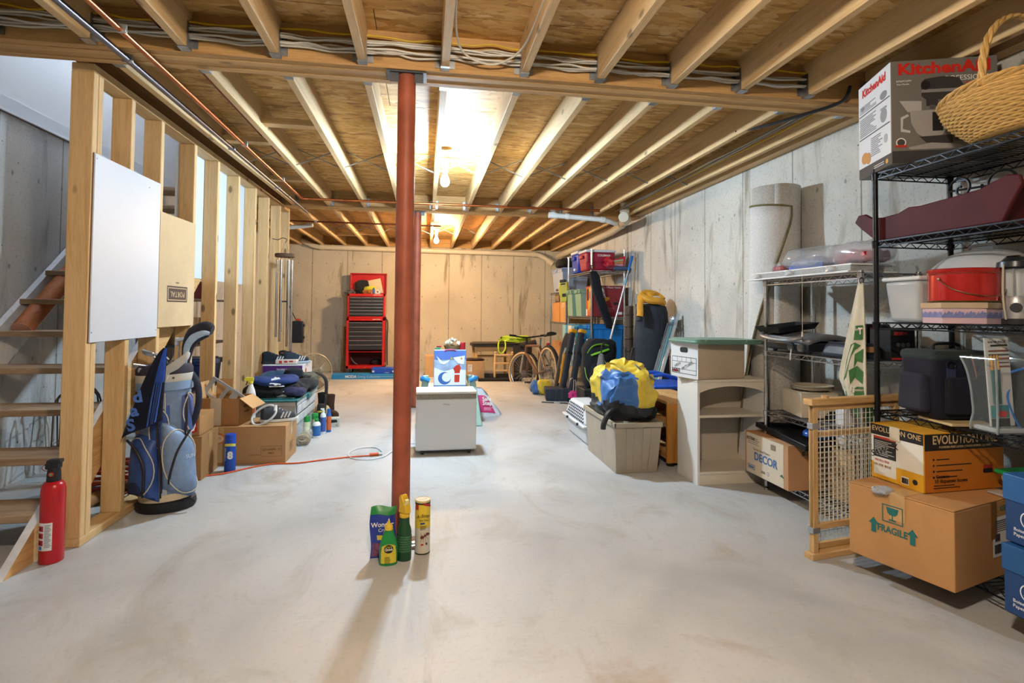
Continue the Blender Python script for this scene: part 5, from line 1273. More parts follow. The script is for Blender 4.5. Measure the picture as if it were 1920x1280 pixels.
sp += [(1, r) for _, r in lines(-.15, .03, .345, .385, 5, .35, 0, 2)]+[(1, r) for _, r in lines(-.15, .04, .22, .32, 10, .35, 0, 6)]+[(1, r) for _, r in lines(-.03, .09, .09, .19, 10, .35, 0, 9)]
decal(sp, [M('55565c', .5), M('8a8b90', .5), M('9a9a9e', .4), M('c98e4e', .5), M('b0b0b4', .5)], t, (-.0014, D_/2, .0), '-X', 'side_print')
decal([(0, EL(.13, .025, .012, .012)), (1, R4(0, .10, .03, .033)), (1, R4(0, .10, .02, .023))], [M('d9a02e', .5), PAPER()], t, (-.0022, D_/2, .0), '-X', 'band_print')
# wicker basket
@cache
def wicker():
    m, tt_, b = newmat('wicker')
    co = nd(tt_, 'ShaderNodeTexCoord').outputs['UV']
    br = nd(tt_, 'ShaderNodeTexBrick', {'Vector': nd(tt_, 'ShaderNodeMapping', {0: co, 3: (46, 26, 1)}).outputs[0], 'Color1': srgb('d8ae6c'), 'Color2': srgb('c0914c'), 'Mortar': srgb('7a5526'), 'Scale': 1.0, 'Mortar Size': .045, 'Brick Width': 1.0, 'Row Height': .5})
    tt_.links.new(br.outputs[0], b.inputs['Base Color']); b.inputs['Roughness'].default_value = .6
    bumpn(tt_, b, nd(tt_, 'ShaderNodeRGBToBW', {0: br.outputs[0]}).outputs[0], .9, .006)
    return m
bk = thing('wicker_basket', 'honey coloured oval wicker basket with twisted handle on the top shelf', 'basket', (2.32, 1.80, 1.899), 4)
def weave_row(r_x, r_y, z, k, n=56):
    pts = []
    for i in range(n):
        a = 2*math.pi*i/n; w_ = .0035*(1 if (i+k) % 2 else -1)
        pts.append(((r_x+w_)*math.cos(a), (r_y+w_)*math.sin(a), z+.012*math.cos(2*a)*(z/.18)))
    return pts
WK = [M('d2a763', .6, 0, .2, 40), M('c59a56', .6, 0, .2, 40)]
for k in range(21):
    f = k/20; rx = .10+.085*math.sin(min(1, f*1.1)*math.pi/2)+.015*f; ry = .17+.095*math.sin(min(1, f*1.1)*math.pi/2)+.02*f
    MB().tube(weave_row(rx, ry, .006+.165*f, k), .0056, 5, True).build('woven_row', WK[k % 2], bk)
for k in range(9): MB().tube(weave_row(.10-.011*k, .17-.018*k, .006, k), .0056, 5, True).build('base_row', WK[k % 2], bk)
MB().lathe([(.0, .004), (.10, .006), (.15, .05), (.185, .11), (.195, .165)], 30, sx=.93, sy=1.42, cap0=False, cap1=False).build('liner', M('8a6230', .8), bk)
for s in range(3):
    MB().tube([((.20+.009*math.cos(i*.9+s*2.1))*math.cos(2*math.pi*i/70), (.285+.009*math.cos(i*.9+s*2.1))*math.sin(2*math.pi*i/70), .178+.009*math.sin(i*.9+s*2.1)+.012*math.cos(4*math.pi*i/70)) for i in range(70)], .0065, 5, True).build('rim_braid', WK[s % 2], bk)
for s in range(3):
    hp = []
    for i in range(41):
        a = math.pi*i/40
        hp.append((.20*math.cos(a)+.008*math.cos(i*.8+s*2.1), .008*math.sin(i*.8+s*2.1), .17+.30*math.sin(a)**.8))
    MB().tube(hp, .0078, 6).build('handle_strand', WK[s % 2], bk)

# second shelf: dark red wooden cradle with iron scroll
t = thing('wooden_cradle', 'dark cherry wood cradle shaped tray on the second black shelf', 'tray', (2.27, 0, 1.552))
MH = M('4a161b', .6, 0, .2, 8, spec=.25)
pr = [(2.60, .115), (2.575, .15), (2.53, .15), (2.49, .125), (2.42, .115), (2.33, .12), (2.27, .14), (2.21, .135), (2.12, .14), (2.03, .145), (1.93, .152), (1.87, .172), (1.82, .186), (1.775, .176), (1.765, .14), (1.80, .08), (1.84, .0), (2.46, .0), (2.55, .07)]
X_ = Matrix(((0, 0, 1, 0), (1, 0, 0, 0), (0, 1, 0, 0), (0, 0, 0, 1)))
for x in (0, .17): MB().prism(pr, x, x+.018, X_).build('side', MH, t, bev=.005)
MB().box(.018, .17, 1.86, 2.46, 0, .014).build('base', MH, t, smooth=0)
MB().cbox((.094, 1.85, .09), (.15, .014, .17), (rad(12), 0, 0)).build('end_board', MH, t, bev=.003)
MB().cbox((.094, 2.49, .05), (.15, .014, .1), (rad(-50), 0, 0)).build('end_board', MH, t, bev=.003)
t = thing('iron_scroll', 'black wrought iron scroll standing in the cherry wood tray', 'ornament', (2.42, 2.06, 1.567))
def spiral(cx, cz, r0, turns, s=1): return [(0, s*(r0*(1-i/60))*math.cos(i/60*turns*2*math.pi)+cx, (r0*(1-i/60))*math.sin(i/60*turns*2*math.pi)+cz) for i in range(52)]
MB().tube(spiral(.08, .19, .06, 1.5), .006, 6).build('scroll', BLK, t); MB().tube(spiral(-.09, .17, .075, 1.4, -1), .006, 6).build('scroll', BLK, t)
MB().tube([(0, -.02, .0), (0, -.015, .19)], .006, 6).tube([(0, .14, .19), (0, -.165, .17)], .005, 6).build('stem', BLK, t)
MB().ball((0, .0, .10), (.03, .05, .035), 12, 8).build('glass_ball', M('cfd8da', .1, alpha=.4), t)
tag(lump((0, 0, .05), (.05, .10, .05), .8, .01, 10, 4).build('toy_duck', M('d8c23a', .4), None, (2.38, 1.98, 1.60)), 'yellow object peeking over the cherry wood tray', 'toy')
tag(lump((0, 0, .04), (.05, .08, .045), .8, .008, 10, 6).build('blue_bundle', M('6d88a8', .5), None, (2.38, 2.16, 1.60)), 'pale blue bundle left of the yellow object in the cherry tray', 'bundle')

# third shelf: tub, cake carrier, tins, lantern
z3 = 1.142
t = thing('plastic_tub', 'frosted clear plastic tub with lid at the left of the third shelf', 'tub', (2.385, 2.305, z3), 0)
CP = M('d5d8d8', .3, alpha=.62)
MB().taper((.215, .17), (.25, .2), 0, .20).build('body', CP, t, bev=.02, seg=3); MB().box(-.133, .133, -.108, .108, .198, .218).build('lid', M('e3e4e4', .35, alpha=.85), t, bev=.008)
t = thing('cake_carrier', 'large frosted dome cake carrier behind the red tin', 'cake carrier', (2.525, 2.14, z3))
MB().lathe([(0, 0), (.15, .0), (.165, .015), (.165, .03), (0, .03)], 36, sy=1.5, sx=.93).build('base', M('b9bcbc', .4), t)
MB().lathe([(.158, .03), (.158, .21), (.145, .265), (.10, .315), (.05, .335), (0, .338)], 36, sy=1.5, sx=.93, cap0=False).build('dome', M('d3d6d8', .3, alpha=.72), t)
MB().tube(wave([(0, -.06, .335), (0, -.045, .358), (0, .045, .358), (0, .06, .335)], 5), .007, 6).build('handle', M('c9cccc', .4), t)
t = thing('hexagon_tin', 'pink and lavender hexagonal tin with wave pattern under the red tin', 'tin', (2.345, 2.07, z3), 12)
MB().lathe([(0, 0), (.145, 0), (.145, .078)], 6, cap1=False).build('body', M('c3a6b0', .35, 0, .05), t, smooth=10)
MB().lathe([(.152, .066), (.152, .09), (0, .092)], 6, cap0=False).build('lid', M('a99880', .35, .4), t, smooth=10)
sw = MB()
for k in range(6):
    a0, a1 = k*math.pi/3, (k+1)*math.pi/3
    p, q = Vector((math.cos(a0), math.sin(a0), 0))*.1462, Vector((math.cos(a1), math.sin(a1), 0))*.1462
    for j in range(12):
        c0, c1 = p.lerp(q, j/12), p.lerp(q, (j+1)/12)
        h = .02+.008*math.sin(j*2.1); sw.add([(c0.x, c0.y, .025), (c1.x, c1.y, .025), (c1.x, c1.y, .042+h*.5), (c0.x, c0.y, .042+.008*math.sin((j-1)*2.1))], [(0, 1, 2, 3)])
sw.build('wave_band', M('6a74a8', .4, 0, .3, 60), t, smooth=0)
t = thing('red_tin', 'glossy red round tin with a wire bail handle', 'tin', (2.345, 2.07, z3+.093))
MB().lathe([(0, 0), (.127, 0), (.127, .132), (0, .132)], 40).build('can', M('b81a10', .22, .3, coat=.4), t)
MB().lathe([(.1275, .118), (.130, .122), (.130, .142), (.126, .145), (0, .145)], 40, cap0=False).build('lid', M('ac1a10', .22, .3, coat=.4), t)
for z in (0, .12): MB().lathe([(.128, z), (.131, z+.003), (.128, z+.006)], 40, cap0=False, cap1=False).build('rim', M('a58a50', .3, .9), t)
MB().tube(wave([(-.132, 0, .10), (-.12, -.07, .05), (-.05, -.13, .025), (.03, -.138, .03), (.11, -.09, .07), (.132, 0, .10)], 7), .0022, 6).build('bail', M('9d8f70', .3, 1), t)
for s in (-1, 1): MB().ball((s*.130, -.004, .10), .007, 10, 7).build('ear', M('c9b98c', .3, 1), t)
t = thing('camping_lantern', 'silver and black camping lantern at the right end of the third shelf', 'lantern', (2.46, 1.94, z3), 0)
MB().lathe([(0, 0), (.066, 0), (.068, .02), (.06, .024), (0, .024)], 28).build('foot', M('2e3034', .4), t)
MB().lathe([(.06, .022), (.062, .10), (.055, .118), (0, .118)], 28).build('base', M('a6a9ae', .35, .4), t)
MB().lathe([(.047, .118), (.05, .235)], 28, cap0=False, cap1=False).build('globe', M('dfe6e8', .05, alpha=.3), t)
MB().cyl((0, 0, .118), (0, 0, .225), .014, n=14).build('lamp_tube', M('e8eaea', .3), t)
MB().lathe([(.056, .232), (.066, .24), (.064, .262), (.05, .268), (.035, .285), (0, .292)], 28, cap0=False).build('cap', M('33363b', .3, .4), t)
MB().lathe([(.048, .266), (.034, .288), (0, .294)], 28, cap0=False).build('chrome_dome', CHROME(), t)
for k in range(4):
    a = k*math.pi/2+.5; MB().cyl((.054*math.cos(a), .054*math.sin(a), .115), (.054*math.cos(a), .054*math.sin(a), .236), .003, n=6).build('guard_rod', CHROME(), t)
MB().lathe([(.02, 0), (.018, .008), (0, .008)], 16, X=Matrix.Translation((-.05, -.036, .07)) @ Euler((rad(90), 0, rad(-50))).to_matrix().to_4x4()).build('dial', M('1f2125', .4), t)
MB().tube(wave([(-.066, 0, .25), (-.082, -.01, .12), (-.075, -.015, .02)], 5), .004, 6).build('carry_bail', M('c6bba4', .35), t)

# fourth shelf: cooler bag, vase with brushes
z4 = .702
tag(MB().box(-.13, .13, -.10, .10, 0, .012).build('yellow_board', M('cbb483', .6, 0, .15), None, (2.37, 2.10, z4), (0, 0, rad(-10)), smooth=0, bev=.002), 'thin cream board under the navy cooler bag', 'board')
t = thing('cooler_bag', 'navy soft cooler bag with copper piping on the fourth black shelf', 'bag', (2.36, 2.17, z4+.013), -6)
NV = fabric('191b2a', .2)
MB().taper((.27, .2), (.29, .21), 0, .285).build('body', NV, t, bev=.03, seg=3)
MB().taper((.296, .214), (.296, .214), .255, .305).build('top_band', fabric('2a3434', .2), t, bev=.025, seg=3)
MB().taper((.05, .16), (.04, .14), .03, .2, (-.155, 0), (-.155, 0)).build('side_pocket', fabric('262734', .2), t, bev=.018)
MB().taper((.2, .03), (.2, .025), .03, .19, (-.0, -.112), (-.0, -.114)).build('front_pocket', fabric('1c1e2a', .2), t, bev=.01)
MB().tube(wave([(.02, -.108, .29), (.035, -.116, .2), (.05, -.118, .1), (.06, -.112, .01)], 5), .003, 6).build('copper_piping', M('9a5a34', .5), t)
MB().tube(wave([(-.06, 0, .305), (-.05, 0, .33), (.05, 0, .33), (.06, 0, .305)], 5), .009, 8, flat=.6).build('handle', M('121318', .7), t)
MB().tube([(-.075+.02*math.cos(a), -.112, .245+.016*math.sin(a)) for a in [i*2*math.pi/14 for i in range(14)]], .004, 6, True).build('d_ring', M('16171c', .4, .4), t)
MB().box(-.095, -.055, -.113, -.108, .165, .235).build('webbing_tab', M('2b3350', .7), t, smooth=0)
MB().cbox((.115, -.112, .22), (.014, .008, .05), (0, rad(-12), 0)).build('clip', M('8b7d66', .35, .8), t, bev=.003)
t = thing('backpack', 'black bag with bright blue piping behind the glass vase', 'bag', (2.50, 1.99, z4+.001), 0)
lump((0, 0, .14), (.13, .1, .145), .6, .012, 8, 3, flat=-.139).build('body', fabric('14151a', .2), t)
MB().tube(wave([(-.13, -.05, .22), (-.10, -.09, .25), (0, -.1, .27), (.1, -.08, .26)], 6), .005, 6).build('blue_piping', M('1f6fc8', .5), t)
MB().tube(wave([(-.12, -.08, .18), (-.145, -.09, .14), (-.13, -.1, .07), (-.10, -.105, .01)], 6), .004, 6).build('blue_cord', M('1f6fc8', .5), t)
t = thing('glass_vase', 'flared square clear glass vase holding a pack of paint brushes', 'vase', (2.335, 1.915, z4+.001), -4)
GL = M('aab4b6', .03, alpha=.12)
gv = MB()
pf = [(.072, 0), (.074, .02), (.066, .07), (.068, .12), (.072, .18), (.082, .25), (.096, .30)]
for (w0, z0), (w1, z1) in zip(pf[:-1], pf[1:]):
    gv.add([(-w0, -w0*.8, z0), (w0, -w0*.8, z0), (w0, w0*.8, z0), (-w0, w0*.8, z0), (-w1, -w1*.8, z1), (w1, -w1*.8, z1), (w1, w1*.8, z1), (-w1, w1*.8, z1)], [(0, 1, 5, 4), (1, 2, 6, 5), (2, 3, 7, 6), (3, 0, 4, 7)])
gv.add([(-.072, -.058, 0), (.072, -.058, 0), (.072, .058, 0), (-.072, .058, 0)], [(3, 2, 1, 0)])
gv.build('wall', GL, t, smooth=50)
MB().box(-.068, .068, -.055, .055, .002, .022).build('thick_base', M('dfe8ea', .05, alpha=.5), t, bev=.006)
ed = MB()
for sx_ in (-1, 1):
    for sy_ in (-1, 1): ed.tube(wave([(sx_*w_, sy_*w_*.8, z) for w_, z in pf], 3), .0045, 6)
ed.tube([(-.096, -.0768, .3), (.096, -.0768, .3), (.096, .0768, .3), (-.096, .0768, .3)], .003, 6, True)
ed.build('edge', M('aeb8ba', .08, .35, alpha=.7), t)
t = thing('brush_pack', 'blister pack of artist paint brushes standing in the glass vase', 'brush pack', (2.335, 1.905, z4+.025), -4, None, (rad(-2), rad(-2), rad(-4)))
MB().box(-.055, .055, -.003, .003, 0, .36).build('card', M('c9cbca', .4), t, smooth=0, bev=.003)
for k in range(3): 
    b1 = MB().cyl((-.035+.014*k, -.008, .09), (-.035+.014*k, -.008, .23), .004, n=7).build('brush_handle', M('2f6a70', .4), t)
    MB().cyl((-.035+.014*k, -.008, .23), (-.035+.014*k, -.008, .29), .006, .003, n=7).build('bristle', M('c9984e', .7), b1)
decal([(0, R4(-.05, .03, .035, .085)), (1, EL(.0, .05, .022, .014)), (2, R4(-.05, .03, .0, .032)), (2, R4(-.03, .045, .325, .332))]+[(3+k % 2, R4(-.04, .048, .24+.016*k, .245+.016*k)) for k in range(5)], [M('2f8a90', .5), M('c8342e', .5), M('2a2a2a', .5), M('7a3a26', .5), M('4a4a44', .5)], t, (0, -.0045, 0), '-Y', 'print')
text('VALUE PACK', .014, INK(), t, (.0, -.0036, .342), '-Y')

# bottom: fragile box, glove box, container, blue boxes
t = carton('fragile_box', 'large brown carton marked FRAGILE jutting from the lowest black shelf', .50, .415, .315, (2.219, 2.118, .102), 16.4, 'c08e58', tcol='c9a06a')
TEAL = M('1f6a66', .7)
def arrow(cx, cy, s=1.0): return [(cx-.014*s, cy-.04*s), (cx+.014*s, cy-.04*s), (cx+.014*s, cy+.012*s), (cx+.03*s, cy+.012*s), (cx, cy+.05*s), (cx-.03*s, cy+.012*s), (cx-.014*s, cy+.012*s)]
for ax_ in (-.098, .058): decal([(0, arrow(ax_, .155, .72))], [TEAL], t, (-.251, 0, 0), '-X', 'arrow_mark')
fr = [(0, R4(-.062, -.058, .188, .262)), (0, R4(.018, .022, .188, .262)), (0, R4(-.062, .022, .188, .192)), (0, R4(-.062, .022, .258, .262)), (0, [(-.045, .252), (.005, .252), (.0, .23), (-.01, .221), (-.03, .221), (-.04, .23)]), (0, R4(-.022, -.018, .202, .222)), (0, R4(-.034, -.006, .198, .203))]
decal(fr, [TEAL], t, (-.251, 0, 0), '-X', 'fragile_mark')
text('FRAGILE', .040, TEAL, t, (-.2512, .022, .155), '-X', fat=.001, sx=.82)
decal([(0, R4(-.09, .09, -.08, .08))]+[(1, r) for _, r in lines(-.08, .05, .02, .07, 6, .4, 0, 5)]+[(1, r) for _, r in barcode(-.08, .03, -.065, -.03)]+[(1, R4(-.075, -.04, -.015, .012)), (1, R4(.02, .04, -.02, .0)), (1, R4(.05, .07, -.06, .06))], [PAPER(), M('3a3a3c', .7)], t, (.12, -.2085, .165), '-Y', 'shipping_label')
MB().box(.015, .06, -.2095, -.2082, .16, .312).build('tape', M('8a5c30', .25, coat=.4), t, smooth=0)
text('KEEP', .03, TEAL, t, (.12, -.2085, .275), '-Y')
lump((0, 0, 0), (.035, .035, .016), .8, .012, 30, 2).build('tape_crumple', M('c9d2dc', .1, .2, alpha=.7), t, (-.245, .06, .312))
t = carton('glove_case', 'yellow and black glove carton on top of the fragile box', .435, .262, .25, (2.312, 2.185, .419), 4, 'd39a1f', tape=False)
YB = [M('1d1a18', .5), M('d8a01e', .5), M('e0dcd0', .6), M('2c2a2c', .6), M('b8382a', .5), M('c9761e', .5)]
decal([(5, R4(-.2165, .2165, .002, .248)), (0, R4(-.2165, .2165, .178, .248))]+[(0, EL(-.17, .14-.025*k, .005, .005, 8)) for k in range(4)]+[(0, R4(-.155, -.155+w_, .138-.025*k, .142-.025*k)) for k, w_ in enumerate((.07, .19, .14, .11))]+[(0, R4(-.17, -.06, .028, .031)), (0, R4(-.17, -.03, .018, .021)), (4, R4(.10, .15, .09, .105)), (0, R4(.1, .15, .072, .088))], YB, t, (0, -.1315, 0), '-Y', 'front_print')
text('EVOLUTION ONE', .052, M('d9b98c', .5), t, (0, -.1345, .222), '-Y', sx=.86, fat=.0008); text('POWDER-FREE LATEX EXAMINATION GLOVES', .013, M('d9b98c', .5), t, (0, -.1345, .192), '-Y', sx=1.05)
text('Contains', .020, YB[0], t, (-.125, -.1345, .068), '-Y'); text('10 dispenser boxes', .023, YB[0], t, (-.08, -.1345, .048), '-Y')
sd = [(1, R4(-.128, .128, .002, .248)), (2, R4(-.128, .128, .075, .2)), (0, R4(-.128, .128, .2, .248)), (3, R4(-.115, .0, .1, .19)), (4, R4(-.115, .0, .185, .195)), (2, R4(-.115, .0, .02, .1)), (1, R4(.02, .128, .0, .065)), (2, R4(.025, .06, .012, .045)), (0, EL(.09, .035, .012, .012, 12))]
sd += [(2, r) for _, r in lines(-.108, -.008, .11, .18, 9, .25, 0, 8)]+[(0, r) for _, r in barcode(.028, .058, .016, .04)]
decal(sd, YB, t, (-.2185, 0, 0), '-X', 'side_print')
text('EVOLUTION ONE', .032, M('d9b98c', .5), t, (-.2215, 0, .228), '-X', sx=.95); text('SAW - X', .04, INK(), t, (-.2215, .06, .135), '-X', roll=24, shear=.3)
text('MICRO-TEX', .014, M('c2352a', .5), t, (-.2215, .07, .085), '-X'); text('100 PER BOX', .016, M('a06a10', .5), t, (-.2215, .07, .064), '-X')
MB().box(-.2225, -.2195, -.02, .03, .19, .252).build('torn_patch', M('c9bea4', .7), t, bev=.006)
t = thing('food_container', 'clear holiday container with a green lid beside the glove carton', 'container', (2.50, 1.93, .419), 0)
MB().taper((.12, .12), (.15, .15), .012, .085).build('body', M('e0dccf', .35), t, bev=.02, seg=3); MB().box(-.085, .085, -.085, .085, .085, .105).build('lid', M('1f9a4c', .4), t, bev=.01, seg=3)
MB().box(-.11, .11, -.09, .09, 0, .01).build('tray', M('d9d9d6', .3, alpha=.6), t, bev=.004)
for k in range(3): MB().cbox((-.045+.04*k, -.07, .05), (.02, .003, .022), (rad(-8), 0, k)).build('print', M('c03a34', .5), t, smooth=0)
for k, (z, lab) in enumerate(((.102, 'lower blue paper box at the bottom right corner of the view'), (.352, 'upper blue paper box stacked at the right edge'))):
    t = thing('paper_box', lab, 'box', (2.26+.01*k, 1.55, z), 2-3*k, 'blue paper boxes')
    MB().box(-.145, .145, -.18, .18, 0, .235).build('base', M('1d4070', .5, 0, .1), t, smooth=0, bev=.004)
    MB().box(-.15, .15, -.185, .185, .15, .245).build('lid', M('22558a' if k == 0 else '2a5f9c', .45, 0, .1), t, smooth=0, bev=.004)
    tree = [(0, EL(0, 0, .026, .030)), (1, EL(0, 0, .022, .026)), (0, R4(-.0025, .0025, -.022, .0))]+[(0, [(-.015+.004*j, -.012+.012*j), (0, -.004+.012*j), (.015-.004*j, -.012+.012*j), (0, .002+.012*j)]) for j in range(3)]
    decal(tree, [PAPER(), M('1d4070', .5)], t, (-.1462, .10, .095), '-X', 'emblem')
    text('Boise Cascade', .017, PAPER(), t, (-.1462, .10, .052), '-X'); text('Paper Division', .017, PAPER(), t, (-.1462, .10, .034), '-X')
    if k == 0: MB().box(-.1512, -.15, -.04, .0, .165, .235).build('sticker', PAPER(), t, smooth=0)
# ------------------------------------------------------------ wooden gate standing between the racks
gt = thing('baby_gate', 'wooden safety gate with plastic coated wire grid standing between the racks', 'gate', (1.835, 2.405, 0), 9.5)
GW = wood('Z', 'd9b27c', 'b78a4e', .15); GX = wood('X', 'd9b27c', 'b78a4e', .15)
def gate_panel(x0, x1, y_, z0, z1, n, m, pt=.03):
    MB().box(x0, x0+pt, y_-.011, y_+.011, z0, z1).build('stile', GW, gt, smooth=0, bev=.002)
    MB().box(x1-pt, x1, y_-.011, y_+.011, z0, z1).build('stile', GW, gt, smooth=0, bev=.002)
    for z in (z0, z1-.028): MB().box(x0, x1, y_-.010, y_+.010, z, z+.028).build('rail', GX, gt, smooth=0, bev=.002)
    g = MB()
    for i in range(1, n): x = x0+pt+(x1-x0-2*pt)*i/n; g.cyl((x, y_, z0+.02), (x, y_, z1-.02), .0017, n=5, cap=False)
    for j in range(1, m): z = z0+.028+(z1-z0-.056)*j/m; g.cyl((x0+.02, y_, z), (x1-.02, y_, z), .0017, n=5, cap=False)
    g.build('wire_grid', M('dcd6c6', .4), gt)['kind'] = 'stuff'
gate_panel(.022, .60, 0, .135, .735, 19, 21)
gate_panel(.05, .62, .027, .03, .60, 19, 20)
MB().box(0, .64, -.026, .026, .735, .765).build('top_rail', GX, gt, smooth=0, bev=.003)
MB().box(0, .64, -.026, .026, 0, .028).build('bottom_rail', GX, gt, smooth=0, bev=.003)
MB().box(.022, .052, -.012, .016, .028, .735).build('stile', GW, gt, smooth=0, bev=.002)
for z in (.12, .62): MB().box(.014, .06, -.0145, .018, z, z+.028).build('clip', M('b9bdc2', .35, .7), gt, smooth=0, bev=.002)
MB().cyl((.11, 0, .765), (.11, 0, .778), .016, n=12).build('knob', GW, gt)

# ------------------------------------------------------------ chrome rack by the bookcase
t = carton('lettered_box', 'pale carton with big blue lettering on the bottom shelf of the chrome rack', .30, .45, .272, (2.332, 3.26, .102), 0, 'c4946a', tape=False)
decal([(0, R4(-.205, .185, .004, .268))]+[(1, r) for _, r in lines(-.19, -.02, .2, .25, 4, .35, 0, 4)]+[(1, R4(.06, .11, .21, .245)), (2, EL(.03, .045, .012, .012)), (0, EL(.03, .045, .009, .009)), (1, R4(-.04, .0, .035, .05)), (3, R4(-.19, -.11, .03, .06)), (0, R4(-.186, -.114, .034, .056)), (3, R4(-.18, -.12, .038, .052)), (4, [(.15, .07), (.17, .085), (.19, .065)])], [M('d8c9b2', .7), M('8f7d68', .7), M('6a6a9c', .6), M('4a78a8', .6), M('3a6a50', .6)], t, (-.151, 0, 0), '-X', 'white_panel')
text('DECOR', .072, M('3c6ea8', .6), t, (-.1535, -.005, .125), '-X', fat=.0012); text('Therm-L-Bond Pattern', .020, M('8f7d68', .7), t, (-.1535, .04, .172), '-X', shear=.2); text('#1764', .034, M('4a4038', .7), t, (-.1535, .155, .235), '-X')
text('#1764', .046, M('3f352c', .7), t, (.0, -.2265, .225), '-Y')
t = thing('black_tray', 'shallow black plastic tray lying on the pale blue lettered carton', 'tray', (2.43, 3.19, .376), 0, None, (rad(3), rad(3), rad(-4)))
MB().box(-.19, .2, -.28, .26, 0, .006).build('base', M('1f2126', .4), t, smooth=0)
MB().box(-.20, -.185, -.29, .27, 0, .034).box(.195, .21, -.29, .27, 0, .034).box(-.2, .21, -.29, -.276, 0, .034).box(-.2, .21, .256, .27, 0, .034).build('rim', M('1b1d22', .35), t, bev=.004)
t = thing('blue_packet', 'crinkled blue plastic packet lying in the black tray', 'packet', (2.40, 3.02, .42), 20)
lump((0, 0, .03), (.12, .075, .03), .7, .015, 14, 3).build('packet', M('2a5cb0', .15, coat=.5), t)
MB().tube(wave([(-.04, -.07, .05), (.01, -.09, .06), (.06, -.05, .05)], 5), .006, 6).build('strap', M('17181c', .6), t)
tag(lump((0, 0, .06), (.09, .09, .07), .7, .025, 12, 5, flat=-.06).build('black_bundle', fabric('18191f', .2), None, (2.50, 2.98, .44)), 'black bundle behind the blue packet', 'bundle')
t = carton('white_carton', 'plain white box on the third shelf of the chrome rack', .22, .30, .155, (2.45, 3.2, .532), -14, 'd8cbb4', tape=False)
t = thing('plate_stack', 'stack of cream oval plates on the white box', 'plates', (2.45, 3.17, .688))
for k in range(3): MB().lathe([(0, 0), (.07, 0), (.125, .016), (.128, .02), (.075, .006), (0, .006)], 32, X=Matrix.Translation((0, 0, .008*k)), sy=.9).build('plate', M('d6c8b0', .35), t)
t = thing('scissors_box', 'tall narrow white box with green handled shears in it', 'box', (2.46, 2.88, .40), -8)
tb_ = MB(); tb_.box(-.05, .05, -.04, -.037, 0, .27).box(-.05, .05, .037, .04, 0, .27).box(-.05, -.047, -.04, .04, 0, .27).box(.047, .05, -.04, .04, 0, .27).box(-.05, .05, -.04, .04, 0, .003)
tb_.build('body', cardboard('dcdde0'), t, smooth=0)
MB().box(-.05, .05, -.075, -.037, .268, .271).build('flap', cardboard('e3e4e6'), t, (0, 0, 0), (0, 0, 0), smooth=0)
MB().box(.05, .053, -.04, .04, .2, .36).build('flap', cardboard('b99a70'), t, smooth=0)
for k, col in enumerate(('1f4a44', '20504a', '2a6a60')):
    MB().tube([(-.02+.02*k+.016*math.cos(a), -.01+.01*k, .32+.035*math.sin(a)) for a in [i*2*math.pi/18 for i in range(18)]], .005, 6, True).build('shears_handle', M(col, .4), t)
    MB().cyl((-.02+.02*k, -.01+.01*k, .05), (-.02+.02*k, -.01+.01*k, .285), .004, n=6).build('shears_blade', STEEL(), t)
carton('prop_box', 'brown carton on the rack under the tall narrow white box', .2, .2, .295, (2.47, 2.83, .102), 0, 'a37b4b')
# contact grill and dark case on second shelf
g = thing('contact_grill', 'black electric contact grill with grey lid and handle on the chrome rack', 'grill', (2.42, 3.16, .932), 0)
MB().box(-.16, .14, -.2, .2, .015, .07).build('base', M('1d1f24', .4), g, bev=.012)
MB().grid(lambda u, v: (-.17+.33*u, -.21+.42*v, .085+.035*math.sin(math.pi*u)+.02*(v)), 10, 10).build('lid', M('7d7e82', .35, .3), g, thick=.03)
MB().add([(-.19, .02, .12), (.06, .02, .15), (.06, .22, .15), (-.19, .22, .12), (-.22, .0, .155), (.08, .0, .19), (.08, .24, .19), (-.22, .24, .155)], [(0, 3, 2, 1), (0, 1, 5, 4), (1, 2, 6, 5), (2, 3, 7, 6), (3, 0, 4, 7)]).build('drip_pan', M('17181d', .3), g, smooth=0, thick=.003)
MB().tube(wave([(-.17, -.17, .10), (-.23, -.13, .085), (-.245, 0, .085), (-.23, .14, .1), (-.17, .2, .12)], 6), .012, 8).build('handle', M('8d8f93', .35, .4), g)
for y_ in (-.06, -.15): MB().lathe([(.026, 0), (.024, .014), (0, .014)], 18, X=Matrix.Translation((-.162, y_, .04)) @ Euler((0, rad(-90), 0)).to_matrix().to_4x4()).build('knob', M('8a8d92', .25, .8), g)
for x in (-.12, .1):
    for y_ in (-.16, .16): MB().cyl((x, y_, 0), (x, y_, .02), .014, n=10).build('foot', M('101114', .6), g)
MB().tube(wave([(-.15, -.05, .05), (-.19, -.09, .0), (-.2, -.1, -.04)], 5), .004, 6).build('cord', M('c9c9c6', .5), g)
t = thing('dark_case', 'dark blue rounded carrying case right of the contact grill', 'case', (2.40, 2.76, .932), 0)
MB().taper((.24, .27), (.19, .22), 0, .085).build('shell', M('2a3040', .4), t, bev=.025, seg=3); MB().box(-.05, .02, -.136, -.13, .04, .07).build('sticker', M('c98a58', .5), t, smooth=0)
for k, (x, y_, h, c, lab) in enumerate(((2.53, 2.64, .17, '17171b', 'small black box with a grey gadget print behind the black post'), (2.53, 2.80, .19, '241a1c', 'dark box with colourful toy print beside the towel'))):
    t = carton('gadget_box', lab, .15, .14, h, (x, y_-.0, .932), 0, c, tape=False)
    decal([(0, EL(-.03+.03*j, h*.5, .012, .012)) for j in range(3)]+[(1, R4(-.055, .0, h*.8, h*.9)), (1, R4(-.07, .07, .004, .015))], [M('55565c', .5), M('c03030', .5)], t, (0, -.0705, 0), '-Y', 'print')
    text('PRO VS', .02, M('d03a34', .5), t, (-.01, -.0725, h*.85), '-Y')
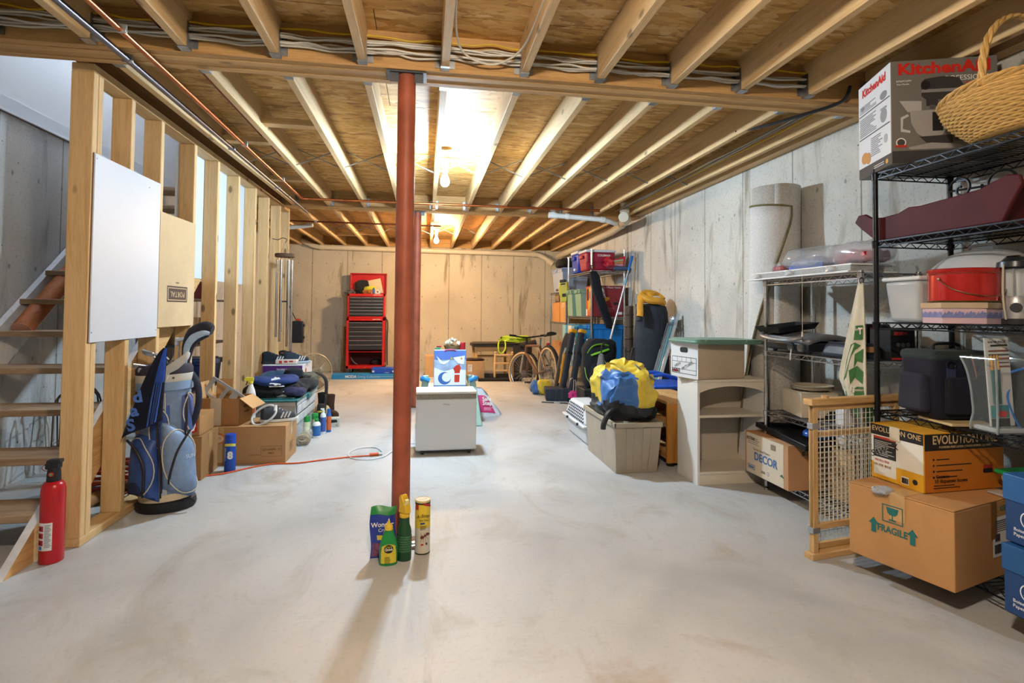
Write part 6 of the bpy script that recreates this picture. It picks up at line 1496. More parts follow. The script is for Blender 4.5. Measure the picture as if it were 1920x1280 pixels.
# white blinds and clear bags on top
t = thing('window_blinds', 'white window blind packed flat on the top of the chrome rack', 'blinds', (2.37, 3.03, 1.402), 0)
MB().box(-.16, .14, -.45, .47, .0, .008).build('lower_panel', M('dcdcdc', .4), t, smooth=0)
MB().box(-.14, .13, -.45, .45, .04, .048).build('upper_panel', M('e2e2e2', .4), t, smooth=0)
for k in range(5): MB().box(-.135, .12, -.44, .44, .011+.006*k, .0145+.006*k).build('slat', M('d2d3d4', .4), t, smooth=0)
for y_ in (-.3, .05, .38): lump((0, 0, 0), (.02, .035, .018), .8, .006, 30, 3).build('bubble_wrap', M('dfe2e2', .1, alpha=.5), t, (-.14, y_, .025))
MB().cyl((-.165, -.10, -.33), (-.165, -.10, .0), .0015, n=5).cyl((-.165, -.10, -.36), (-.165, -.10, -.33), .006, .004, n=8).build('pull_cord', M('d8cdb4', .5), t)
t = thing('gift_wrap_bag', 'clear plastic bag with blue and grey holiday ribbon on the blinds', 'bag', (2.37, 3.0, 1.452))
lump((0, 0, .06), (.12, .26, .075), .7, .02, 9, 4, flat=-.058).build('bag', M('d2d6de', .1, alpha=.35, coat=.4), t)
lump((0, .0, .035), (.09, .2, .03), .7, .012, 14, 7, flat=-.032).build('contents', M('8f98b0', .5, 0, .4, 22), t)
MB().box(-.085, -.08, -.14, .16, .005, .03).build('blue_strip', M('3a5ab0', .5), t, smooth=0)
t = thing('red_bauble_box', 'clear box of red baubles at the left end of the blinds', 'ornaments', (2.34, 3.31, 1.452))
for k in range(8): MB().ball((-.03+.03*(k % 3), -.05+.035*(k//3), .022), .02, 12, 8).build('bauble', M('b8202a', .2, .3), t)
for k in range(2): MB().ball((-.01, -.13-.03*k, .024), (.022, .02, .022), 12, 8).build('green_bauble', M('7fae2a', .3), t)
MB().box(-.06, .06, -.07, .07, 0, .055).build('clear_box', M('dfe6ea', .05, alpha=.2), t, smooth=0)
t = thing('red_gift_bag', 'clear bag of red and silver gift bows by the black post', 'bag', (2.40, 2.70, 1.452))
lump((0, 0, .065), (.11, .17, .07), .7, .02, 10, 8, flat=-.064).build('bag', M('d6d2dc', .1, alpha=.4, coat=.4), t)
for k in range(9): lump((-.06+.05*(k % 3), -.1+.08*(k//3), .04+.012*(k % 2)), (.03, .035, .03), .8, .012, 30, k).build('bow', M(('b0202c', 'c9c4cc', '8a3a6a')[k % 3], .3, .2), t)
# hanging towel
t = thing('hanging_towel', 'cream towel with green logo hanging from the chrome rack', 'towel', (2.235, 2.515, 0), 0)
def tw_fn(u, v):
    lf = (.02+.155*min(1, v*1.15))*(1-.3*max(0, v-.82)/.18); rt_ = -.014-.022*v
    y_ = lf+(rt_-lf)*u+.01*v
    return (.012*math.sin(u*9+v)*v-.008*v+.03*abs(u-.5)*v, y_, 1.34-.60*v-.02*math.sin(u*3.14)*v)
MB().grid(tw_fn, 22, 26).build('cloth', fabric('cfc5ad', .12), t, thick=.006)
def tpatch(poly, col, name='logo'):
    mb = MB(); vs_ = [tuple(Vector(tw_fn(u, v))+Vector((-.009, 0, 0))) for u, v in poly]
    mb.add(vs_, [tuple(range(len(vs_)))]); mb.build(name, fabric(col, .15), t, smooth=0)
GRC = '3f6b3a'
for q in ([(.55, .36), (.92, .36), (.92, .385), (.55, .385)], [(.55, .40), (.9, .40), (.9, .48), (.55, .48)], [(.45, .52), (.6, .5), (.8, .53), (.6, .57), (.48, .64), (.42, .8), (.3, .84), (.3, .66)], [(.62, .6), (.92, .56), (.88, .68), (.7, .66), (.62, .72)], [(.5, .74), (.7, .7), (.9, .76), (.86, .86), (.66, .8), (.55, .86)], [(.3, .89), (.9, .885), (.9, .90), (.3, .905)], [(.35, .925), (.9, .92), (.9, .98), (.35, .985)]): tpatch(q, GRC)
for k, ch_ in enumerate('TT'): text(ch_, .045, M('cfc5ad', .8), t, (-.012-.002*k, .0+.04*k, 1.09), '-X', fat=.002)
text('UT', .045, M('cfc5ad', .8), t, (-.022, .05, .785), '-X', fat=.002)
MB().grid(lambda u, v: tuple(Vector((.03, -.05-.015*u, 1.33-.5*v))), 3, 12).build('green_edge', fabric('55703a', .2), t, thick=.004)
MB().tube([(.012*math.cos(a), 0, 1.352+.016*math.sin(a)) for a in [i*2*math.pi/12 for i in range(12)]], .003, 5, True).build('hook', M('3a3c3e', .3, .9), t)
tag(lump((0, 0, .05), (.05, .07, .06), .8, .02, 14, 9).build('green_glove', fabric('3f6a3c', .3), None, (2.33, 2.60, .62)), 'green cloth hanging below the cream towel', 'cloth')

# ------------------------------------------------------------ carpet roll
cr = thing('carpet_roll', 'tall rolled pale grey carpet standing on end against the right wall', 'carpet', (2.545, 3.70, 0), 0, None, (0, rad(.6), 0))
CG = M('d0cac2', .95, 0, .22, 90, .5, 200)
def roll_fn(u, v):
    a = 2*math.pi*2.6*u-2.2; r = .165-.034*u*1.6
    return (r*math.cos(a), r*math.sin(a), 2.11*v)
MB().grid(lambda u, v: roll_fn(1-u, v), 70, 3).build('roll', CG, cr, thick=.012)
def flap_fn(u, v):
    # outer wrap whose cut edge runs diagonally down the roll and peels away near the floor
    a0, a1 = rad(100), rad(150)+rad(122)*min(1, v*1.05)**1.7
    a = a0+(a1-a0)*u
    r = .168+.012*u+.075*u*u*(1-v)**1.6
    return (r*math.cos(a), r*math.sin(a), .004+1.99*v-.05*u*v)
MB().grid(flap_fn, 18, 20).build('loose_flap', M('d6d3d0', .95, 0, .15, 90, .5, 200), cr, thick=.012)
MB().tube([Vector(flap_fn(1, i/30)) for i in range(31)]+[Vector(flap_fn(1-i/10, 1)) for i in range(1, 9)], .0085, 6).build('frayed_edge', M('7d7250', .95, 0, .4, 200, .8, 300), cr)

# ------------------------------------------------------------ bookcase, file box, lid
bc = thing('bookcase', 'low cream laminate bookcase with arched top rail beside the chrome rack', 'bookcase', (2.11, 3.67, 0), 0)
CR = M('e3d8c6', .45); CRW = M('e4e0da', .45)
for x in (-.26, .242): MB().box(x, x+.018, -.15, .15, 0, .70).build('side', CRW, bc, smooth=0, bev=.001)
MB().box(-.265, .265, -.155, .15, .70, .718).build('top', CR, bc, smooth=0, bev=.002)
MB().box(-.242, .242, .142, .15, .05, .70).build('back', M('cfc3b1', .55), bc, smooth=0)
MB().box(-.242, .242, -.145, .142, .455, .473).build('shelf', CR, bc, smooth=0, bev=.001)
MB().box(-.242, .242, -.15, .142, .07, .088).build('shelf', CR, bc, smooth=0, bev=.001)
MB().box(-.242, .242, -.145, -.13, 0, .07).build('kick_board', CR, bc, smooth=0)
ar = [(-.242, .70), (-.242, .625)]+[(-.242+.484*i/14, .625+.045*math.sin(math.pi*i/14)**.7) for i in range(1, 14)]+[(.242, .625), (.242, .70)]
MB().prism(ar, .132, .148, Matrix(((1, 0, 0, 0), (0, 0, -1, 0), (0, 1, 0, 0), (0, 0, 0, 1)))).build('arched_rail', CR, bc, smooth=0)
t = thing('file_box', 'white and kraft file box with a hand hole on top of the bookcase', 'box', (1.845, 3.50, .7195), 11)
MB().box(0, .40, 0, .30, 0, .26).build('body', cardboard('cbb99f'), t, smooth=0, bev=.003)
MB().box(-.0015, -.0002, .0, .30, .0, .26).build('white_end', M('dcdde0', .6), t, smooth=0)
BX = [M('dcdde0', .6), INK(), M('cc3a34', .6)]
fb = [(1, R4(-.135, .135, .025, .145)), (0, R4(-.131, .131, .029, .141)), (1, R4(-.13, .13, .108, .111)), (1, R4(-.13, .13, .055, .058))]+[(1, R4(-.075+.05*k, -.0725+.05*k, .11, .142)) for k in range(4)]+[(2, R4(-.125, -.07, .033, .05)), (1, rrect(.085, .036, .014, 3, 0, .195))]
decal(fb, BX, t, (-.0016, .15, 0), '-X', 'label_print')
text('33250', .038, INK(), t, (-.0042, .24, .045), '-X', fat=.0005); text('HIGH', .03, M('7d7f86', .6), t, (-.0042, .22, .085), '-X', roll=25); text('PICTURES', .03, M('7d7f86', .6), t, (-.0042, .11, .085), '-X', roll=25)
t = thing('tote_cover', 'flat sage green plastic cover lying over the file box', 'lid', (2.05, 3.64, .983), 6, None, (0, rad(.5), rad(6)))
MB().prism(rrect(.52, .36, .03), 0, .012).build('plate', M('6f9484', .4), t, bev=.003)
MB().tube([(x, y_, -.008) for x, y_ in rrect(.535, .375, .035)], .012, 6, True).build('rim', M('668c7c', .4), t)
for x in (-.16, .16): MB().box(x-.05, x+.05, -.198, -.18, -.02, .008).build('clip', M('5f8474', .4), t, bev=.004)

# ------------------------------------------------------------ orange cabinet, tan tote, basket, bin
oc = thing('orange_cabinet', 'open orange wood cabinet wedged between the tan tote and the bookcase', 'cabinet', (1.83, 3.95, 0), 0)
OW = wood('Z', 'c98a3c', '9c5f20', .1); OT = wood('Y', 'cfa26a', 'a87640', .2)
MB().box(.0, .33, 0, .022, .03, .475).build('side', OW, oc, smooth=0, bev=.002); MB().box(.0, .33, .62, .642, .03, .475).build('side', OW, oc, smooth=0, bev=.002)
MB().box(-.005, .335, -.005, .647, .475, .498).build('top', OT, oc, smooth=0, bev=.003)
for z in (.06, .30): MB().box(.0, .32, .022, .62, z, z+.018).build('shelf', OT, oc, smooth=0)
MB().box(.318, .33, .022, .62, .05, .475).build('back', M('4a2c14', .7), oc, smooth=0)
for x, y_ in ((.05, .05), (.28, .05), (.05, .6), (.28, .6)): MB().cyl((x, y_, 0), (x, y_, .03), .03, n=14).build('foot', M('17130f', .6), oc)
t = tote('tan_tote', 'open beige storage tote in front of the orange cabinet', .36, .78, .375, (1.545, 4.19, 0), 0, M('a99e8c', .45, 0, .08), None, lidless=True, ribs=2)
t = thing('rain_bag', 'blue yellow and black rain gear bundle heaped on the beige tote', 'bag', (1.55, 4.15, .36), 0)
RG = [M('3f6fae', .4, 0, .2, 10, .5, 14), M('d9bb3e', .45, 0, .15, 10, .4, 14), M('24262a', .45, 0, .2, 10, .5, 14)]
def crumple(c, r, seed, p=.75, amp=.035, freq=7, flat=None): return lump(c, r, p, amp, freq, seed, 40, 26, flat)
rb = lump((0, 0, .17), (.215, .31, .245), .72, .055, 8.5, 21, 72, 44, -.165)
for k_, f_ in enumerate(rb.f):
    c_ = sum((Vector(rb.v[i]) for i in f_), Vector())/len(f_)
    ang_ = math.degrees(math.atan2(c_.y+.02, c_.x+.02)) % 360
    low_ = c_.z < .13+.03*math.sin(ang_*.06)
    rb.mi[k_] = 2 if low_ else (0 if 185 < ang_ < 274 and c_.z < .37 else 1)
rb.build('bundle', RG, t, sub=1)
MB().tube(wave([(-.15, -.24, .10), (-.21, -.27, .07), (-.25, -.28, .0), (-.255, -.28, -.04)], 5), .020, 8).build('black_strap', RG[2], t)
MB().grid(lambda u, v: (.03+.14*v, -.22-.0*v+.06*u, .40-.10*v+.02*u), 4, 8).build('grey_strap', M('5a6c7c', .5), t, thick=.006)
# white vented carrier
t = thing('laundry_basket', 'white vented plastic carrier beside the beige tote', 'basket', (1.53, 5.0, 0), 0)
WP_ = M('d6d8dc', .4)
MB().taper((.22, .62), (.27, .68), 0, .16).build('lower_shell', WP_, t, bev=.02, seg=3); MB().box(-.16, .16, -.37, .37, .155, .175).build('flange', WP_, t, bev=.006)
MB().taper((.28, .68), (.2, .56), .175, .33).build('upper_shell', WP_, t, bev=.025, seg=3)
vt = MB()
for r_ in range(5):
    for k in range(12):
        f = r_/5; x = -.1385+.032*f; y_ = -.28+.05*k+.02*(r_ % 2)
        if abs(y_) < .29-.05*f: vt.cbox((x, y_, .195+.125*f), (.006, .014, .016), (0, rad(15), 0))
for r_ in range(4):
    for k in range(5):
        f = r_/5; vt.cbox((-.09+.045*k, -.338+.05*f, .2+.12*f), (.014, .006, .016), (rad(-20), 0, 0))
vt.build('vent', M('33363b', .6), t, smooth=0)
for y_ in (-.2, .15): MB().cyl((-.155, y_, .165), (-.175, y_, .165), .012, n=10).build('latch', BLACKP(), t)
tag(MB().box(-.17, .17, -.2, .2, 0, .03).build('bin_step', M('2b2d31', .5), None, (2.28, 5.0, 0), bev=.004), 'dark base board under the blue bin', 'board')
bn = thing('recycling_bin', 'bright blue plastic bin between the beige tote and the file box', 'bin', (2.27, 4.98, .031), 0)
MB().taper((.3, .36), (.36, .42), 0, .46).build('body', M('1f4fb8', .35), bn, bev=.03, seg=3); MB().box(-.20, .20, -.235, .235, .44, .475).build('rim', M('2258c8', .35), bn, bev=.012)
for s in (-1, 1): MB().tube(wave([(-.18, s*.1, .475), (-.21, s*.1, .53), (-.05, s*.11, .56), (.15, s*.1, .5)], 6), .018, 8).build('handle', M('2258c8', .35), bn)
# aluminium frames leaning on the wall
fr_ = thing('aluminium_frame', 'bundle of shiny aluminium screen frames leaning on the right wall', 'frame', (2.22, 5.36, 0), 0, None, (rad(-10.5), rad(21.5), 0))
for k in range(4):
    MB().box(-.02+.0*k, .012, -.09+.05*k, -.06+.05*k, 0, 1.26-.03*k).build('rail', M('c9ced4', .3, .7) if k != 1 else M('5f9aa0', .5), fr_, smooth=0, bev=.002)
for z in (.02, 1.12): MB().box(-.022, .014, -.09, .09, z, z+.03).build('cross_rail', M('c3c8cf', .3, .8), fr_, smooth=0)
lump((0, 0, 1.2), (.04, .05, .03), .8, .02, 20, 3).build('wire_tie', M('d2d6da', .2, .5), fr_)

# golf travel bag with yellow jacket
tb_ = thing('travel_bag', 'tall dark grey golf travel bag standing against the right wall', 'bag', (2.45, 5.75, 0), 0, None, (0, rad(1.5), 0))
GD = fabric('30343c', .2)
MB().lathe([(.19, 0), (.205, .03), (.195, .5), (.175, .9), (.16, 1.18), (.14, 1.25), (.07, 1.27), (0, 1.27)], 28, sx=1.12, sy=.8).build('body', GD, tb_)
MB().tube([(.03, -.153, .05), (.03, -.153, .6), (.06, -.156, 1.15)], .006, 6).build('seam', M('191a1e', .6), tb_)
MB().grid(lambda u, v: (.2135*math.sin(-.5-1.0*u), -.1525*math.cos(-.5-1.0*u)-.004, .45+.03*u+.012*v), 10, 2).build('pocket_seam', M('191a1e', .6), tb_)
MB().tube(wave([(-.215, -.02, .78), (-.245, -.05, .68), (-.24, -.06, .55), (-.215, -.03, .45)], 5), .014, 8).build('grip', M('15161a', .6), tb_)
text('CLUBGLOVE', .035, M('6a6e76', .6), tb_, (.12, -.15, .78), (rad(90), 0, rad(28)), roll=-12)
for k in range(3): MB().cyl((.18, -.08, 1.0-.3*k), (.192, -.085, 1.0-.3*k), .008, n=8).build('stud', M('c9ccd0', .3, .8), tb_)
t = thing('yellow_jacket', 'yellow orange life vest draped over the top of the grey travel bag', 'jacket', (2.43, 5.68, 1.25), 0)
YJ = M('d9992a', .6, 0, .2, 9, .5, 16)
MB().tube(wave([(.15, 0, .03), (.08, -.06, .05), (-.03, -.06, .06), (-.09, .0, .1), (-.02, .06, .14), (.09, .05, .12), (.15, 0, .06)], 6), .04, 10).build('collar', YJ, t)
crumple((.02, .05, .10), (.14, .07, .06), 3, .8, .025, 10).build('yoke', YJ, t)
MB().tube(wave([(-.10, -.02, .07), (-.14, -.06, .0), (-.15, -.09, -.07), (-.16, -.10, -.12)], 5), .035, 10).build('sleeve', YJ, t)
MB().cyl((-.158, -.10, -.13), (-.165, -.103, -.165), .033, .036, n=12).build('cuff', M('17181a', .6), t)
crumple((.05, -.045, .08), (.05, .03, .025), 8, .8, .006, 14).build('lining', M('c9c4b8', .8), t)
rt = thing('brown_roll', 'slim brown ribbed tube standing left of the grey travel bag', 'tube', (2.43, 6.30, 0))
MB().cyl((0, 0, 0), (0, 0, 1.25), .048, n=20).build('tube', M('4a3c30', .5, 0, .2), rt)
for k in range(8): MB().lathe([(.048, .12+.145*k), (.0515, .125+.145*k), (.0515, .145+.145*k), (.048, .15+.145*k)], 20, cap0=False, cap1=False).build('band', M('3a2e25', .5), rt)
tag(MB().cyl((0, 0, 0), (0, 0, 1.27), .055, n=20).lathe([(.055, 1.24), (.06, 1.25), (.06, 1.275), (0, 1.28)], 20, cap0=False).build('slate_tube', M('4c5464', .45), None, (2.55, 6.25, 0)), 'slate blue tube standing between the brown tube and the travel bag', 'tube')
po = thing('telescopic_pole', 'silver telescopic pole with blue grip leaning across the loaded rack', 'pole')
pa, pb = Vector((2.14, 6.78, .005)), Vector((2.66, 6.80, 1.91))
MB().cyl(pa, pa.lerp(pb, .84), .013, n=12).build('tube', M('b9bec6', .3, .8), po); MB().cyl(pa.lerp(pb, .83), pa.lerp(pb, .93), .010, n=12).build('inner_tube', M('b4c0cc', .3, .8), po)
MB().cyl(pa.lerp(pb, .90), pb, .017, .019, n=12).build('grip', M('1f6fc0', .4), po); MB().cyl(pa.lerp(pb, .80), pa.lerp(pb, .845), .018, n=12).build('lock_collar', M('7fb6d0', .4), po)
tag(MB().cyl((0, 0, 0), (.06, .05, 1.95), .009, n=8).build('wooden_pole', wood('Z', 'b99a6c', '8a6a40', .1), None, (2.62, 6.70, 0)), 'thin wooden pole standing close to the right wall behind the silver pole', 'pole')

# ------------------------------------------------------------ loaded chrome rack
def cooler(label, w, d, h, loc, rz, body, lid, txt=None):
    t = thing('cooler', label, 'cooler', loc, rz, 'coolers on the tall rack')
    MB().taper((w*.9, d*.88), (w, d), 0, h*.87).build('body', body, t, bev=.025, seg=3)
    MB().box(-w/2-.006, w/2+.006, -d/2-.006, d/2+.006, h*.87, h).build('lid', lid, t, bev=.015, seg=3)
    MB().box(-w/2-.028, -w/2+.005, -d*.22, d*.22, h*.58, h*.74).build('handle', body, t, bev=.012)
    MB().box(-w*.475, w*.475, -d/2-.003, -d/2+.02, h*.38, h*.41).build('groove', body, t, bev=.004)
    if txt: text(txt, .038, PAPER(), t, (w*.1, -d/2-.001, h*.72), '-Y', shear=.15, fat=.0006)
    return t
t = cooler('red cooler with white lid on the top of the tall rack', .42, .36, .285, (2.34, 7.30, 1.737), 0, M('9c1a36', .4), M('d9dade', .4), 'COLEMAN')
t = cooler('round cornered blue drink cooler beside the red one', .34, .36, .32, (2.32, 7.78, 1.737), 0, M('1c3aa8', .35), M('d9dade', .4))
MB().cyl((-.16, -.05, .05), (-.185, -.06, .05), .018, n=12).build('spigot', WHITEP(), t)
t = thing('striped_bag', 'red bag with pastel stripes on the top shelf of the tall rack', 'bag', (2.54, 7.03, 1.737), 0)
MB().add([(-.11, -.0, .05), (.10, -.0, .03), (.12, .0, .2), (-.05, .0, .14), (-.11, .08, .05), (.10, .08, .03), (.12, .08, .2), (-.05, .08, .14)], [(0, 3, 2, 1), (4, 5, 6, 7), (0, 1, 5, 4), (1, 2, 6, 5), (2, 3, 7, 6), (3, 0, 4, 7)]).build('bag', M('c22a36', .5), t, smooth=0, bev=.006)
for k, c in enumerate(('a8b890', 'd08a50', 'c9a0b0', 'b8c0c4')):
    MB().add([(-.09+.006*k, -.003, .125-.025*k), (.085-.004*k, -.003, .155-.033*k), (.085, -.003, .13-.033*k), (-.085+.006*k, -.003, .105-.025*k)], [(0, 1, 2, 3)]).build('stripe', M(c, .6), t, smooth=0)
crumple((-.11, .02, .10), (.07, .05, .07), 5, .8, .03, 14).build('red_bow', M('c0202c', .5), t)
lump((-.06, .0, .035), (.10, .05, .03), .8, .012, 20, 4).build('plaid_base', M('7a2a3a', .6, 0, .4, 40), t)
tag(lump((0, 0, .025), (.11, .05, .025), .7, .008, 30, 4).build('plaid_cloth', M('4a5c86', .7, 0, .6, 50), None, (2.58, 7.0, 1.737)), 'folded blue patterned cloth below the striped bag', 'cloth')
tote('green_tote', 'sage green tote nearest the red tool box on the middle shelf', .42, .30, .36, (2.36, 7.60, 1.112), 0, M('88a890', .45), M('7d9f8c', .45))
tote('green_tote', 'second sage green tote farther back on the middle shelf', .42, .30, .36, (2.33, 7.96, 1.112), 0, M('88a890', .45), M('7d9f8c', .45))
t = carton('power_box', 'red printed jump starter carton on the middle shelf of the tall rack', .46, .32, .42, (2.455, 7.26, 1.112), 0, '8e2a30', tape=False)
RB_ = [M('8e2a30', .5), M('d8a828', .5), INK(), PAPER(), M('b8736e', .6), M('c85a34', .5)]
decal([(4, R4(-.215, -.10, .30, .38)), (3, R4(-.16, -.09, .27, .385)), (1, [(-.10, .23), (-.04, .265), (.0, .26), (.0, .23), (-.05, .205), (-.11, .21)]), (2, [(-.17, .2), (-.10, .205), (-.09, .175), (-.16, .165)]), (2, [(.06, .19), (.12, .2), (.13, .165), (.07, .155)]), (2, [(.07, .26), (.075, .265), (.13, .215), (.125, .21)]), (3, R4(.12, .18, .03, .065))]+[(4, r) for _, r in lines(-.1, .1, .06, .13, 5, .3, 0, 3)], RB_, t, (0, -.161, 0), '-Y', 'print')
text('5-in-1 Power Station', .032, PAPER(), t, (.03, -.1635, .395), '-Y')
decal([(5, R4(-.155, .155, .005, .41)), (1, [(-.02, .06), (.06, .14), (.08, .22), (.03, .26), (-.06, .2), (-.06, .1)]), (3, R4(.09, .12, .22, .36)), (2, R4(-.1, -.03, .22, .38)), (3, R4(-.14, -.09, .01, .1)), (1, EL(.03, .37, .05, .03))], RB_, t, (-.231, 0, 0), '-X', 'side_print')  # orange ground paints the light on this side; the shapes over it are print
for k, (y_, c, lab) in enumerate(((7.27, '1678c4', 'bright blue tote at the near end of the low shelf'), (7.66, '3a93c4', 'light blue tote in the middle of the low shelf'), (8.02, '3f98c8', 'light blue tote at the far end of the low shelf'))):
    t = tote('blue_tote', lab, .46, .33, .555 if k == 0 else .53, (2.425 if k == 0 else 2.36, y_, .422), 0, M(c, .4), M(c, .4), group='blue totes on the tall rack')
    decal([(0, R4(-.03, .03, -.05, .05)), (1, R4(-.018, .018, -.03, .03))], [PAPER(), M('8a8f98', .6)], t, (-.228, 0, .33), '-X', 'label')
for k, (y_, c1, lab) in enumerate(((7.86, '8cc2c8', 'slim teal and white carton leaning on the far blue tote'), (7.55, 'd9d9d2', 'slim white carton with a yellow strip leaning on the middle blue tote'))):
    t = carton('slim_carton', lab, .05, .17, .56, (2.04, y_-.03, .42), 0, c1, tape=False)
    decal([(0, R4(-.085, .085, .0, .25)), (1, EL(0, .36, .018, .018))] if k == 0 else [(2, R4(-.085, -.02, .3, .5)), (1, R4(-.06, -.02, .15, .25))], [M('d5d9dc', .6), INK(), M('cfc070', .6)], t, (-.0255, 0, 0), '-X', 'print')
t = thing('chair_bag', 'black folding chair carry bag hanging diagonally from the tall rack', 'bag')
cb = wave([(2.20, 7.02, 1.71), (2.22, 7.0, 1.62), (2.25, 6.98, 1.45), (2.33, 6.97, 1.22), (2.42, 6.97, .98)], 6)
MB().tube(cb, .06, 14, rr=[.065+.04*math.sin(min(1, i/8)*1.57)-.0012*i for i in range(len(cb))], flat=.62).build('sleeve', fabric('191c24', .2, 180.0, .2), t)
MB().tube(wave([(2.20, 7.03, 1.72), (2.17, 7.05, 1.78), (2.21, 7.075, 1.80)], 5), .008, 6).build('drawcord', M('101114', .6), t)
text('SPORT', .04, M('c9ccd2', .6), t, (2.315, 6.917, 1.42), (rad(90), 0, 0), roll=-78)
MB().ball((2.43, 6.97, .965), (.05, .035, .012), 14, 7).build('end_cap', M('0e0f12', .6), t)
t = thing('yellow_tool', 'yellow chainsaw style tool case hanging at the left side of the tall rack', 'tool', (2.10, 8.12, 1.32), 0, None, (0, rad(-8), rad(-25)))
MB().prism([(-.05, 0), (.03, .0), (.075, .16), (.085, .30), (-.04, .31), (-.07, .2), (-.06, .08)], -.035, .035, Matrix(((1, 0, 0, 0), (0, 0, -1, 0), (0, 1, 0, 0), (0, 0, 0, 1)))).build('shell', M('d0c42a', .4), t, bev=.01)
MB().box(-.03, .06, -.045, .045, .30, .345).build('handle', M('201f1d', .5), t, bev=.01); MB().box(-.02, .04, -.042, -.034, .08, .13).build('grip', M('1b1b1b', .5), t, bev=.006); MB().box(-.02, .05, -.04, -.034, .265, .285).build('badge', INK(), t, smooth=0)
MB().cyl((-.06, 0, .2), (-.11, 0, .2), .016, n=10).build('plug', M('7a4a3a', .5), t)
tote('clear_tote', 'pale bluish translucent tote on top of the far corner rack', .44, .72, .36, (2.40, 8.96, 1.502), 0, M('a9b8d2', .35, alpha=.85), M('8fa2cc', .35))
lump((2.42, 8.9, 1.97), (.2, .22, .09), .7, .03, 8, 3)
tag(lump((0, 0, .07), (.16, .2, .075), .7, .03, 8, 3, flat=-.07).build('dark_bundle', fabric('26241f', .3), None, (2.30, 8.85, 1.905)), 'black cloth bundle lying on the pale tote', 'bundle')
t = carton('corner_carton', 'orange brown carton on the middle of the far corner rack', .40, .5, .33, (2.40, 9.1, 1.002), 0, 'c08a50', tape=False)
carton('corner_carton', 'brown carton with white tape beside the yellow tool on the far rack', .40, .36, .36, (2.40, 8.63, 1.002), 0, 'c9955a', tcol='d9d4c8')
carton('low_carton', 'brown carton on the low shelf of the far corner rack', .40, .5, .32, (2.40, 9.1, .352), 0, 'b98a58')
t = carton('low_carton', 'brown carton with a red lid on the low shelf of the far rack', .42, .36, .30, (2.40, 8.62, .352), 0, 'b07a48', tape=False)
MB().box(-.214, .214, -.184, .184, .27, .312).build('red_lid', M('a82a2a', .5), t, smooth=0)
t = thing('photo_frame', 'dark picture frame standing on the far rack carton', 'frame', (2.24, 9.15, 1.333), 0)
MB().box(-.006, .006, -.14, .14, 0, .15).build('frame', M('3a3230', .5), t, smooth=0, bev=.003); MB().box(-.0075, -.006, -.12, .12, .02, .13).build('picture', M('8a7058', .6, 0, .4, 30), t, smooth=0)

# ------------------------------------------------------------ bicycle
bi = thing('bicycle', 'brown mountain bicycle leaning in front of the tall rack', 'bicycle', (1.80, 7.78, 0), 0, None, (rad(0), rad(8), rad(101.5)))
BR = M('6a4a3a', .4, 0, .2, 20, coat=.2); RB2 = M('2a2624', .8); TAN = M('c2a67c', .8)
wb, wr = 1.0, .325
def wheel(X0, nm, steer=0):
    x = 0
    w_ = MB().tube([(x+wr*math.cos(a), 0, wr*math.sin(a)) for a in [i*2*math.pi/48 for i in range(48)]], .029, 9, True).build(nm, RB2, bi, (X0, 0, wr), (0, 0, rad(steer)))
    kn = MB()
    for i in range(60):
        a = 2*math.pi*i/60
        for s in (-1, 1): kn.cbox((x+(wr+.026)*math.cos(a), s*.013, (wr+.026)*math.sin(a)), (.012, .013, .012), (0, -a, 0))
    kn.build('tread_knob', RB2, w_, smooth=0)['kind'] = 'stuff'
    for s in (-1, 1): MB().tube([(x+(wr-.012)*math.cos(a), s*.02, (wr-.012)*math.sin(a)) for a in [i*2*math.pi/40 for i in range(40)]], .0175, 6, True).build('sidewall', TAN, w_)
    MB().tube([(x+(wr-.035)*math.cos(a), 0, (wr-.035)*math.sin(a)) for a in [i*2*math.pi/40 for i in range(40)]], .012, 7, True).build('rim', M('a9adb2', .35, .8), w_)
    sp_ = MB()
    for i in range(32):
        a = 2*math.pi*i/32; s = 1 if i % 2 else -1
        sp_.cyl((.02*math.cos(a+.9*s), s*.025, .02*math.sin(a+.9*s)), ((wr-.04)*math.cos(a), 0, (wr-.04)*math.sin(a)), .0018, n=4, cap=False)
    sp_.build('spoke', M('c9ccd0', .25, 1), w_)['kind'] = 'stuff'
    MB().cyl((0, -.05, 0), (0, .05, 0), .018, n=12).build('hub', M('8f9398', .3, .9), w_)
wheel(0, 'rear_wheel'); wheel(wb, 'front_wheel', 24)
def tb2(p, q, r, name, m): return MB().cyl(p, q, r*1.25, n=10).build(name, m, bi)
bb, st_, hd1, hd2 = (.42, 0, .28), (.28, 0, .70), (.83, 0, .74), (.86, 0, .62)
tb2(bb, st_, .016, 'seat_tube', BR); tb2(st_, hd1, .016, 'top_tube', BR); tb2(bb, hd2, .019, 'down_tube', BR); tb2(hd2, hd1, .021, 'head_tube', BR)
for s in (-1, 1):
    tb2((0, s*.055, wr), (bb[0], s*.03, bb[2]), .009, 'chain_stay', BR); tb2((0, s*.055, wr), (st_[0], s*.02, st_[2]-.04), .009, 'seat_stay', BR)
    tb2((.875, s*.045, .60), (wb, s*.055, wr), .015, 'fork_blade', M('a8a094', .35, .5) if s > 0 else BR)
tb2(st_, (.245, 0, .82), .013, 'seat_post', CHROME())
sd_ = MB().grid(lambda u, v: ((.10-.26*v), (u-.5)*(.03+.13*v**2.2), .83+.02*v*v+.02*math.cos((u-.5)*3)), 10, 12).build('saddle', M('1b1a1b', .5), bi, thick=.03)
tb2(hd1, (.80, 0, .86), .013, 'stem', M('2a2a2c', .4, .5))
MB().tube(wave([(.70, -.31, .90), (.77, -.16, .885), (.80, 0, .87), (.77, .16, .885), (.70, .31, .90)], 6), .012, 8).build('handlebar', M('232326', .4, .5), bi)
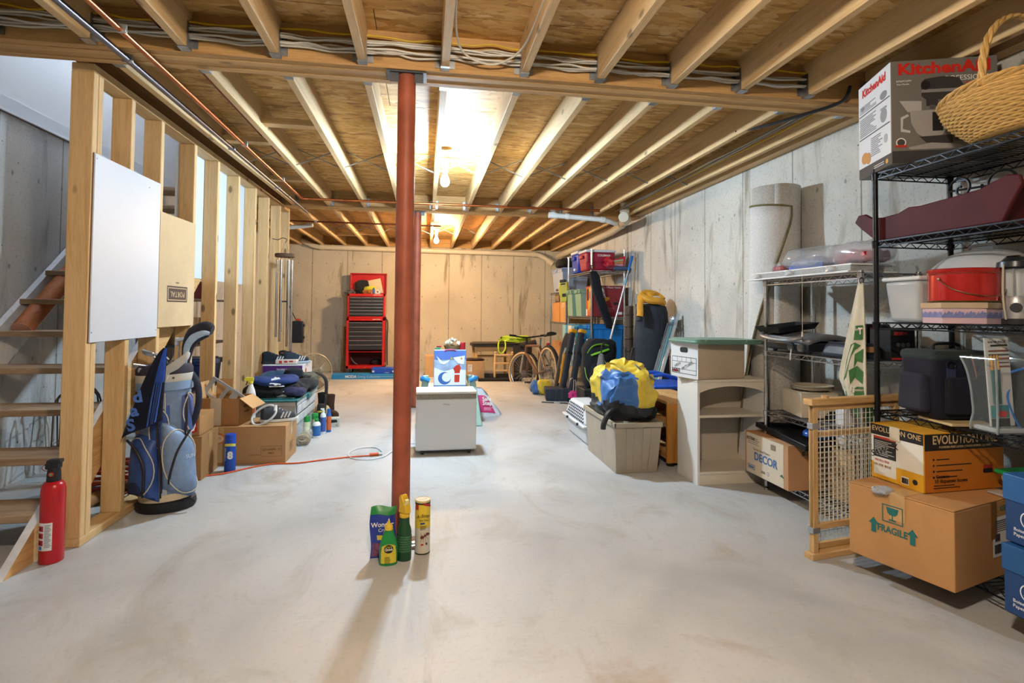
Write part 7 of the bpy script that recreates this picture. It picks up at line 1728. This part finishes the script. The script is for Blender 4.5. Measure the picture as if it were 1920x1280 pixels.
for s in (-1, 1):
    MB().cyl((.695, s*.33, .902), (.735, s*.21, .893), .017, n=10).build('grip', M('1a1a1b', .8), bi)
    MB().tube(wave([(.77, s*.18, .88), (.80, s*.23, .86), (.79, s*.31, .855)], 4), .005, 6).build('brake_lever', STEEL(), bi)
    MB().tube(wave([(.78, s*.17, .88), (.92, s*.14, .90), (.93, s*.05, .80), (.82, s*.02, .66)], 6), .0028, 5).build('cable', M('141416', .5), bi)
MB().tube([(bb[0]+.09*math.cos(a), -.055, bb[2]+.09*math.sin(a)) for a in [i*2*math.pi/28 for i in range(28)]], .005, 5, True).build('chainring', M('7d7f82', .3, .9), bi)
for s in (-1, 1):
    tb2((bb[0], s*.06, bb[2]), (bb[0]+s*.12, s*.08, bb[2]-s*.12), .009, 'crank', M('9a9da0', .3, .9)); MB().cbox((bb[0]+s*.12, s*.125, bb[2]-s*.12), (.09, .07, .022)).build('pedal', M('2a2a2c', .5), bi, bev=.004)
MB().tube([(.0, -.055, wr+.035), (.42, -.055, bb[2]+.09), (.42, -.055, bb[2]-.09), (.04, -.055, wr-.12), (0, -.055, wr-.035)], .004, 5, True).build('chain', M('5a5048', .4, .8), bi)
MB().cbox((.02, -.07, wr-.09), (.03, .02, .1)).build('derailleur', M('6a6c70', .3, .9), bi, bev=.006)
MB().cbox((-.02, 0, .70), (.05, .05, .03)).build('reflector', M('b02028', .3), bi, bev=.006)

# ------------------------------------------------------------ clutter in front of the tall rack
t = thing('rain_jacket', 'blue and yellow rain jacket lying under the bicycle', 'jacket', (1.62, 7.62, 0))
crumple((-.06, .02, .10), (.07, .09, .10), 4, flat=-.1).build('blue_part', RG[0], t); crumple((.05, -.02, .10), (.10, .10, .105), 7, flat=-.1).build('yellow_part', RG[1], t)
t = thing('plastic_crate', 'dark slate plastic crate on the floor before the bicycle', 'crate', (1.76, 7.12, 0), -8)
MB().taper((.34, .2), (.38, .24), 0, .17).build('body', M('2c3440', .45), t, bev=.012)
for k in range(4): MB().taper((.02, .012), (.02, .012), .02, .16, (-.12+.08*k, -.104), (-.13+.087*k, -.12)).build('rib', M('343d4a', .45), t, smooth=0)
MB().tube(wave([(.12, -.1, .17), (.14, -.14, .28), (.18, -.12, .3), (.2, -.02, .18)], 6), .006, 6).build('wire_handle', M('b0a8b0', .3, .6), t)
t = thing('pink_duster', 'pink cloth with a white price tag on the floor by the crate', 'cloth', (1.90, 6.80, 0))
crumple((0, .04, .10), (.07, .05, .06), 4, .8, .03, 14).build('cloth', M('c8357c', .6), t)
MB().cbox((.03, -.04, .045), (.17, .004, .085), (rad(-38), 0, rad(10))).build('tag', PAPER(), t, smooth=0); MB().cbox((.015, -.0435, .047), (.03, .004, .05), (rad(-38), 0, rad(10))).build('print', INK(), t, smooth=0)
MB().cyl((-.02, .02, .02), (-.0, .06, .3), .005, n=6).cyl((.03, .02, .02), (.02, .06, .3), .005, n=6).build('wire_frame', M('9a98a0', .3, .7), t)
t = thing('black_rods', 'pair of thin black rods lying on the floor before the crate', 'rods', (1.66, 6.86, .008), 0)
for k in range(2): MB().cyl((-.16, .12-.04*k, 0), (.05+.1*k, -.04-.03*k, 0), .007, n=8).build('rod', BLACKP() if k else M('c9c9c6', .4), t)
def pad_bar(label, x, y_):
    t = thing('padded_bar', label, 'bar', (x, y_, 0), 0, 'padded roof bars', (rad(-6), rad(14), rad(12)))
    MB().box(-.035, .035, -.04, .04, .02, .92).build('pad', fabric('2b2f38', .2), t, bev=.02, seg=3); MB().box(-.025, .025, -.03, .03, 0, .95).build('core', M('1a1b1e', .5), t, smooth=0)
    MB().box(-.04, .05, -.045, .045, .92, .97).build('end_cap', M('d0961e', .45), t, bev=.01); MB().box(-.037, .037, -.042, .042, .62, .66).build('strap', M('15161a', .7), t, smooth=0)
pad_bar('dark padded roof bar with yellow cap next to the bicycle', 1.78, 7.08); pad_bar('second dark padded roof bar leaning just right of the first', 1.88, 6.98)
t = thing('hand_saw_frame', 'grey plastic frame with a yellow stripe behind the padded bars', 'frame', (1.78, 7.30, 0), 0, None, (rad(-5), rad(12), rad(10)))
MB().prism([(-.06, 0), (-.03, 0), (-.02, .6), (.0, .7), (.04, .7), (.05, .6), (.04, 0), (.08, 0), (.09, .75), (.06, .9), (-.02, .9), (-.06, .75)], -.015, .015, Matrix(((1, 0, 0, 0), (0, 0, -1, 0), (0, 1, 0, 0), (0, 0, 0, 1)))).build('frame', M('5a4f45', .6), t, smooth=0); MB().box(.0, .03, -.02, .02, .2, .62).build('stripe', M('d0961e', .5), t, smooth=0, bev=.004)
# backpack with grey umbrella, on a crate
tag(MB().taper((.40, .32), (.44, .36), 0, .26).build('dark_crate', M('26282d', .5), None, (2.08, 6.45, 0), bev=.012), 'dark plastic crate carrying the black and green backpack', 'crate')
bp = thing('hiking_backpack', 'black backpack with lime green trim standing before the tall rack', 'backpack', (2.07, 6.42, .262), 0)
crumple((0, 0, .29), (.19, .14, .30), 3, .62, .02, 7, -.288).build('body', fabric('1d2025', .2, 180.0, .2), bp)
crumple((.0, -.12, .17), (.13, .06, .15), 6, .65, .015, 8).build('front_pocket', fabric('22252b', .2), bp)
for q in ([(-.15, -.1, .42), (-.10, -.13, .5), (0, -.14, .53), (.10, -.12, .51)], [(-.12, -.13, .40), (-.0, -.155, .44), (.1, -.14, .47)]): MB().tube(wave(q, 5), .016, 8, flat=.5).build('green_strap', M('6fb02a', .5), bp)
for q in ([(.0, -.165, .40), (.06, -.17, .3), (.14, -.15, .22), (.12, -.16, .12)], [(-.18, -.08, .25), (-.16, -.12, .12), (-.08, -.16, .03)]): MB().tube(wave(q, 6), .005, 6).build('green_piping', M('8cc04a', .5), bp)
MB().cyl((0, -.158, .36), (0, -.166, .36), .022, n=18).build('badge', M('c9ccd0', .4), bp)
crumple((.17, .02, .42), (.07, .09, .16), 9, .8, .02, 9).build('draped_jacket', fabric('17191e', .2), bp)
um = thing('grey_umbrella', 'grey and black folded umbrella propped in front of the backpack', 'umbrella', (1.98, 6.05, 0), 0, None, (rad(-4), rad(3), 0))
MB().lathe([(.03, .0), (.045, .05), (.055, .35), (.05, .55), (.03, .68), (.01, .70), (0, .7)], 18).build('canopy', M('77797c', .8, 0, .3, 90), um)
MB().lathe([(.0565, .30), (.0575, .38), (.055, .46)], 18, cap0=False, cap1=False).build('black_band', M('17181a', .6), um)
MB().tube(wave([(0, 0, .69), (0, 0, .78), (.02, 0, .82), (.04, 0, .79)], 4), .007, 6).build('handle', M('1a1b1d', .5), um)
tag(crumple((0, 0, .10), (.09, .09, .10), 8, .7, .03, 9, -.1).build('grey_cap_pile', fabric('4a4650', .2), None, (1.83, 6.05, 0)), 'dark grey cloth bag on the floor left of the umbrella', 'bag')
t = thing('cutting_board', 'thin dark plastic board leaning beside the grey cloth bag', 'board', (1.73, 5.85, 0), 0, None, (rad(-24), rad(0), rad(28)))
MB().box(-.12, .12, -.005, .005, 0, .22).build('board', M('2b2f36', .5), t, smooth=0, bev=.003); MB().box(-.122, .122, -.007, .007, .205, .225).build('edge', M('c4c9c9', .5), t, smooth=0)
